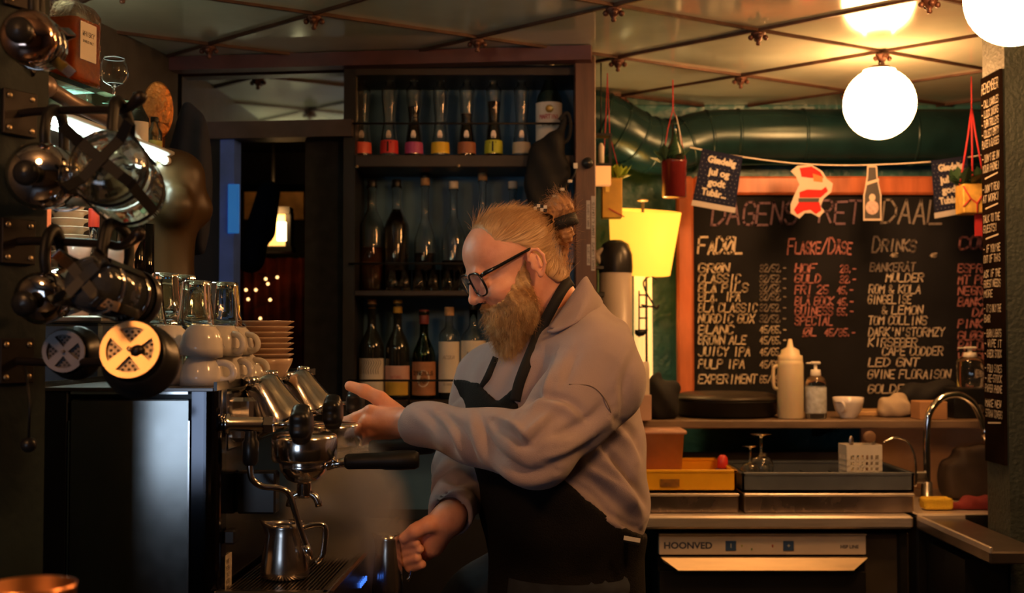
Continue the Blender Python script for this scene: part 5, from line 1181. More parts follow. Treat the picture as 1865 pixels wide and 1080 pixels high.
# ---- table lamp
lp = empty('table_lamp', P(1172, 768, 4.02), 0, 'table lamp with glowing yellow shade and pale column behind the airpot', 'lamp'); L_ = lp.location.copy()
S0, S1 = P(1167, 512, 4.02) - L_, P(1167, 398, 4.02) - L_
rsh = 62 * mpp(4.02); hs = S1.z - S0.z
tm_ = Matrix.Translation(S0) @ Matrix.Rotation(R(9), 4, 'X') @ Matrix.Rotation(R(3), 4, 'Y')
MB().lathe([(rsh * .86, 0), (rsh * 1.06, hs), (rsh * 1.05, hs), (rsh * .85, 0)], 40, tm_, cap=False).build('shade', M('yellow_lit_shade', (.95, .6, .1), .6, emit=(1.0, .43, .04), es=1.5, var=.06, vscale=4), lp)
MB().lathe([(.0005, 0), (.055, 0), (.055, .012), (.032, .02), (.030, S0.z * .98), (.012, S0.z + .02), (.0005, S0.z + .02)], 24, cap=False).build('column', M('pale_lamp_column', (.85, .66, .36), .4, emit=(1, .62, .2), es=.8, var=.06), lp)  # column glows by itself in place of the bulb's light on it
b = MB(); b.tube([(0, 0, S0.z), (0, 0, S1.z + .03)], .005, 6); b.tube(circle(.016, S1.z + .035), .003, 6, closed=True); b.build('stem', m_screw, lp)
MB().sphere((0, 0, S0.z + hs * .45), .03, 14).build('bulb', M('lamp_bulb', (1, .8, .5), .4, emit=(1, .68, .30), es=130, var=0), lp)
# iron candle stand in front of the lamp
ic = empty('candle_stand', P(1178, 768, 3.93), 0, 'wrought iron candle stand with scrolls before the lamp', 'candle stand'); L_ = ic.location.copy()
b = MB(); b.lathe([(.028, 0), (.028, .006), (.006, .012), (.0005, .013)], 20)
b.tube([(0, 0, .01), (0, 0, P(0, 515, 3.93).z - L_.z)], .004, 8)
b.tube(spline([P(u, v, 3.93) - L_ for u, v in ((1168, 566), (1190, 568), (1178, 545), (1172, 525), (1184, 514), (1196, 520))], 6), .003, 6)
b.tube(spline([P(u, v, 3.93) - L_ for u, v in ((1190, 568), (1196, 572), (1200, 566))], 4), .004, 6)
for v in (548, 570, 590, 612): b.tube([P(1164, v, 3.93) - L_, P(1180, v, 3.93) - L_], .0028, 6)
b.tube([P(1164, 540, 3.93) - L_, P(1164, 625, 3.93) - L_], .0026, 6); b.build('ironwork', m_blackmt, ic)
MB().lathe([(.0005, -.01), (.012, -.008), (.018, .0), (.018, .012), (.0005, .010)], 14, Matrix.Translation(P(1166, 618, 3.93) - L_), cap=False).build('drip_pan', m_blackmt, ic)
# airpot
ap = empty('airpot', P(1122, 768, 3.82), 0, 'tall grey pump airpot with black domed top beside the wooden post', 'airpot'); L_ = ap.location.copy(); rp = 30 * mpp(3.82); ht_ = P(0, 492, 3.82).z - L_.z; hd = P(0, 444, 3.82).z - L_.z
MB().lathe([(.0005, 0), (rp * .96, 0), (rp, .004), (rp, ht_), (.0005, ht_)], 30, cap=False).build('body', M('warm_grey_enamel', (.40, .34, .30), .35, var=.05), ap)
MB().lathe([(rp * 1.03, ht_ - .02), (rp * 1.05, ht_), (rp * 1.02, ht_ + (hd - ht_) * .45), (rp * .80, ht_ + (hd - ht_) * .85), (rp * .4, hd), (.0005, hd)], 30, cap=False).build('lid', m_blackpl, ap)
b = MB(); hx0 = -rp * 1.05
b.box((hx0 - .012, -.01, ht_ - .05), (.014, .03, .10), bev=.003); b.box((hx0 + .0, -.03, ht_ - .005), (.05, .012, .012), bev=.002); b.box((hx0 + .0, -.03, ht_ - .09), (.05, .012, .016), bev=.002); b.box((hx0 + .022, -.03, ht_ - .05), (.008, .012, .10), bev=.002); b.build('handle', m_blackpl, ap)
MB().tube(spline([(-rp * .9, -.012, ht_ + .01), (-rp * 1.15, -.012, ht_ + .035), (-rp * .7, -.015, ht_ + .052), (-rp * .3, -.02, ht_ + .048)], 5), .010, 10).build('spout', M('grey_spout', (.5, .42, .36), .35, var=.05), ap)
# ---- shelf below the board
SF = P(0, 765, 3.74).z
shf = empty('display_shelf', (1.0, 3.945, SF), 0, 'long wooden shelf under the chalkboard', 'shelf')
MB().box((.12, 0, -.0125), (1.45, .44, .025), bev=.003).build('board', M('worn_shelf_wood', (.15, .10, .065), .5, var=.25, vscale=9, stretch=(1, 6, 6)), shf)
for x in (-.5, .04): MB().add([(x + s_, y_, z_) for s_ in (-.012, .012) for y_, z_ in ((.21, -.025), (-.10, -.025), (.21, -.085))], [(0, 1, 2), (5, 4, 3), (0, 3, 4, 1), (1, 4, 5, 2), (2, 5, 3, 0)]).build('bracket', m_blackmt, shf)
# things that stand on the shelf share its top height: re-seat the lamp, stand and airpot
for o in (lp, ic, ap): o.location.z = SF + .0005
def on_shelf(u, Y): return Vector((P(u, 760, Y).x, Y, SF + .0005))
c = on_shelf(1322, 3.92); r_ = 96 * mpp(3.92)
o = empty('black_pan', c, 0, 'wide black pan with lid lying on the shelf below the chalkboard', 'pan')
MB().lathe([(.0005, 0), (r_ * .86, 0), (r_ * .95, .010), (r_ * .98, .046), (r_ * 1.02, .050), (r_ * 1.02, .054), (r_ * .94, .054), (.0005, .050)], 40, cap=False).build('pan_body', m_blackmt, o)
MB().lathe([(r_ * 1.0, .0545), (r_ * 1.03, .058), (r_ * .98, .066), (r_ * .8, .076), (.0005, .082)], 40, cap=False).build('lid', M('black_brown_lid', (.03, .024, .018), .4, .3, var=.2), o)
o = empty('squeeze_bottle', on_shelf(1440, 3.80), 0, 'tall cream plastic squeeze bottle with pointed nozzle on the shelf', 'squeeze bottle')
k = mpp(3.80); m_sq = M('translucent_cream_plastic', (.66, .55, .36), .4, sss=.3, var=.05)
MB().lathe([(.0005, 0), (22 * k, 0), (23.5 * k, .005), (23.5 * k, 98 * k), (21 * k, 110 * k), (.0005, 110 * k)], 28, cap=False).build('body', m_sq, o)
MB().lathe([(22 * k, 104 * k), (22 * k, 114 * k), (17 * k, 116 * k), (16 * k, 124 * k), (6 * k, 130 * k), (3.2 * k, 144 * k), (.0005, 144.5 * k)], 24, cap=False).build('nozzle_cap', m_sq, o)
MB().tube(spline([(-22 * k, 0, 95 * k), (-30 * k, 0, 92 * k), (-31 * k, 0, 70 * k), (-29 * k, 0, 56 * k), (-22 * k, 0, 54 * k)], 4), 3.2 * k, 8).build('grip', m_sq, o)
def pump(u, Y, h, r, label, body, lab):
    o = empty('pump_bottle', on_shelf(u, Y), 0, label, 'pump bottle', 'soap pump bottles'); k = mpp(Y)
    MB().lathe([(.0005, 0), (r * .94, 0), (r, .004), (r, h * .62), (r * .85, h * .70), (r * .42, h * .76), (.0005, h * .76)], 24, cap=False).build('body', body, o)
    MB().lathe([(r * .48, h * .74), (r * .50, h * .76), (r * .46, h * .85), (r * .16, h * .86), (r * .16, h * .94), (.0005, h * .94)], 18, cap=False).build('collar', m_white_pl, o)
    b = MB(); b.box((0, 0, h * .97), (r * .9, r * .55, h * .05), bev=.003); b.box((-r * .55, 0, h * .965), (r * .7, r * .3, h * .03), bev=.002); b.build('pump_head', m_white_pl, o)
    if lab: MB().lathe([(r * 1.01, h * .10), (r * 1.02, h * .105), (r * 1.02, h * .54), (r * 1.01, h * .55)], 24, cap=False).build('paper_label', M('soap_label', (.50, .54, .56), .6, var=.25, vscale=70), o)
    return o
pump(1486, 3.80, 104 * mpp(3.8), 19 * mpp(3.8), 'soap pump bottle with pale label next to the squeeze bottle', m_glass, True)
o = empty('coffee_bowl', on_shelf(1545, 3.82), 0, 'white cup with small handle on the shelf below the chalkboard', 'cup'); k = mpp(3.82)
MB().lathe([(.0005, 0), (14 * k, 0), (15 * k, 2 * k), (23 * k, 14 * k), (27 * k, 28 * k), (28 * k, 38 * k), (26.5 * k, 38 * k), (22 * k, 16 * k), (.0005, 5 * k)], 28, cap=False).build('cup_body', m_white, o)
MB().tube(spline([(-25 * k, -.01, 30 * k), (-18 * k, -.05, 30 * k), (-14 * k, -.052, 18 * k), (-16 * k, -.03, 12 * k)], 4), 2.4 * k, 8).build('handle', m_white, o)
o = MB().box((0, 0, .008), (.17, .16, .016), bev=.003).build('cutting_board', M('pale_board_wood', (.42, .26, .12), .5, var=.2, vscale=12, stretch=(1, 8, 8))); o.location = on_shelf(1590, 3.98); tag(o, 'pale wooden board lying behind the white cup', 'board')
# folded cloth and black jacket
cc = on_shelf(1640, 3.88)
def cloth(p):
    q = p - np.array(cc); d = sd_box(q, (-.02, 0, .030), (.048, .04, .028), None, .02); d = smin(d, sd_cap(q, (-.045, -.01, .03), (.005, .01, .062), .020, .018), .03); return smax(d + .003 * np.sin(q[..., 0] * 120 + q[..., 2] * 90), -q[..., 2], .004)
o = sdf_obj('dish_cloth', cloth, cc + Vector((-.10, -.07, -.004)), cc + Vector((.06, .06, .14)), .006, M('cream_terry', (.40, .32, .23), .9, var=.1)); tag(o, 'crumpled cream dish cloth on the shelf', 'cloth')
ck = on_shelf(1672, 3.92)
def blk(p):
    q = p - np.array(ck); d = sd_cap(q, (-.02, .0, .06), (.10, 0, .09), .045, .03); d = smin(d, sd_cap(q, (-.03, .02, .03), (.06, .03, .03), .03, .03), .03); return smax(d + .004 * np.sin(q[..., 0] * 70 - q[..., 2] * 60), -q[..., 2], .004)
o = sdf_obj('black_bundle', blk, ck + Vector((-.10, -.08, -.004)), ck + Vector((.16, .09, .15)), .007, MATS['black_cloth']); tag(o, 'black cloth bundle between dish cloth and cardboard box', 'cloth')
o = MB().box((0, 0, .028), (.085, .09, .056), bev=.002).build('cardboard_box', M('cardboard', (.38, .20, .09), .7, var=.15)); o.location = on_shelf(1692, 3.79); tag(o, 'small cardboard box on the shelf behind the tap', 'box')
o = empty('speaker_box', on_shelf(1768, 3.86), 0, 'black box carrying a clear pump bottle on the shelf end', 'box')
MB().box((0, 0, .0475), (.155, .14, .095), bev=.003).build('case', m_blackmt, o); MB().lathe([(.014, 0), (.015, .003), (.0005, .004)], 14, Matrix.Translation((.0, -.0705, .03)) @ Matrix.Rotation(PI / 2, 4, 'X')).build('badge', m_steel, o)
o = pump(1768, 3.86, 66 * mpp(3.86) * 1.12, 24 * mpp(3.86), 'clear soap pump bottle standing on the black box', m_glass, False); o.location.z += .0955
# black bag and napkins left on shelf
cb_ = on_shelf(1206, 3.80)
def bagb(p):
    q = p - np.array(cb_); d = sd_ell(q, (0, 0, .05), (.055, .06, .07)); d = smin(d, sd_cap(q, (-.03, 0, .09), (-.01, 0, .14), .022, .012), .03); d = smin(d, sd_cap(q, (.02, 0, .09), (.04, 0, .10), .02, .012), .03); return smax(d + .004 * np.sin(q[..., 0] * 90 + q[..., 2] * 60), -q[..., 2], .004)
o = sdf_obj('black_bag', bagb, cb_ + Vector((-.08, -.08, -.004)), cb_ + Vector((.09, .08, .17)), .006, MATS['black_cloth']); tag(o, 'black plastic bag slumped on the shelf beside the pan', 'bag')
o = empty('napkin_holder', on_shelf(1160, 3.72), R(12), 'holder with pale paper napkins beside the black bag', 'napkins')
MB().box((0, 0, .04), (.075, .06, .08), bev=.002).build('holder', M('pink_grey_holder', (.36, .24, .20), .5, var=.1), o)
for k_ in range(5): MB().box((.004 * k_ - .004, -.02 + k_ * .010, .10 + .006 * k_), (.072, .003, .11), rz=.1 * (k_ - 2)).build('napkin', m_paper, o)
# ---- steel counter with dishwasher
CT_ = P(0, 940, 3.41).z
kc = empty('steel_counter', (.93, 3.72, 0), 0, 'stainless work counter with rounded front edge over the dishwasher', 'counter')
cx0, cx1 = .25, 1.128
MB().box(((cx0 + cx1) / 2 - .93, .0, CT_ - .018), (cx1 - cx0, .62, .036), bev=.006).build('worktop', m_steelh, kc)
MB().box(((cx0 + cx1) / 2 - .93, .305, CT_ + .06), (cx1 - cx0, .012, .12)).build('splash_back', M('dull_grey_splash', (.06, .05, .045), .5, .3, var=.2), kc)
MB().box((cx0 + .01 - .93, .02, (CT_ - .036) / 2), (.02, .56, CT_ - .036)).build('side_panel', m_blackmt, kc)
a_, b2 = P(1582, 1000, 3.45), P(1664, 1000, 3.45)
MB().box(((a_.x + b2.x) / 2 - .93, .02, (CT_ - .06) / 2), (b2.x - a_.x, .50, CT_ - .06), bev=.003).build('side_cupboard', M('dull_steel_cupboard', (.10, .085, .07), .4, .6, var=.3, vscale=6), kc)
MB().box((cx1 - .93 - .013, .02, (CT_ - .036) / 2), (.02, .56, CT_ - .036)).build('side_panel', m_blackmt, kc)
dw = empty('dishwasher', (0, 3.45, 0), 0, 'under-counter glass washer with white control strip and black door', 'dishwasher')
a_, b2 = P(1200, 976, 3.45), P(1577, 1009, 3.45); wx = (a_.x + b2.x) / 2; dw.location = (wx, 3.45, 0); wd = b2.x - a_.x; top_z = P(0, 974, 3.45).z
MB().box((0, .275, top_z / 2 - .003), (wd, .50, top_z - .006)).build('cabinet', m_blackmt, dw)
z0, z1 = P(0, 1010, 3.45).z, top_z
MB().box((0, .008, (z0 + z1) / 2), (wd, .022, z1 - z0), bev=.002).build('control_strip', M('control_white', (.55, .47, .40), .4, var=.04), dw)
MB().box((0, .004, z1 + .002), (wd, .03, .003)).build('strip_edge', m_steelh, dw)
def onf(u, v): q = P(u, v, 3.447); return Vector((q.x - wx, -.0036, q.z))
for u in (1331, 1436):
    q = onf(u, 994); MB().box(q, (.030, .004, .028), bev=.001).build('button', M('blue_button', (.03, .07, .18), .4, var=.1), dw)
    font_mesh('+' if u > 1400 else 'I', .018, .0003, 0, 'button_print', m_white_pl, dw, Matrix.Translation(q + Vector((0, -.0026, 0))) @ Matrix.Rotation(PI / 2, 4, 'X'))
for (u, v, c) in ((1351, 994, (.3, .3, .05)), (1369, 1000, (.1, .2, .05)), (1407, 994, (.35, .05, .02))):
    MB().box(onf(u, v), (.004, .003, .006)).build('indicator', M('ind_%d' % u, c, .4, var=0), dw)
q = onf(1253, 994); font_mesh('HOONVED', .030, .0003, .0009, 'lettering', M('navy_print', (.025, .035, .07), .5, var=0), dw, Matrix.Translation(q) @ Matrix.Rotation(PI / 2, 4, 'X') @ Matrix.Diagonal((.92, .85, 1, 1)))
q = onf(1547, 996); font_mesh('HSP LINE', .013, .0003, .0003, 'lettering', MATS['navy_print'], dw, Matrix.Translation(q) @ Matrix.Rotation(PI / 2, 4, 'X'))
z2, z3 = P(0, 1016, 3.43).z, P(0, 1037, 3.43).z
hp_ = [(-wd / 2 + .004, z2), (wd / 2, z2), (wd / 2 - .045, z3), (-wd / 2 + .05, z3), (-wd / 2 + .012, z2 - .012)]
n = 5; MB().add([(x, -.020 - (.016 if z < z2 - .02 else .0), z) for x, z in hp_] + [(x, -.002, z) for x, z in hp_], [tuple(range(n - 1, -1, -1)), tuple(range(n, 2 * n))] + [(i, (i + 1) % n, n + (i + 1) % n, n + i) for i in range(n)]).build('door_handle', M('handle_steel', (.85, .66, .42), .33, .7, var=.08, vscale=20, stretch=(.5, 4, 4)), dw)
MB().box((0, .010, z3 / 2 + .03), (wd, .02, z3 - .08), bev=.003).build('door', m_blackpl, dw)
# two steel trays on the counter
def tray(u0, u1, lab):
    Y = 3.46; a_, b2 = P(u0, 935, Y), P(u1, 899, Y); o = empty('steel_tray', ((a_.x + b2.x) / 2, Y, CT_ + .0005), 0, lab, 'tray', 'steel trays on the counter'); w_ = b2.x - a_.x; h_ = b2.z - CT_
    MB().box((0, .22, h_ * .5), (w_, .44, h_ - .002), bev=.003).build('tray_body', M('stained_steel', (.40, .33, .29), .28, .95, var=.35, vscale=9, rvar=.12), o); MB().box((0, .0, h_ - .004), (w_ + .004, .012, .008), bev=.002).build('rim', m_steelh, o)
    return o, h_, w_
t1, th, tw = tray(1152, 1345, 'steel tray under the yellow crate'); t2, _, tw2 = tray(1356, 1664, 'longer steel tray under the grey rack')
TT = CT_ + th + .001
def crate(o, w_, d_, h_, m, th_=.006, gaps=False):
    MB().box((0, d_ / 2, .003), (w_, d_, .006)).build('base', m, o)
    for (cx, cy_, sx, sy, nm) in ((0, th_ / 2, w_, th_, 'front_wall'), (0, d_ - th_ / 2, w_, th_, 'back_wall'), (-w_ / 2 + th_ / 2, d_ / 2, th_, d_, 'side_wall'), (w_ / 2 - th_ / 2, d_ / 2, th_, d_, 'side_wall')):
        b = MB(); b.box((cx, cy_, h_ / 2), (sx, sy, h_)); b.box((cx, cy_, h_ - .005), (sx + .006, sy + .006, .010), bev=.002); b.build(nm, m, o)
m_yel = M('yellow_crate_plastic', (.85, .42, .010), .42, var=.1)
a_, b2 = P(1168, 880, 3.49), P(1341, 880, 3.49)
yc = empty('yellow_crate', ((a_.x + b2.x) / 2, 3.49, TT), 0, 'open yellow plastic crate on the steel tray', 'crate'); crate(yc, b2.x - a_.x, .34, .064, m_yel)
MB().box((-.055, -.0035, .026), (.055, .002, .022)).build('print', M('crate_print', (.24, .10, .01), .6, var=.5, vscale=60), yc)
tb_ = empty('plastic_tub', P(1190, 862, 3.60), 0, 'pinkish translucent plastic tub standing in the yellow crate', 'tub'); tb_.location.z = TT + .0065; k = mpp(3.60)
sx_ = 100 * k; b = MB(); stack(b, [(rsq(sx_ * .44, .075, .012), 0), (rsq(sx_ * .50, .09, .012), 92 * k), (rsq(sx_ * .54, .098, .012), 93 * k), (rsq(sx_ * .54, .098, .012), 99 * k)]); b.build('tub_body', M('pink_tub', (.46, .26, .18), .45, sss=.2, var=.15), tb_); tb_.location.y = 3.66; tb_.location.x = P(1190, 800, 3.66).x
wbt = empty('red_blue_bottle', (P(1316, 860, 3.62).x, 3.62, TT + .0065), 0, 'small bottle with red cap and blue body in the yellow crate corner', 'bottle')
MB().lathe([(.0005, 0), (.020, 0), (.021, .003), (.021, .045), (.0005, .05)], 16, cap=False).build('body', M('blue_plastic', (.03, .08, .26), .4, var=.1), wbt); MB().lathe([(.016, .046), (.017, .050), (.015, .078), (.008, .086), (.0005, .087)], 16).build('cap', M('red_plastic', (.50, .03, .02), .4, var=.1), wbt)
m_gry = M('blue_grey_rack_plastic', (.075, .088, .105), .45, var=.15)
a_, b2 = P(1352, 880, 3.49), P(1664, 880, 3.49)
rk = empty('glass_rack', ((a_.x + b2.x) / 2, 3.49, TT), 0, 'blue-grey plastic dish rack on the longer steel tray', 'rack'); crate(rk, b2.x - a_.x, .34, .056, m_gry)
for i in range(5): MB().box((-.18 + i * .09, .17, .016), (.005, .325, .02)).build('divider', m_gry, rk)
wb_ = [(.010, .085), (.026, .094), (.034, .112), (.036, .135), (.033, .160), (.030, .175)]
for (u, v, Y, lab) in ((1386, 790, 3.58, 'upturned wine glass with the highest foot in the grey rack'), (1366, 812, 3.54, 'upturned wine glass standing nearest the yellow crate'), (1392, 826, 3.66, 'low upturned stem glass at the back of the grey rack')):
    zt = P(u, v, Y).z; zb = TT + .0275; s_ = (zt - zb) / .176
    wineglass('wine_glass', Vector((P(u, v, Y).x, Y, zb)), lab, wb_, 'upturned wine glasses in the rack', s=min(s_, .95), flip=True).scale = (1.35, 1.35, 1.0)
bk = empty('cutlery_basket', (P(1567, 870, 3.56).x, 3.56, TT + .0275), R(4), 'white perforated cutlery basket in the grey rack', 'basket'); k = mpp(3.56); bw2, bd2, bh2 = 64 * k, .07, 64 * k
def pan_(c, w_, h_, nx, nz, mtx, name):
    b = MB(); mx, mz = .010, .012; cwx = (w_ - 2 * mx) / nx; cwz = (h_ * .62) / nz; z_off = .010; g = .0022
    b.box((0, 0, h_ - (h_ - z_off - nz * cwz) / 2), (w_, .003, h_ - z_off - nz * cwz), mtx); b.box((0, 0, z_off / 2), (w_, .003, z_off), mtx)
    for i in range(nx + 1): b.box((-w_ / 2 + mx + i * cwx if 0 < i < nx else (-w_ / 2 + mx / 2 + (0 if i == 0 else w_ - mx)), 0, z_off + nz * cwz / 2), (cwx * .42 if 0 < i < nx else mx, .003, nz * cwz), mtx)
    for j in range(1, nz): b.box((0, 0, z_off + j * cwz), (w_, .003, cwz * .40), mtx)
    b.build(name, m_white_pl, bk)
pan_((0, 0, 0), bw2, bh2, 6, 4, Matrix.Translation((0, -bd2 / 2, 0)), 'front_wall'); pan_((0, 0, 0), bw2, bh2, 6, 4, Matrix.Translation((0, bd2 / 2, 0)), 'back_wall')
pan_((0, 0, 0), bd2, bh2, 4, 4, Matrix.Translation((-bw2 / 2, 0, 0)) @ Matrix.Rotation(PI / 2, 4, 'Z'), 'side_wall'); pan_((0, 0, 0), bd2, bh2, 4, 4, Matrix.Translation((bw2 / 2, 0, 0)) @ Matrix.Rotation(PI / 2, 4, 'Z'), 'side_wall')
MB().box((0, 0, .002), (bw2, bd2, .004)).build('base', m_white_pl, bk)
def spoon(x, y, lab, wood):
    o = empty('wooden_spoon' if wood else 'knife', bk.location + Vector((x, y, .006)), 0, lab, 'spoon' if wood else 'knife')
    m_ = M('brown_wood_spoon', (.20, .11, .06), .6, var=.2) if wood else m_steel
    b = MB(); b.tube([(0, 0, 0), (.006, 0, .09)], .004, 8); b.build('handle', m_, o)
    b = MB(); b.sphere((.010, 0, .118) if wood else (.007, 0, .105), .018 if wood else .007, 12, sq=(1.1, .3, 1.0) if wood else (1, .3, 2.2)); b.build('bowl' if wood else 'blade', m_, o); return o
spoon(.018, 0, 'brown wooden spoon head sticking out of the cutlery basket', True); spoon(-.03, .01, 'knife tip at the corner of the cutlery basket', False); spoon(.036, .012, 'knife handle leaning at the side of the cutlery basket by the hoop', False)
# wire hoop
hpn = empty('wire_hoop', (P(1640, 880, 3.62).x, 3.62, TT + .0065), 0, 'thin wire hoop standing at the end of the grey rack', 'hoop'); L_ = hpn.location.copy()
MB().tube(spline([P(u, v, 3.62) - L_ for u, v in ((1608, 806), (1630, 797), (1652, 804), (1664, 824), (1668, 850), (1668, 886))], 6), .003, 8).build('wire', m_chrome, hpn); MB().tube([(0, 0, .0), (.02, 0, .0), P(1668, 884, 3.62) - L_], .003, 6).build('foot', m_chrome, hpn)
# ---- right: sink counter with tap
sk = empty('sink_counter', (1.20, 3.14, 0), 0, 'low stainless drainer counter running towards the pillar', 'counter')
MB().box((0, 0, CT_ - .02), (.136, .52, .03), bev=.004).build('worktop', M('drainer_steel', (.22, .19, .17), .3, .9, var=.2), sk); MB().box((0, .255, CT_ - .004), (.136, .008, .02), bev=.002).build('upstand', m_steelh, sk); MB().box((-.064, 0, CT_ - .002), (.008, .52, .016), bev=.002).build('raised_edge', m_steelh, sk)
MB().box((.01, .10, CT_ / 2 - .03), (.11, .28, CT_ - .07)).build('base_cupboard', m_blackmt, sk)
bn = empty('waste_bin', (1.20, 2.95, 0), 0, 'black waste bin under the drainer counter', 'bin'); MB().lathe([(.0005, 0), (.048, 0), (.055, .74), (.057, .745), (.057, .76), (.050, .76), (.045, .01), (.0005, .008)], 24, cap=False).build('bin_body', m_blackpl, bn); MB().lathe([(.0575, .752), (.059, .757), (.0575, .764)], 24, cap=False).build('rim', m_rubber, bn)
# raised sink ledge behind (carries tap, sponge, cloth)
lg = empty('sink_unit', (1.40, 3.72, 0), 0, 'dark sink unit behind the pillar carrying the tap', 'sink')
MB().box((0, 0, CT_ / 2 - .001), (.52, .60, CT_ - .002), bev=.004).build('unit_body', m_blackmt, lg); MB().box((0, 0, CT_ + .002), (.52, .60, .006), bev=.002).build('sink_top', m_steelh, lg)
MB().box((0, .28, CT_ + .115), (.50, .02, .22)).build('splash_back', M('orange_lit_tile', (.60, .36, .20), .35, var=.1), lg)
KT = CT_ + .0055
tp = empty('tap', (P(1688, 900, 3.66).x, 3.66, KT), 0, 'chrome gooseneck tap arching beside the pillar', 'tap'); L_ = tp.location.copy()
MB().tube(spline([(0, 0, 0.0)] + [P(u, v, 3.66) - L_ for u, v in ((1688, 850), (1688, 790), (1693, 752), (1714, 726), (1744, 719), (1770, 732), (1786, 760), (1794, 790))], 6), .0105, 14).build('spout', m_chrome, tp)
MB().lathe([(.0115, -.02), (.0125, -.016), (.0125, .012), (.0005, .013)], 16, axis_mat(P(1795, 794, 3.66) - L_, (.15, 0, -1)), cap=False).build('aerator', m_chrome, tp)
b = MB(); b.lathe([(.024, 0), (.024, .008), (.018, .014), (.016, .06), (.0005, .061)], 18); b.box((-.022, -.01, .075), (.03, .022, .035), bev=.004); b.build('tap_body', m_steel, tp)
def sponge(p):
    q = p - np.array(SPG); d = sd_box(q, (0, 0, .018), (.042, .028, .017), None, .008); d = smax(d, -sd_cap(q, (-.05, -.034, .018), (.05, -.034, .018), .010, .010), .004); return smax(d, -sd_cap(q, (.048, 0, .05), (.048, 0, -.02), .012, .012), .004)
SPG = Vector((P(1705, 920, 3.50).x, 3.50, KT + .001))
o = sdf_obj('sponge', sponge, SPG + Vector((-.055, -.04, -.004)), SPG + Vector((.055, .04, .045)), .004, M('yellow_sponge', (.72, .46, .03), .9, var=.15, bump=.8, bscale=250)); tag(o, 'yellow scouring sponge by the sink', 'sponge')
RC = Vector((P(1768, 922, 3.52).x, 3.50, KT + .001))
def rcl(p):
    q = p - np.array(RC); d = smin(sd_cap(q, (-.06, 0, .008), (.05, 0, .010), .014, .020), sd_cap(q, (-.02, .01, .02), (.03, .0, .026), .016, .014), .02); return smax(d + .003 * np.sin(q[..., 0] * 110), -q[..., 2], .003)
o = sdf_obj('red_cloth', rcl, RC + Vector((-.09, -.04, -.003)), RC + Vector((.09, .05, .06)), .005, M('dark_red_cloth', (.14, .012, .012), .85, var=.2)); tag(o, 'dark red cleaning cloth beside the sponge', 'cloth')
BB = Vector((P(1760, 900, 3.74).x, 3.74, KT + .001))
def bb(p):
    q = p - np.array(BB); d = sd_box(q, (0, 0, .06), (.075, .05, .06), None, .02); d = smin(d, sd_box(q, (.03, 0, .13), (.06, .045, .03), None, .02), .02); return d + .004 * np.sin(q[..., 0] * 60 + q[..., 2] * 50)
o = sdf_obj('brown_bag', bb, BB + Vector((-.1, -.08, -.01)), BB + Vector((.12, .08, .19)), .007, M('dark_brown_canvas', (.035, .022, .015), .75, var=.3)); tag(o, 'dark brown bag slumped under the tap', 'bag')
# ================================================================== THE BARISTA
man = empty('person', (P(1030, 900, 2.22).x, 2.22, 0), 0, 'bearded barista in grey sweater, dark apron and glasses working the machine', 'person')
def own(o): return at(o, man)
A = lambda u, v, Y: np.array(P(u, v, Y))
# ---- head frame: facing the machine, turned a little to the room and looking down
YAW, PIT = R(15), R(25.5)
hf = np.array([-math.cos(YAW) * math.cos(PIT), -math.sin(YAW) * math.cos(PIT), -math.sin(PIT)])
hu = np.array([-math.cos(YAW) * math.sin(PIT), -math.sin(YAW) * math.sin(PIT), math.cos(PIT)])
hl = np.array([math.sin(YAW), -math.cos(YAW), 0.])
HO = A(958, 482, 2.165); HB = np.stack([hf, hl, hu])             # rows: forward, left, up
def h2w(p): return HO + (np.asarray(p) / 1000.0) @ HB
def w2h(p): return ((np.asarray(p) - HO) @ HB.T) * 1000.0
nb = w2h(A(1022, 600, 2.23))
def both(fn): return fn(1), fn(-1)
def skull(p):
    d = sd_ell(p, (18, 0, 42), (77, 71, 66))
    d = smin(d, sd_ell(p, (50, 0, 44), (50, 60, 50)), 14)
    d = smin(d, sd_ell(p, (46, 0, -22), (52, 57, 74)), 16)
    return d
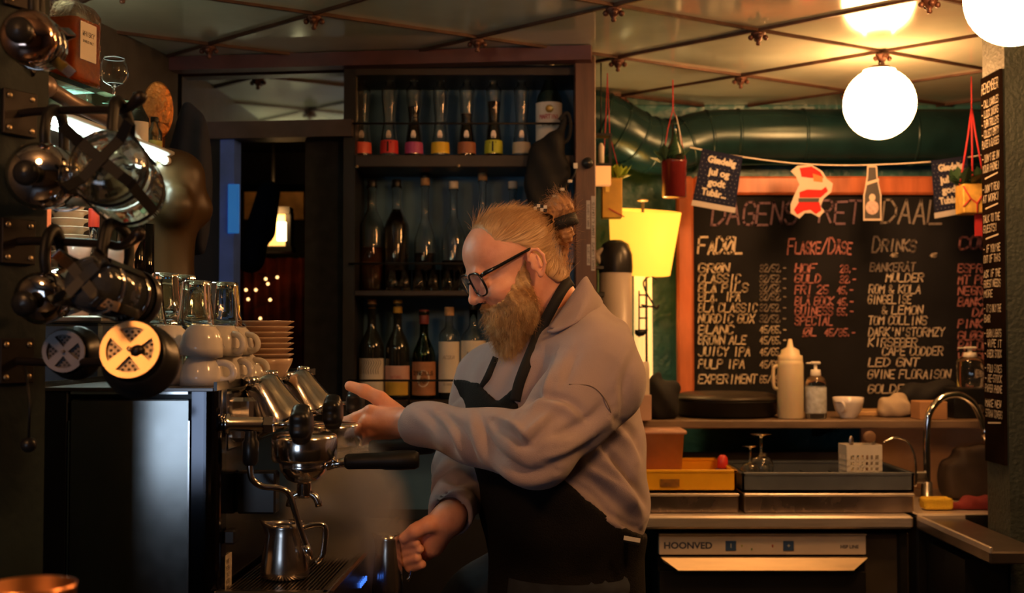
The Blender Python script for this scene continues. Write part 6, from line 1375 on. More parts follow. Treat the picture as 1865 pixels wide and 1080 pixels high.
def head(p):
    d = skull(p)
    d = smin(d, sd_ell(p, (60, 0, -76), (36, 40, 28)), 20)
    for s in (1, -1):
        d = smin(d, sd_ell(p, (72, 38 * s, -18), (25, 22, 20)), 14)
    d = smin(d, sd_cap(p, (94, -30, 24), (94, 30, 24), 9, 9), 12)
    for s in (1, -1):
        d = smax(d, -sd_ell(p, (106, 32 * s, 3), (15, 17, 11)), 9)
        d = smin(d, sd_ell(p, (86, 31 * s, 2), (13.5, 14.5, 12)), 3)
        d = smax(d, -sd_cap(p, (100, 20 * s, -4), (94, 44 * s, -3), 1.2, 1.2), 2)
    d = smin(d, sd_cap(p, (99, 0, 20), (113, 0, -14), 6.5, 8.5), 8)
    d = smin(d, sd_ell(p, (114, 0, -17), (10, 10, 9)), 5)
    for s in (1, -1):
        d = smin(d, sd_ell(p, (104, 11 * s, -20), (10, 6.5, 7)), 4)
        d = smax(d, -sd_ell(p, (107, 6 * s, -27), (5, 3, 4)), 2)
    d = smin(d, sd_ell(p, (98, 0, -43), (9, 20, 5)), 4); d = smin(d, sd_ell(p, (96, 0, -52), (9.5, 18, 5.5)), 3)
    for s in (1, -1):
        rot = np.array([[math.cos(.35), s * math.sin(.35), 0], [-s * math.sin(.35), math.cos(.35), 0], [0, 0, 1.]]).T
        e = sd_ell(p, (2, 73 * s, 0), (12, 4, 21), rot); er = [(14, 75, 10), (10, 77, 20), (2, 80, 25), (-7, 83, 21), (-12, 84, 8), (-9, 82, -7), (-2, 78, -18), (6, 75, -23)]
        for i in range(7): e = smin(e, sd_cap(p, (er[i][0], er[i][1] * s, er[i][2]), (er[i + 1][0], er[i + 1][1] * s, er[i + 1][2]), 3.0, 3.0), 2.0)
        e = smin(e, sd_ell(p, (4, 76 * s, -21), (6, 3.5, 6)), 3); e = smin(e, sd_cap(p, (-3, 79 * s, 12), (-1, 78 * s, -9), 2.2, 2.2), 2); e = smin(e, sd_ell(p, (12, 74 * s, -4), (3.5, 4, 5)), 3)
        d = smin(d, e, 2.5)
    d = smin(d, sd_cap(p, (-8, 0, -20), tuple(nb), 46, 62), 18)
    return d
m_skin = M('ruddy_skin', (.88, .39, .25), .46, sss=.12, base2=(.92, .48, .33), vscale=26, mixlo=.35, mixhi=.65, bump=.06, bscale=420)
V, Q = net(head, (-120, -105, -190), (140, 105, 130), 2.0); V = relax(V, Q, 2, .4)
HVW = h2w(V); HQ = Q
# ---- hands
def hand(p, wrist, knuckles, fingers, thumb, fill, rw=.025):
    d = sd_cap(p, fill[0], fill[1], fill[2], fill[3])
    for k in knuckles: d = smin(d, sd_cap(p, wrist, k, rw * .80, .0125), .010)
    for f in fingers:
        for i in range(len(f) - 1):
            r0, r1 = .0118 - .0012 * i, .0118 - .0012 * (i + 1); d = smin(d, sd_cap(p, f[i], f[i + 1], r0, r1), .0032)
    tr = (.0170, .0142, .0122, .0098)
    for i in range(len(thumb) - 1): d = smin(d, sd_cap(p, thumb[i], thumb[i + 1], tr[i], tr[i + 1]), .006)
    return d
LW = A(752, 770, 2.205)
lk = [A(674, 750, 2.232), A(668, 768, 2.226), A(676, 785, 2.236), A(690, 796, 2.254)]
lf = [[lk[0], A(648, 761, 2.238), A(628, 768, 2.262), A(624, 771, 2.288)], [lk[1], A(646, 783, 2.236), A(634, 786, 2.265), A(640, 777, 2.292)],
      [lk[2], A(656, 796, 2.246), A(646, 798, 2.275), A(652, 787, 2.30)], [lk[3], A(670, 804, 2.265), A(661, 804, 2.29), A(668, 795, 2.31)]]
lt = [A(722, 752, 2.245), A(692, 727, 2.252), A(664, 712, 2.26), A(637, 703, 2.268)]
def lhand(p):
    d = hand(p, LW, lk, lf, lt, (A(735, 768, 2.228), A(700, 768, 2.244), .026, .024))
    d = smin(d, sd_cap(p, LW, A(820, 790, 2.12), .027, .032), .012)
    for k in lk: d = smin(d, sd_ell(p, k + np.array([.002, -.004, .002]), (.011, .010, .010)), .006)
    return d
dyR = -.155
RW = A(818, 943, 2.24 + dyR)
def AR(u, v, Y): return A(u, v, Y + dyR)
rk_ = [AR(762, 962, 2.285), AR(766, 978, 2.285), AR(771, 993, 2.283), AR(778, 1007, 2.278)]
rf = [[rk_[0], AR(733, 984, 2.275), AR(731, 992, 2.247), AR(757, 989, 2.226)], [rk_[1], AR(732, 1001, 2.277), AR(732, 1008, 2.250), AR(764, 1000, 2.228)],
      [rk_[2], AR(737, 1017, 2.275), AR(738, 1022, 2.250), AR(760, 1016, 2.230)], [rk_[3], AR(746, 1029, 2.270), AR(748, 1033, 2.250), AR(768, 1028, 2.234)]]
rt = [AR(806, 955, 2.232), AR(782, 955, 2.222), AR(756, 967, 2.220), AR(736, 980, 2.228)]
def rhand(p):
    d = hand(p, RW, rk_, rf, rt, (AR(800, 962, 2.248), AR(786, 990, 2.258), .028, .024))
    return smin(d, sd_cap(p, RW, RW + (A(846, 862, 2.32) - RW) * .3, .028, .030), .012)
def bounds(pts, m): pts = np.array(pts); return pts.min(0) - m, pts.max(0) + m
lo, hi = bounds([LW, *lk, *[q for f in lf for q in f], *lt, A(790, 780, 2.15)], .035); LHV, LHQ = net(lhand, lo, hi, .0024); LHV = relax(LHV, LHQ, 1, .4)
lo, hi = bounds([RW, *rk_, *[q for f in rf for q in f], *rt, RW + (A(846, 862, 2.32) - RW) * .25], .035); RHV, RHQ = net(rhand, lo, hi, .0024); RHV = relax(RHV, RHQ, 1, .4)
# ---- limb axes
SL, EL, WL = A(1088, 695, 2.055), A(978, 818, 1.960), A(757, 770, 2.196)
SR, ER, WR = A(893, 715, 2.41), A(846, 862, 2.32), AR(820, 938, 2.245)
hipL, hipR = A(1035, 1075, 2.18), A(1020, 1075, 2.28)
def core(p):
    d = sd_ell(p, A(1012, 740, 2.23), (.115, .14, .15)); d = smin(d, sd_ell(p, A(1030, 900, 2.23), (.095, .11, .15)), .03)
    d = smin(d, sd_cap(p, A(1022, 610, 2.23), A(1015, 720, 2.23), .055, .08), .03)
    d = smin(d, sd_cap(p, SL, EL, .055, .044), .03); d = smin(d, sd_cap(p, EL, WL, .044, .026), .02)
    d = smin(d, sd_cap(p, SR, ER, .052, .042), .03); d = smin(d, sd_cap(p, ER, WR, .042, .027), .02)
    for h_, x, y in ((hipL, .10, 2.12), (hipR, .03, 2.34)):
        kn = np.array([h_[0] - .01 - (.03 if y > 2.2 else 0), y, .50]); d = smin(d, sd_cap(p, h_, kn, .060, .045), .02); d = smin(d, sd_cap(p, kn, (x, y, .09), .045, .035), .02)
        d = smin(d, sd_cap(p, (x, y, .05), (x - .15, y, .035), .036, .030), .02)
    return d
V, Q = net(core, A(720, 600, 2.2) * np.array([1, 0, 0]) + np.array([-.03, 1.85, 0]), np.array([.30, 2.55, 1.43]), .013); CV = relax(V, Q, 1)
V = np.concatenate([HVW, LHV, RHV, CV]); n1 = len(HVW); n2 = n1 + len(LHV); n3 = n2 + len(RHV)
own(mesh_np('body', V, np.concatenate([HQ, LHQ + n1, RHQ + n2, Q + n3]), m_skin))
# ---- sweater
def torso_sd(p):
    d = sd_ell(p, A(1012, 750, 2.25), (.158, .172, .165)); d = smin(d, sd_ell(p, A(1030, 900, 2.22), (.153, .168, .17)), .06)
    d = smin(d, sd_cap(p, A(1085, 664, 2.075), A(905, 690, 2.39), .076, .078), .06)
    d = smin(d, sd_ell(p, A(1068, 640, 2.20), (.085, .13, .085)), .05)
    d = smin(d, sd_cap(p, A(1030, 585, 2.21), A(1030, 640, 2.21), .066, .09), .03)
    return d
def armparam(p, a, b):
    ab = b - a; t = ((p - a) @ ab) / (ab @ ab); return t
def val(x): return (1 - np.abs(np.sin(x))) ** 2
def sweater(p):
    d0 = torso_sd(p)
    # diagonal drag folds from the armpit to the hem
    x = p[..., 0]; z = p[..., 2]
    env = np.clip((1.34 - z) / .2, 0, 1); d0 = d0 + .003 * np.sin(x * 34 - z * 46 + 2.0 * np.sin(x * 30))
    up = sd_cap(p, SL, EL, .083, .060); t = np.clip(armparam(p, SL, EL), -.2, 1.2)
    q = p - SL; cx = q[..., 0] * .7 + q[..., 2] * .7
    up = up + (.003 * np.sin(t * 12 + cx * 14)) * np.clip(t * 1.6 - .25, 0, 1)
    fo = sd_cap(p, EL, WL, .060, .038); t2 = np.clip(armparam(p, EL, WL), -.2, 1.2)
    q2 = p - EL; fo = fo + (.004 * np.sin(t2 * 11 + q2[..., 2] * 21)) * np.clip(t2 + .25, 0, 1)
    d = smin(d0, smin(up, fo, .018), .014)
    up = sd_cap(p, SR, ER, .078, .062); t = armparam(p, SR, ER); up = up + .009 * val(t * 9 + p[..., 0] * 25)
    fo = sd_cap(p, ER, WR, .060, .040); t2r = armparam(p, ER, WR); fo = fo + .007 * val(t2r * 7 + p[..., 0] * 30)
    d = smin(d, smin(up, fo, .02), .02)
    # open ends: cuffs, hem, neck
    aL = (WL - EL) / np.linalg.norm(WL - EL); aR = (WR - ER) / np.linalg.norm(WR - ER)
    cl = (p - WL) @ aL; nearL = np.linalg.norm(p - WL, axis=-1) < .10
    d = np.where(nearL, np.maximum(d, cl - .002), d)
    nearL2 = np.linalg.norm(p - LW, axis=-1) < .0
    cr = (p - WR) @ aR; nearR = np.linalg.norm(p - WR, axis=-1) < .085
    d = np.where(nearR, np.maximum(d, cr - .002), d)
    d = np.maximum(d, (A(0, 990, 2.2)[2] - p[..., 2]) + .02 * np.sin(p[..., 0] * 9 + 1))
    nk = sd_cap(p, A(1018, 560, 2.22), A(1000, 500, 2.20), .064, .075); d = smax(d, -nk, .006)
    # hollow sleeves at the cuffs
    d = np.maximum(d, -np.maximum(sd_cap(p, EL, WL + aL * .05, .030, .0290), -(cl + .022)))
    d = np.maximum(d, -np.maximum(sd_cap(p, ER, WR + aR * .05, .031, .0300), -(cr + .022)))
    return d
m_sw = M('grey_beige_jersey', (.37, .29, .295), .92, sheen=.25, var=.10, vscale=9, bump=.25, bscale=700)
lo = np.array([A(735, 0, 2.2)[0] - .02, 1.86, A(0, 1010, 2.2)[2]]); hi = np.array([A(1190, 0, 2.3)[0] + .05, 2.53, A(0, 520, 2.2)[2]])
V, Q = net(sweater, lo, hi, .0050); V = relax(V, Q, 2, .5)
def normals(V, Q):
    nn = np.cross(V[Q[:, 2]] - V[Q[:, 0]], V[Q[:, 3]] - V[Q[:, 1]]); N = np.zeros_like(V)
    for k in range(4): np.add.at(N, Q[:, k], nn)
    return N / (np.linalg.norm(N, axis=1)[:, None] + 1e-12)
def to_px(V):
    y = V[:, 1] * math.cos(TH) + (V[:, 2] - ZC) * math.sin(TH); z = -V[:, 1] * math.sin(TH) + (V[:, 2] - ZC) * math.cos(TH)
    return np.stack([932.5 + F * V[:, 0] / y, 540 - F * z / y], 1)
# cloth folds: each is a ridge with a groove along one flank, (points in the picture, width, height in mm)
FOLDS = [([(866, 752), (876, 790), (894, 826), (925, 852), (962, 868), (1005, 862)], 13, 9), ([(905, 765), (935, 782), (958, 802), (975, 786), (1012, 752)], 12, -9), ([(950, 742), (985, 728), (1030, 735), (1060, 760)], 13, 7),
  ([(1102, 828), (1125, 856), (1150, 888), (1178, 930)], 13, 9), ([(1062, 858), (1098, 880), (1138, 916), (1160, 950)], 14, -8), ([(1040, 885), (1075, 905), (1105, 935)], 11, 6), ([(1120, 770), (1150, 800), (1172, 850)], 14, 6),
  ([(985, 640), (965, 690), (948, 745)], 11, 7), ([(1010, 650), (992, 695), (975, 735)], 12, -6), ([(1045, 640), (1030, 672), (1020, 700)], 12, 4), ([(760, 748), (790, 772), (812, 800), (820, 830)], 12, 5), ([(800, 752), (828, 778), (848, 812), (862, 846)], 11, 7), ([(1000, 800), (1040, 790), (1085, 765), (1110, 735)], 15, 6),
  ([(985, 842), (1030, 828), (1075, 800)], 12, -5), ([(880, 655), (868, 690), (862, 725)], 10, 6), ([(800, 870), (830, 885), (860, 880)], 11, 5), ([(790, 905), (815, 912), (850, 905)], 10, 5), ([(1150, 640), (1130, 690), (1128, 740)], 15, 4), ([(1090, 930), (1125, 950), (1160, 972)], 9, 6)]
N0 = normals(V, Q); px = to_px(V); vd = V - np.array([0, 0, ZC]); vd /= np.linalg.norm(vd, axis=1)[:, None]; face = np.clip(-(N0 * vd).sum(1) * 2.2, 0, 1)
disp = np.zeros(len(V))
for pts, wd_, am in FOLDS:
    sp_ = np.array([(q.x, q.y) for q in spline([(a_, b_, 0) for a_, b_ in pts], 6)]); best = np.full(len(V), 1e9); sg = np.zeros(len(V)); tt = np.zeros(len(V)); n_ = len(sp_) - 1
    for i in range(n_):
        a_, b_ = sp_[i], sp_[i + 1]; ab = b_ - a_; L2 = ab @ ab; t = np.clip(((px - a_) @ ab) / L2, 0, 1); r = px - a_ - t[:, None] * ab; dd = np.hypot(r[:, 0], r[:, 1]); m_ = dd < best
        best[m_] = dd[m_]; sg[m_] = np.sign(ab[0] * r[:, 1] - ab[1] * r[:, 0])[m_]; tt[m_] = ((i + t) / n_)[m_]
    s_ = best * np.where(sg == 0, 1, sg) / wd_; taper = np.sin(PI * np.clip(tt, .04, .96)) ** .6
    disp += am * .00128 * taper * (np.exp(-((s_ - .75) / .75) ** 2) - np.exp(-((s_ + .55) / .55) ** 2))
V = V + N0 * (disp * face)[:, None]; V = relax(V, Q, 1, .3); SV, SQ = V, Q
own(mesh_np('sweater', V, Q, m_sw))
from mathutils.bvhtree import BVHTree
bv = BVHTree.FromPolygons([Vector(v) for v in V], [tuple(map(int, q)) for q in Q])
def onto(u, v, off=.005, fallback=2.08):
    o = Vector((0, 0, ZC)); d = (P(u, v, 2.0) - o).normalized(); h = bv.ray_cast(o, d, 6)
    return (h[0] - d * off) if h[0] is not None else P(u, v, fallback)
def ribbon_strip(pts, w, th, name, mat, nrm=None):
    """flat strap through points, facing the room"""
    pts = spline(pts, 5); b = MB(); vs = []; n = len(pts)
    for i, p in enumerate(pts):
        d = (pts[min(i + 1, n - 1)] - pts[max(i - 1, 0)]).normalized(); view = (p - Vector((0, 0, ZC))).normalized(); s = d.cross(view).normalized() * w / 2; t = s.cross(d).normalized() * th
        vs += [p - s - t, p + s - t, p + s + t, p - s + t]
    fs = [(0, 1, 2, 3), tuple((n - 1) * 4 + k for k in (3, 2, 1, 0))]
    for i in range(n - 1):
        for k in range(4): fs.append((i * 4 + k, i * 4 + 4 + k, i * 4 + 4 + (k + 1) % 4, i * 4 + (k + 1) % 4))
    b.add(vs, fs, True); return own(b.build(name, mat))
# shoulder seam and cuff edge
seam = [onto(u, v, .0008) for u, v in ((1036, 700), (1075, 703), (1098, 722), (1112, 750), (1118, 785))]
ribbon_strip(seam, .0016, .0006, 'shoulder_seam', M('seam_thread', (.14, .10, .09), .9, var=.1))
# collar, standing up at the back
def collar():
    bot = [P(996, 604, 2.085), P(1012, 604, 2.07), P(1032, 596, 2.066), P(1052, 588, 2.072), P(1070, 582, 2.105), P(1088, 576, 2.16), P(1094, 570, 2.23), P(1082, 566, 2.30), P(1050, 570, 2.34), P(1010, 585, 2.34)]
    top = [P(1000, 597, 2.095), P(1016, 576, 2.105), P(1033, 551, 2.115), P(1050, 525, 2.122), P(1066, 504, 2.135), P(1074, 520, 2.17), P(1076, 528, 2.23), P(1062, 530, 2.28), P(1040, 535, 2.30), P(1008, 560, 2.30)]
    bot, top = spline(bot, 4), spline(top, 4); vs = []; fs = []; n = len(bot); m = 6
    for j in range(m + 1):
        for i in range(n):
            t = j / m; p = bot[i].lerp(top[i], t); p = p + Vector((.010, -.006, 0)) * math.sin(PI * t) ; vs.append(p)
    for j in range(m):
        for i in range(n - 1): fs.append((j * n + i, j * n + i + 1, (j + 1) * n + i + 1, (j + 1) * n + i))
    b = MB(); b.add(vs, fs, True); o = b.build('collar', m_sw); s = o.modifiers.new('s', 'SOLIDIFY'); s.thickness = .004; s.offset = 0; own(o)
collar()
# ---- apron: bib, skirt, straps
Yf = 2.07
def apron(p):
    d = torso_sd(p) - .0085; x = p[..., 0]; z = p[..., 2]
    zs = np.array([A(0, v, Yf)[2] for v in (1200, 1000, 985, 955, 915, 868, 780, 740, 712, 690)]); xs = np.array([A(u, 600, Yf)[0] for u in (1200, 1195, 1172, 1124, 1078, 1022, 950, 944, 940, 930)])
    bound = np.interp(z, zs, xs)
    d = np.maximum(d, (x - bound) * .8)
    d = np.maximum(d, z - (A(0, 702, Yf)[2] - .030 * np.clip(1 - np.abs((x - A(905, 600, Yf)[0]) / .035), 0, 1)))
    inner = torso_sd(p) + .006
    sk = sd_cap(p, A(1030, 1000, 2.22), A(1028, 1300, 2.22), .140, .150); sk = np.maximum(sk, z - A(0, 985, 2.2)[2]); sk = sk + .004 * np.sin(x * 70 + 2 * np.sin(p[..., 1] * 30))
    d = np.maximum(d, A(0, 1012, 2.2)[2] - z)
    d = smin(np.maximum(d, -inner), sk, .02)
    return np.maximum(d, .78 - z)
m_ap = M('black_brown_apron', (.010, .009, .009), .85, var=.2, spec=.2, bump=.3, bscale=400)
lo = np.array([A(850, 0, 2.2)[0] - .05, 2.0, .76]); hi = np.array([A(1200, 0, 2.2)[0] + .05, 2.45, A(0, 690, 2.2)[2]])
V, Q = net(apron, lo, hi, .0065); own(mesh_np('apron', relax(V, Q, 1), Q, m_ap))
strap = [P(1040, 512, 2.16), P(1028, 522, 2.140)] + [onto(u, v, .0045) for u, v in ((984, 602), (968, 640), (955, 672), (945, 700), (938, 730))]
strap.insert(2, P(1008, 556, 2.118)); ribbon_strip(strap, .019, .0022, 'apron_strap', M('black_strap', (.008, .008, .009), .8, var=.1))
s2 = [onto(u, v, .0045) for u, v in ((905, 652), (898, 668), (888, 690), (876, 712))]; ribbon_strip(s2, .016, .002, 'apron_strap', MATS['black_strap'])
ribbon_strip([onto(u, v, .004) for u, v in ((1100, 962), (1130, 978), (1165, 990))], .012, .002, 'waist_tie', MATS['black_strap'])
b = MB(); p = P(1151, 982, 2.045); b.box(p, (.028, .002, .007), Matrix.Translation(p) @ Matrix.Rotation(R(10), 4, 'Y') @ Matrix.Translation(-p)); own(b.build('apron_tag', m_white_pl))
# ---- trousers and shoes
def trousers(p):
    d = sd_ell(p, A(1028, 1040, 2.22), (.132, .150, .10))
    for h_, x, y in ((hipL, .10, 2.12), (hipR, .03, 2.34)):
        kn = np.array([h_[0] - .01 - (.03 if y > 2.2 else 0), y, .50]); d = smin(d, sd_cap(p, h_, kn, .090, .068), .05); d = smin(d, sd_cap(p, kn, (x, y, .10), .068, .058), .03)
    # forward thigh in blue denim
    d = smin(d, sd_cap(p, A(960, 1060, 2.36), A(868, 1120, 2.33), .095, .085), .05)
    return np.maximum(d + .004 * np.sin(p[..., 2] * 60 + p[..., 0] * 20), .085 - p[..., 2])
V, Q = net(trousers, (-.20, 1.95, .06), (.34, 2.56, .98), .012); own(mesh_np('trousers', relax(V, Q, 1), Q, M('dark_denim', (.030, .038, .055), .85, var=.25, vscale=30)))
for x, y in ((.10, 2.12), (.03, 2.34)):
    def shoe(p): return np.maximum(smin(sd_cap(p, (x, y, .055), (x - .17, y, .042), .050, .044), sd_cap(p, (x, y, .06), (x, y, .12), .048, .045), .02), .002 - p[..., 2])
    V, Q = net(shoe, (x - .24, y - .07, -.006), (x + .08, y + .07, .18), .008); own(mesh_np('shoe', relax(V, Q, 1), Q, m_rubber))
# ---- hair
def hairline(f): return np.interp(f, [-90, -30, -12, 0, 12, 24, 50, 56, 84, 110], [-55, -52, -30, 14, 34, 44, 60, 90, 104, 112])
def hair(p):
    d = skull(p); nk = sd_cap(p, (-8, 0, -20), (-18, 0, -60), 46, 47.5); d = smin(d, nk, 18) - (.2 + 2.2 * np.clip((p[..., 2] - hairline(p[..., 0])) / 26, 0, 1))
    reg = (hairline(p[..., 0] + .0 * p[..., 1]) - p[..., 2]) * .55
    d = d + .5 * np.sin(np.arctan2(p[..., 1], p[..., 2] - 20) * 46)
    d = smax(d, reg, 5)
    return np.maximum(d, -(skull(p) + 6))
m_hair = M('strawberry_blond_hair', (.54, .30, .135), .45, base2=(.62, .42, .23), vscale=14)
m_hair2 = M('dark_blond_hair', (.44, .23, .10), .5, var=.25, vscale=60)
V, Q = net(hair, (-115, -100, -75), (112, 100, 130), 2.8); V = relax(V, Q, 2); HV = V
ho = own(mesh_np('hair', h2w(V), Q, m_hair))
def strands(name, roots, dirs, lens, mat, w=.00035, curl=.004, seg=4, seed=1, sag=0.):
    r = np.random.default_rng(seed); n = len(roots); t = np.linspace(0, 1, seg + 1)
    side = np.cross(dirs, r.normal(size=(n, 3))); side /= np.linalg.norm(side, axis=1)[:, None] + 1e-9; s2_ = np.cross(dirs, side)
    ph = r.uniform(0, 6.28, n); fr = r.uniform(1.5, 4.5, n); V = []
    for k in range(seg + 1):
        c = roots + dirs * (lens * t[k])[:, None] + side * (curl * t[k] * np.sin(ph + fr * t[k] * 3))[:, None] + s2_ * (curl * t[k] * np.cos(ph + fr * t[k] * 3))[:, None] + np.array([0, 0, -sag]) * (lens * t[k] ** 2)[:, None]
        ww = w * (1 - .75 * t[k]); V += [c + side * ww, c - side * .5 * ww + s2_ * .87 * ww, c - side * .5 * ww - s2_ * .87 * ww]
    V = np.stack(V, 1).reshape(-1, 3); m = 3 * (seg + 1); Fq = []
    base = np.arange(n) * m
    for k in range(seg):
        for j in range(3): Fq.append(np.stack([base + k * 3 + j, base + k * 3 + (j + 1) % 3, base + k * 3 + 3 + (j + 1) % 3, base + k * 3 + 3 + j], 1))
    return own(mesh_np(name, V, np.concatenate(Fq), mat))
g = np.random.default_rng(4)
W = h2w(V); N = normals(W, Q); bun = A(1010, 392, 2.235)
sel = g.choice(len(W), 5200); sel = sel[(V[sel, 2] > hairline(V[sel, 0]) + 2)]
tow = bun - W[sel]; dist = np.linalg.norm(tow, axis=1); tow /= dist[:, None]; tan = tow - N[sel] * np.sum(tow * N[sel], 1)[:, None]; tan /= np.linalg.norm(tan, axis=1)[:, None] + 1e-9
dirs = tan + N[sel] * .05 + g.normal(size=tan.shape) * .05; dirs /= np.linalg.norm(dirs, axis=1)[:, None]
strands('hair_strand', W[sel] + N[sel] * .0003, dirs, np.minimum(dist, .022 + .03 * g.random(len(sel))), m_hair, .00032, .0012, 4, 5)['kind'] = 'stuff'
# bun with black band, tuft below, chequered clip
def bunf(p):
    c = A(1020, 380, 2.215); d = sd_ell(p, c, (.026, .026, .024)); d = smin(d, sd_cap(p, A(992, 402, 2.20), A(1012, 390, 2.21), .020, .016), .010); d = smin(d, sd_ell(p, A(1028, 426, 2.212), (.017, .020, .022)), .006)
    d = smin(d, sd_cap(p, A(1030, 436, 2.232), A(1026, 490, 2.225), .008, .005), .008)
    q = p - c; return d + .0012 * np.sin(q[..., 0] * 500 + q[..., 2] * 300) + .001 * np.sin(q[..., 2] * 600 - q[..., 1] * 300)
c = A(1020, 420, 2.235); V, Q = net(bunf, c + np.array([-.06, -.05, -.09]), c + np.array([.05, .05, .07]), .0026); BV = relax(V, Q, 1); own(mesh_np('hair_bun', BV, Q, m_hair2))
N = normals(BV, Q); sel = g.choice(len(BV), 900); tg = np.cross(N[sel], np.array([.3, 1., .2])); tg /= np.linalg.norm(tg, axis=1)[:, None] + 1e-9; dd = tg + N[sel] * .25 + g.normal(size=tg.shape) * .2; dd /= np.linalg.norm(dd, axis=1)[:, None]
strands('bun_strand', BV[sel], dd, .012 + .02 * g.random(len(sel)), m_hair2, .0003, .004, 4, 6)['kind'] = 'stuff'
bc = A(1024, 406, 2.213); bm = axis_mat(bc, Vector((.35, 0, -1)))
b = MB(); b.lathe([(.026, -.011), (.0295, -.010), (.0295, .010), (.026, .011)], 22, bm, cap=False); own(b.build('hair_band', M('black_hair_band', (.008, .008, .009), .7, var=.1)))
b = MB(); bw = MB(); p0_, p1_ = P(972, 376, 2.17), P(996, 381, 2.165)
for i in range(4):
    for j in range(2):
        q = p0_.lerp(p1_, (i + .5) / 4) + Vector((0, 0, (j - .5) * .006)); (b if (i + j) % 2 else bw).box(q, (.0062, .005, .006))
own(b.build('hair_clip', m_blackpl)); own(bw.build('hair_clip', m_white_pl))
# ---- beard
def beard(p):
    f_, u_ = p[..., 0], p[..., 2]; sk0 = smin(skull(p), sd_ell(p, (60, 0, -76), (36, 40, 28)), 20)
    for s in (1, -1): sk0 = smin(sk0, sd_ell(p, (72, 38 * s, -18), (25, 22, 20)), 14)
    reg = np.maximum(u_ - np.interp(f_, [0, 14, 30, 50, 70, 88, 100, 125], [22, 18, 2, -15, -29, -37, -36, -34]), np.interp(u_, [-110, -80, -60, -40, -20, 20], [40, 30, 20, 14, 16, 17]) - f_)
    shell = smax(sk0 - 2.0, reg * .8, 4)
    d = sd_ell(p, (68, 0, -76), (34, 43, 40)); d = smin(d, sd_ell(p, (79, 0, -112), (25, 29, 36)), 18); d = smin(d, shell, 8); d = smin(d, sd_ell(p, (88, 0, -140), (14, 18, 24)), 14)
    for s in (1, -1):
        d = smin(d, sd_ell(p, (52, 43 * s, -54), (22, 13, 30)), 12);         d = smin(d, sd_cap(p, (101, 4 * s, -37), (95, 25 * s, -50), 6.5, 6), 6)
    d = smax(d, -sd_ell(p, (106, 0, -48.5), (12, 19, 3.6)), 3)
    return d + 1.2 * np.sin(p[..., 0] * .42 + p[..., 1] * .25 + 2 * np.sin(p[..., 2] * .09)) + .8 * np.sin(p[..., 1] * .5 - p[..., 0] * .2)
m_beard = M('sandy_beard', (.48, .25, .09), .6, base2=(.70, .50, .26), vscale=30, mixlo=.4, mixhi=.62)
V, Q = net(beard, (-10, -85, -190), (135, 85, 30), 2.4); V = relax(V, Q, 2); own(mesh_np('beard', h2w(V), Q, m_beard))
W = h2w(V); N = normals(W, Q); hd_ = head(V.astype(np.float32)); ok = np.where(hd_ > -1.0)[0]; sel = g.choice(ok, 10500)
dn = np.array([.02, 0, -1.]); dd = dn * .9 + N[sel] * .25 + g.normal(size=(len(sel), 3)) * .20; dd /= np.linalg.norm(dd, axis=1)[:, None]
ll = np.where(V[sel, 2] > -45, .004 + .005 * g.random(len(sel)), .012 + .020 * g.random(len(sel)))
strands('beard_strand', W[sel] - N[sel] * .001, dd, ll, m_beard, .00036, .0045, 4, 7)['kind'] = 'stuff'
# eyebrows
for s in (1, -1):
    r0 = np.array([h2w((101 + g.uniform(-1, 2) - abs(k - 22) * .12, s * (12 + k), 24 + g.uniform(-3, 3) + 3 * math.sin(k / 14))) for k in np.linspace(0, 36, 120)])
    dd = np.tile(hl * s * .8 - hu * .1 + hf * .35, (len(r0), 1)) + g.normal(size=(len(r0), 3)) * .2; dd /= np.linalg.norm(dd, axis=1)[:, None]
    strands('eyebrow', r0, dd, .006 + .003 * g.random(len(r0)), m_hair, .0003, .001, 3, 8)
# ---- glasses
gl = empty('glasses', HO, 0, None); own(gl); gl['label'] = 'black-rimmed rectangular glasses'
def hv(f, l, u): return Vector(h2w((f, l, u))) - Vector(HO)
m_gf = M('black_acetate', (.008, .008, .009), .2, coat=.5, var=.1)
b = MB()
for s in (1, -1):
    ring = []
    for k in range(36):
        a_ = 2 * PI * k / 36; cx, sy = math.cos(a_), math.sin(a_); e = .62
        x = 26.5 * math.copysign(abs(cx) ** e, cx); y = 21.5 * math.copysign(abs(sy) ** e, sy); ring.append(hv(107 - .0025 * (x * s + 33) ** 2 * .9 + .06 * y, 33.5 * s + x * s * 1.0, 7 + y))
    b.tube(ring, .0017, 8, closed=True, flat=1.3)
    b.tube([hv(98, 59 * s, 20), hv(92, 67 * s, 22), hv(66, 73 * s, 23), hv(24, 77 * s, 26), hv(4, 80 * s, 27), hv(-10, 79 * s, 18)], [.0026, .0028, .0022, .0019, .0018, .0016], 8, flat=1.5)
b.tube([hv(107, 8, 12), hv(111, 0, 14), hv(107, -8, 12)], .0022, 8); b.build('frame', m_gf, gl)
for s in (1, -1):
    n = 24; vs = []
    for k in range(n):
        a_ = 2 * PI * k / n; cx, sy = math.cos(a_), math.sin(a_); x = 26 * math.copysign(abs(cx) ** .62, cx); y = 21 * math.copysign(abs(sy) ** .62, sy); vs.append(hv(107 - .0025 * (x * s + 33) ** 2 * .9 + .06 * y, 33.5 * s + x * s, 7 + y))
    vs2 = [v - Vector(hf) * .0015 for v in vs]; b = MB(); b.add(vs + vs2, [tuple(range(n)), tuple(range(2 * n - 1, n - 1, -1))] + [(i, n + i, n + (i + 1) % n, (i + 1) % n) for i in range(n)]); b.build('lens', M('spectacle_lens', (.9, .9, .9), .03, 0, 0, 1.45, var=0, alpha=.07), gl)
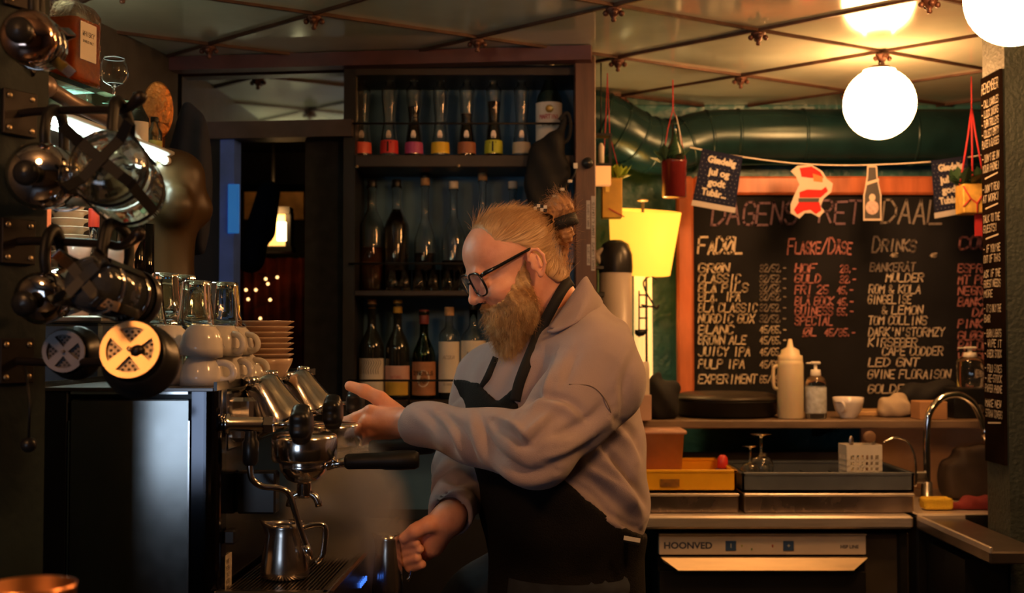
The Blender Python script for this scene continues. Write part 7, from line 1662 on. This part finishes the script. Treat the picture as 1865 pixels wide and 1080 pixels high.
# ================================================================== STEAM
ST = P(630, 942, 2.10); k = mpp(2.12)
m = bpy.data.materials.new('steam'); m.use_nodes = True; nt = m.node_tree; N_ = nt.nodes; L_ = nt.links
for n_ in list(N_):
    if n_.type != 'OUTPUT_MATERIAL': N_.remove(n_)
vol = N_.new('ShaderNodeVolumePrincipled'); vol.inputs['Color'].default_value = (1, 1, 1, 1); vol.inputs['Anisotropy'].default_value = .2
L_.new(vol.outputs[0], N_['Material Output'].inputs['Volume'])
tc = N_.new('ShaderNodeTexCoord'); no = N_.new('ShaderNodeTexNoise'); no.inputs['Scale'].default_value = 11; no.inputs['Detail'].default_value = 3; no.inputs['Distortion'].default_value = .6
L_.new(tc.outputs['Object'], no.inputs['Vector'])
mp = N_.new('ShaderNodeMapping'); mp.inputs['Scale'].default_value = (1 / .125, 1 / .08, 1 / .155); L_.new(tc.outputs['Object'], mp.inputs[0])
ln = N_.new('ShaderNodeVectorMath'); ln.operation = 'LENGTH'; L_.new(mp.outputs[0], ln.inputs[0])
fall = N_.new('ShaderNodeMapRange'); fall.inputs[1].default_value = 1.0; fall.inputs[2].default_value = .15; fall.inputs[3].default_value = 0; fall.inputs[4].default_value = 1; fall.interpolation_type = 'SMOOTHSTEP'
L_.new(ln.outputs['Value'], fall.inputs[0])
mr = N_.new('ShaderNodeMapRange'); mr.inputs[1].default_value = .32; mr.inputs[2].default_value = .72; L_.new(no.outputs['Fac'], mr.inputs[0])
mu = N_.new('ShaderNodeMath'); mu.operation = 'MULTIPLY'; L_.new(fall.outputs[0], mu.inputs[0]); L_.new(mr.outputs[0], mu.inputs[1])
m2 = N_.new('ShaderNodeMath'); m2.operation = 'MULTIPLY'; m2.inputs[1].default_value = 190.0; L_.new(mu.outputs[0], m2.inputs[0]); L_.new(m2.outputs[0], vol.inputs['Density'])
b = MB(); b.sphere((0, 0, 0), .155, 20, sq=(.84, .54, 1.0)); o = b.build('steam_cloud', m); o.location = ST
tag(o, 'cloud of steam drifting over the drip tray', 'steam', kind='stuff')
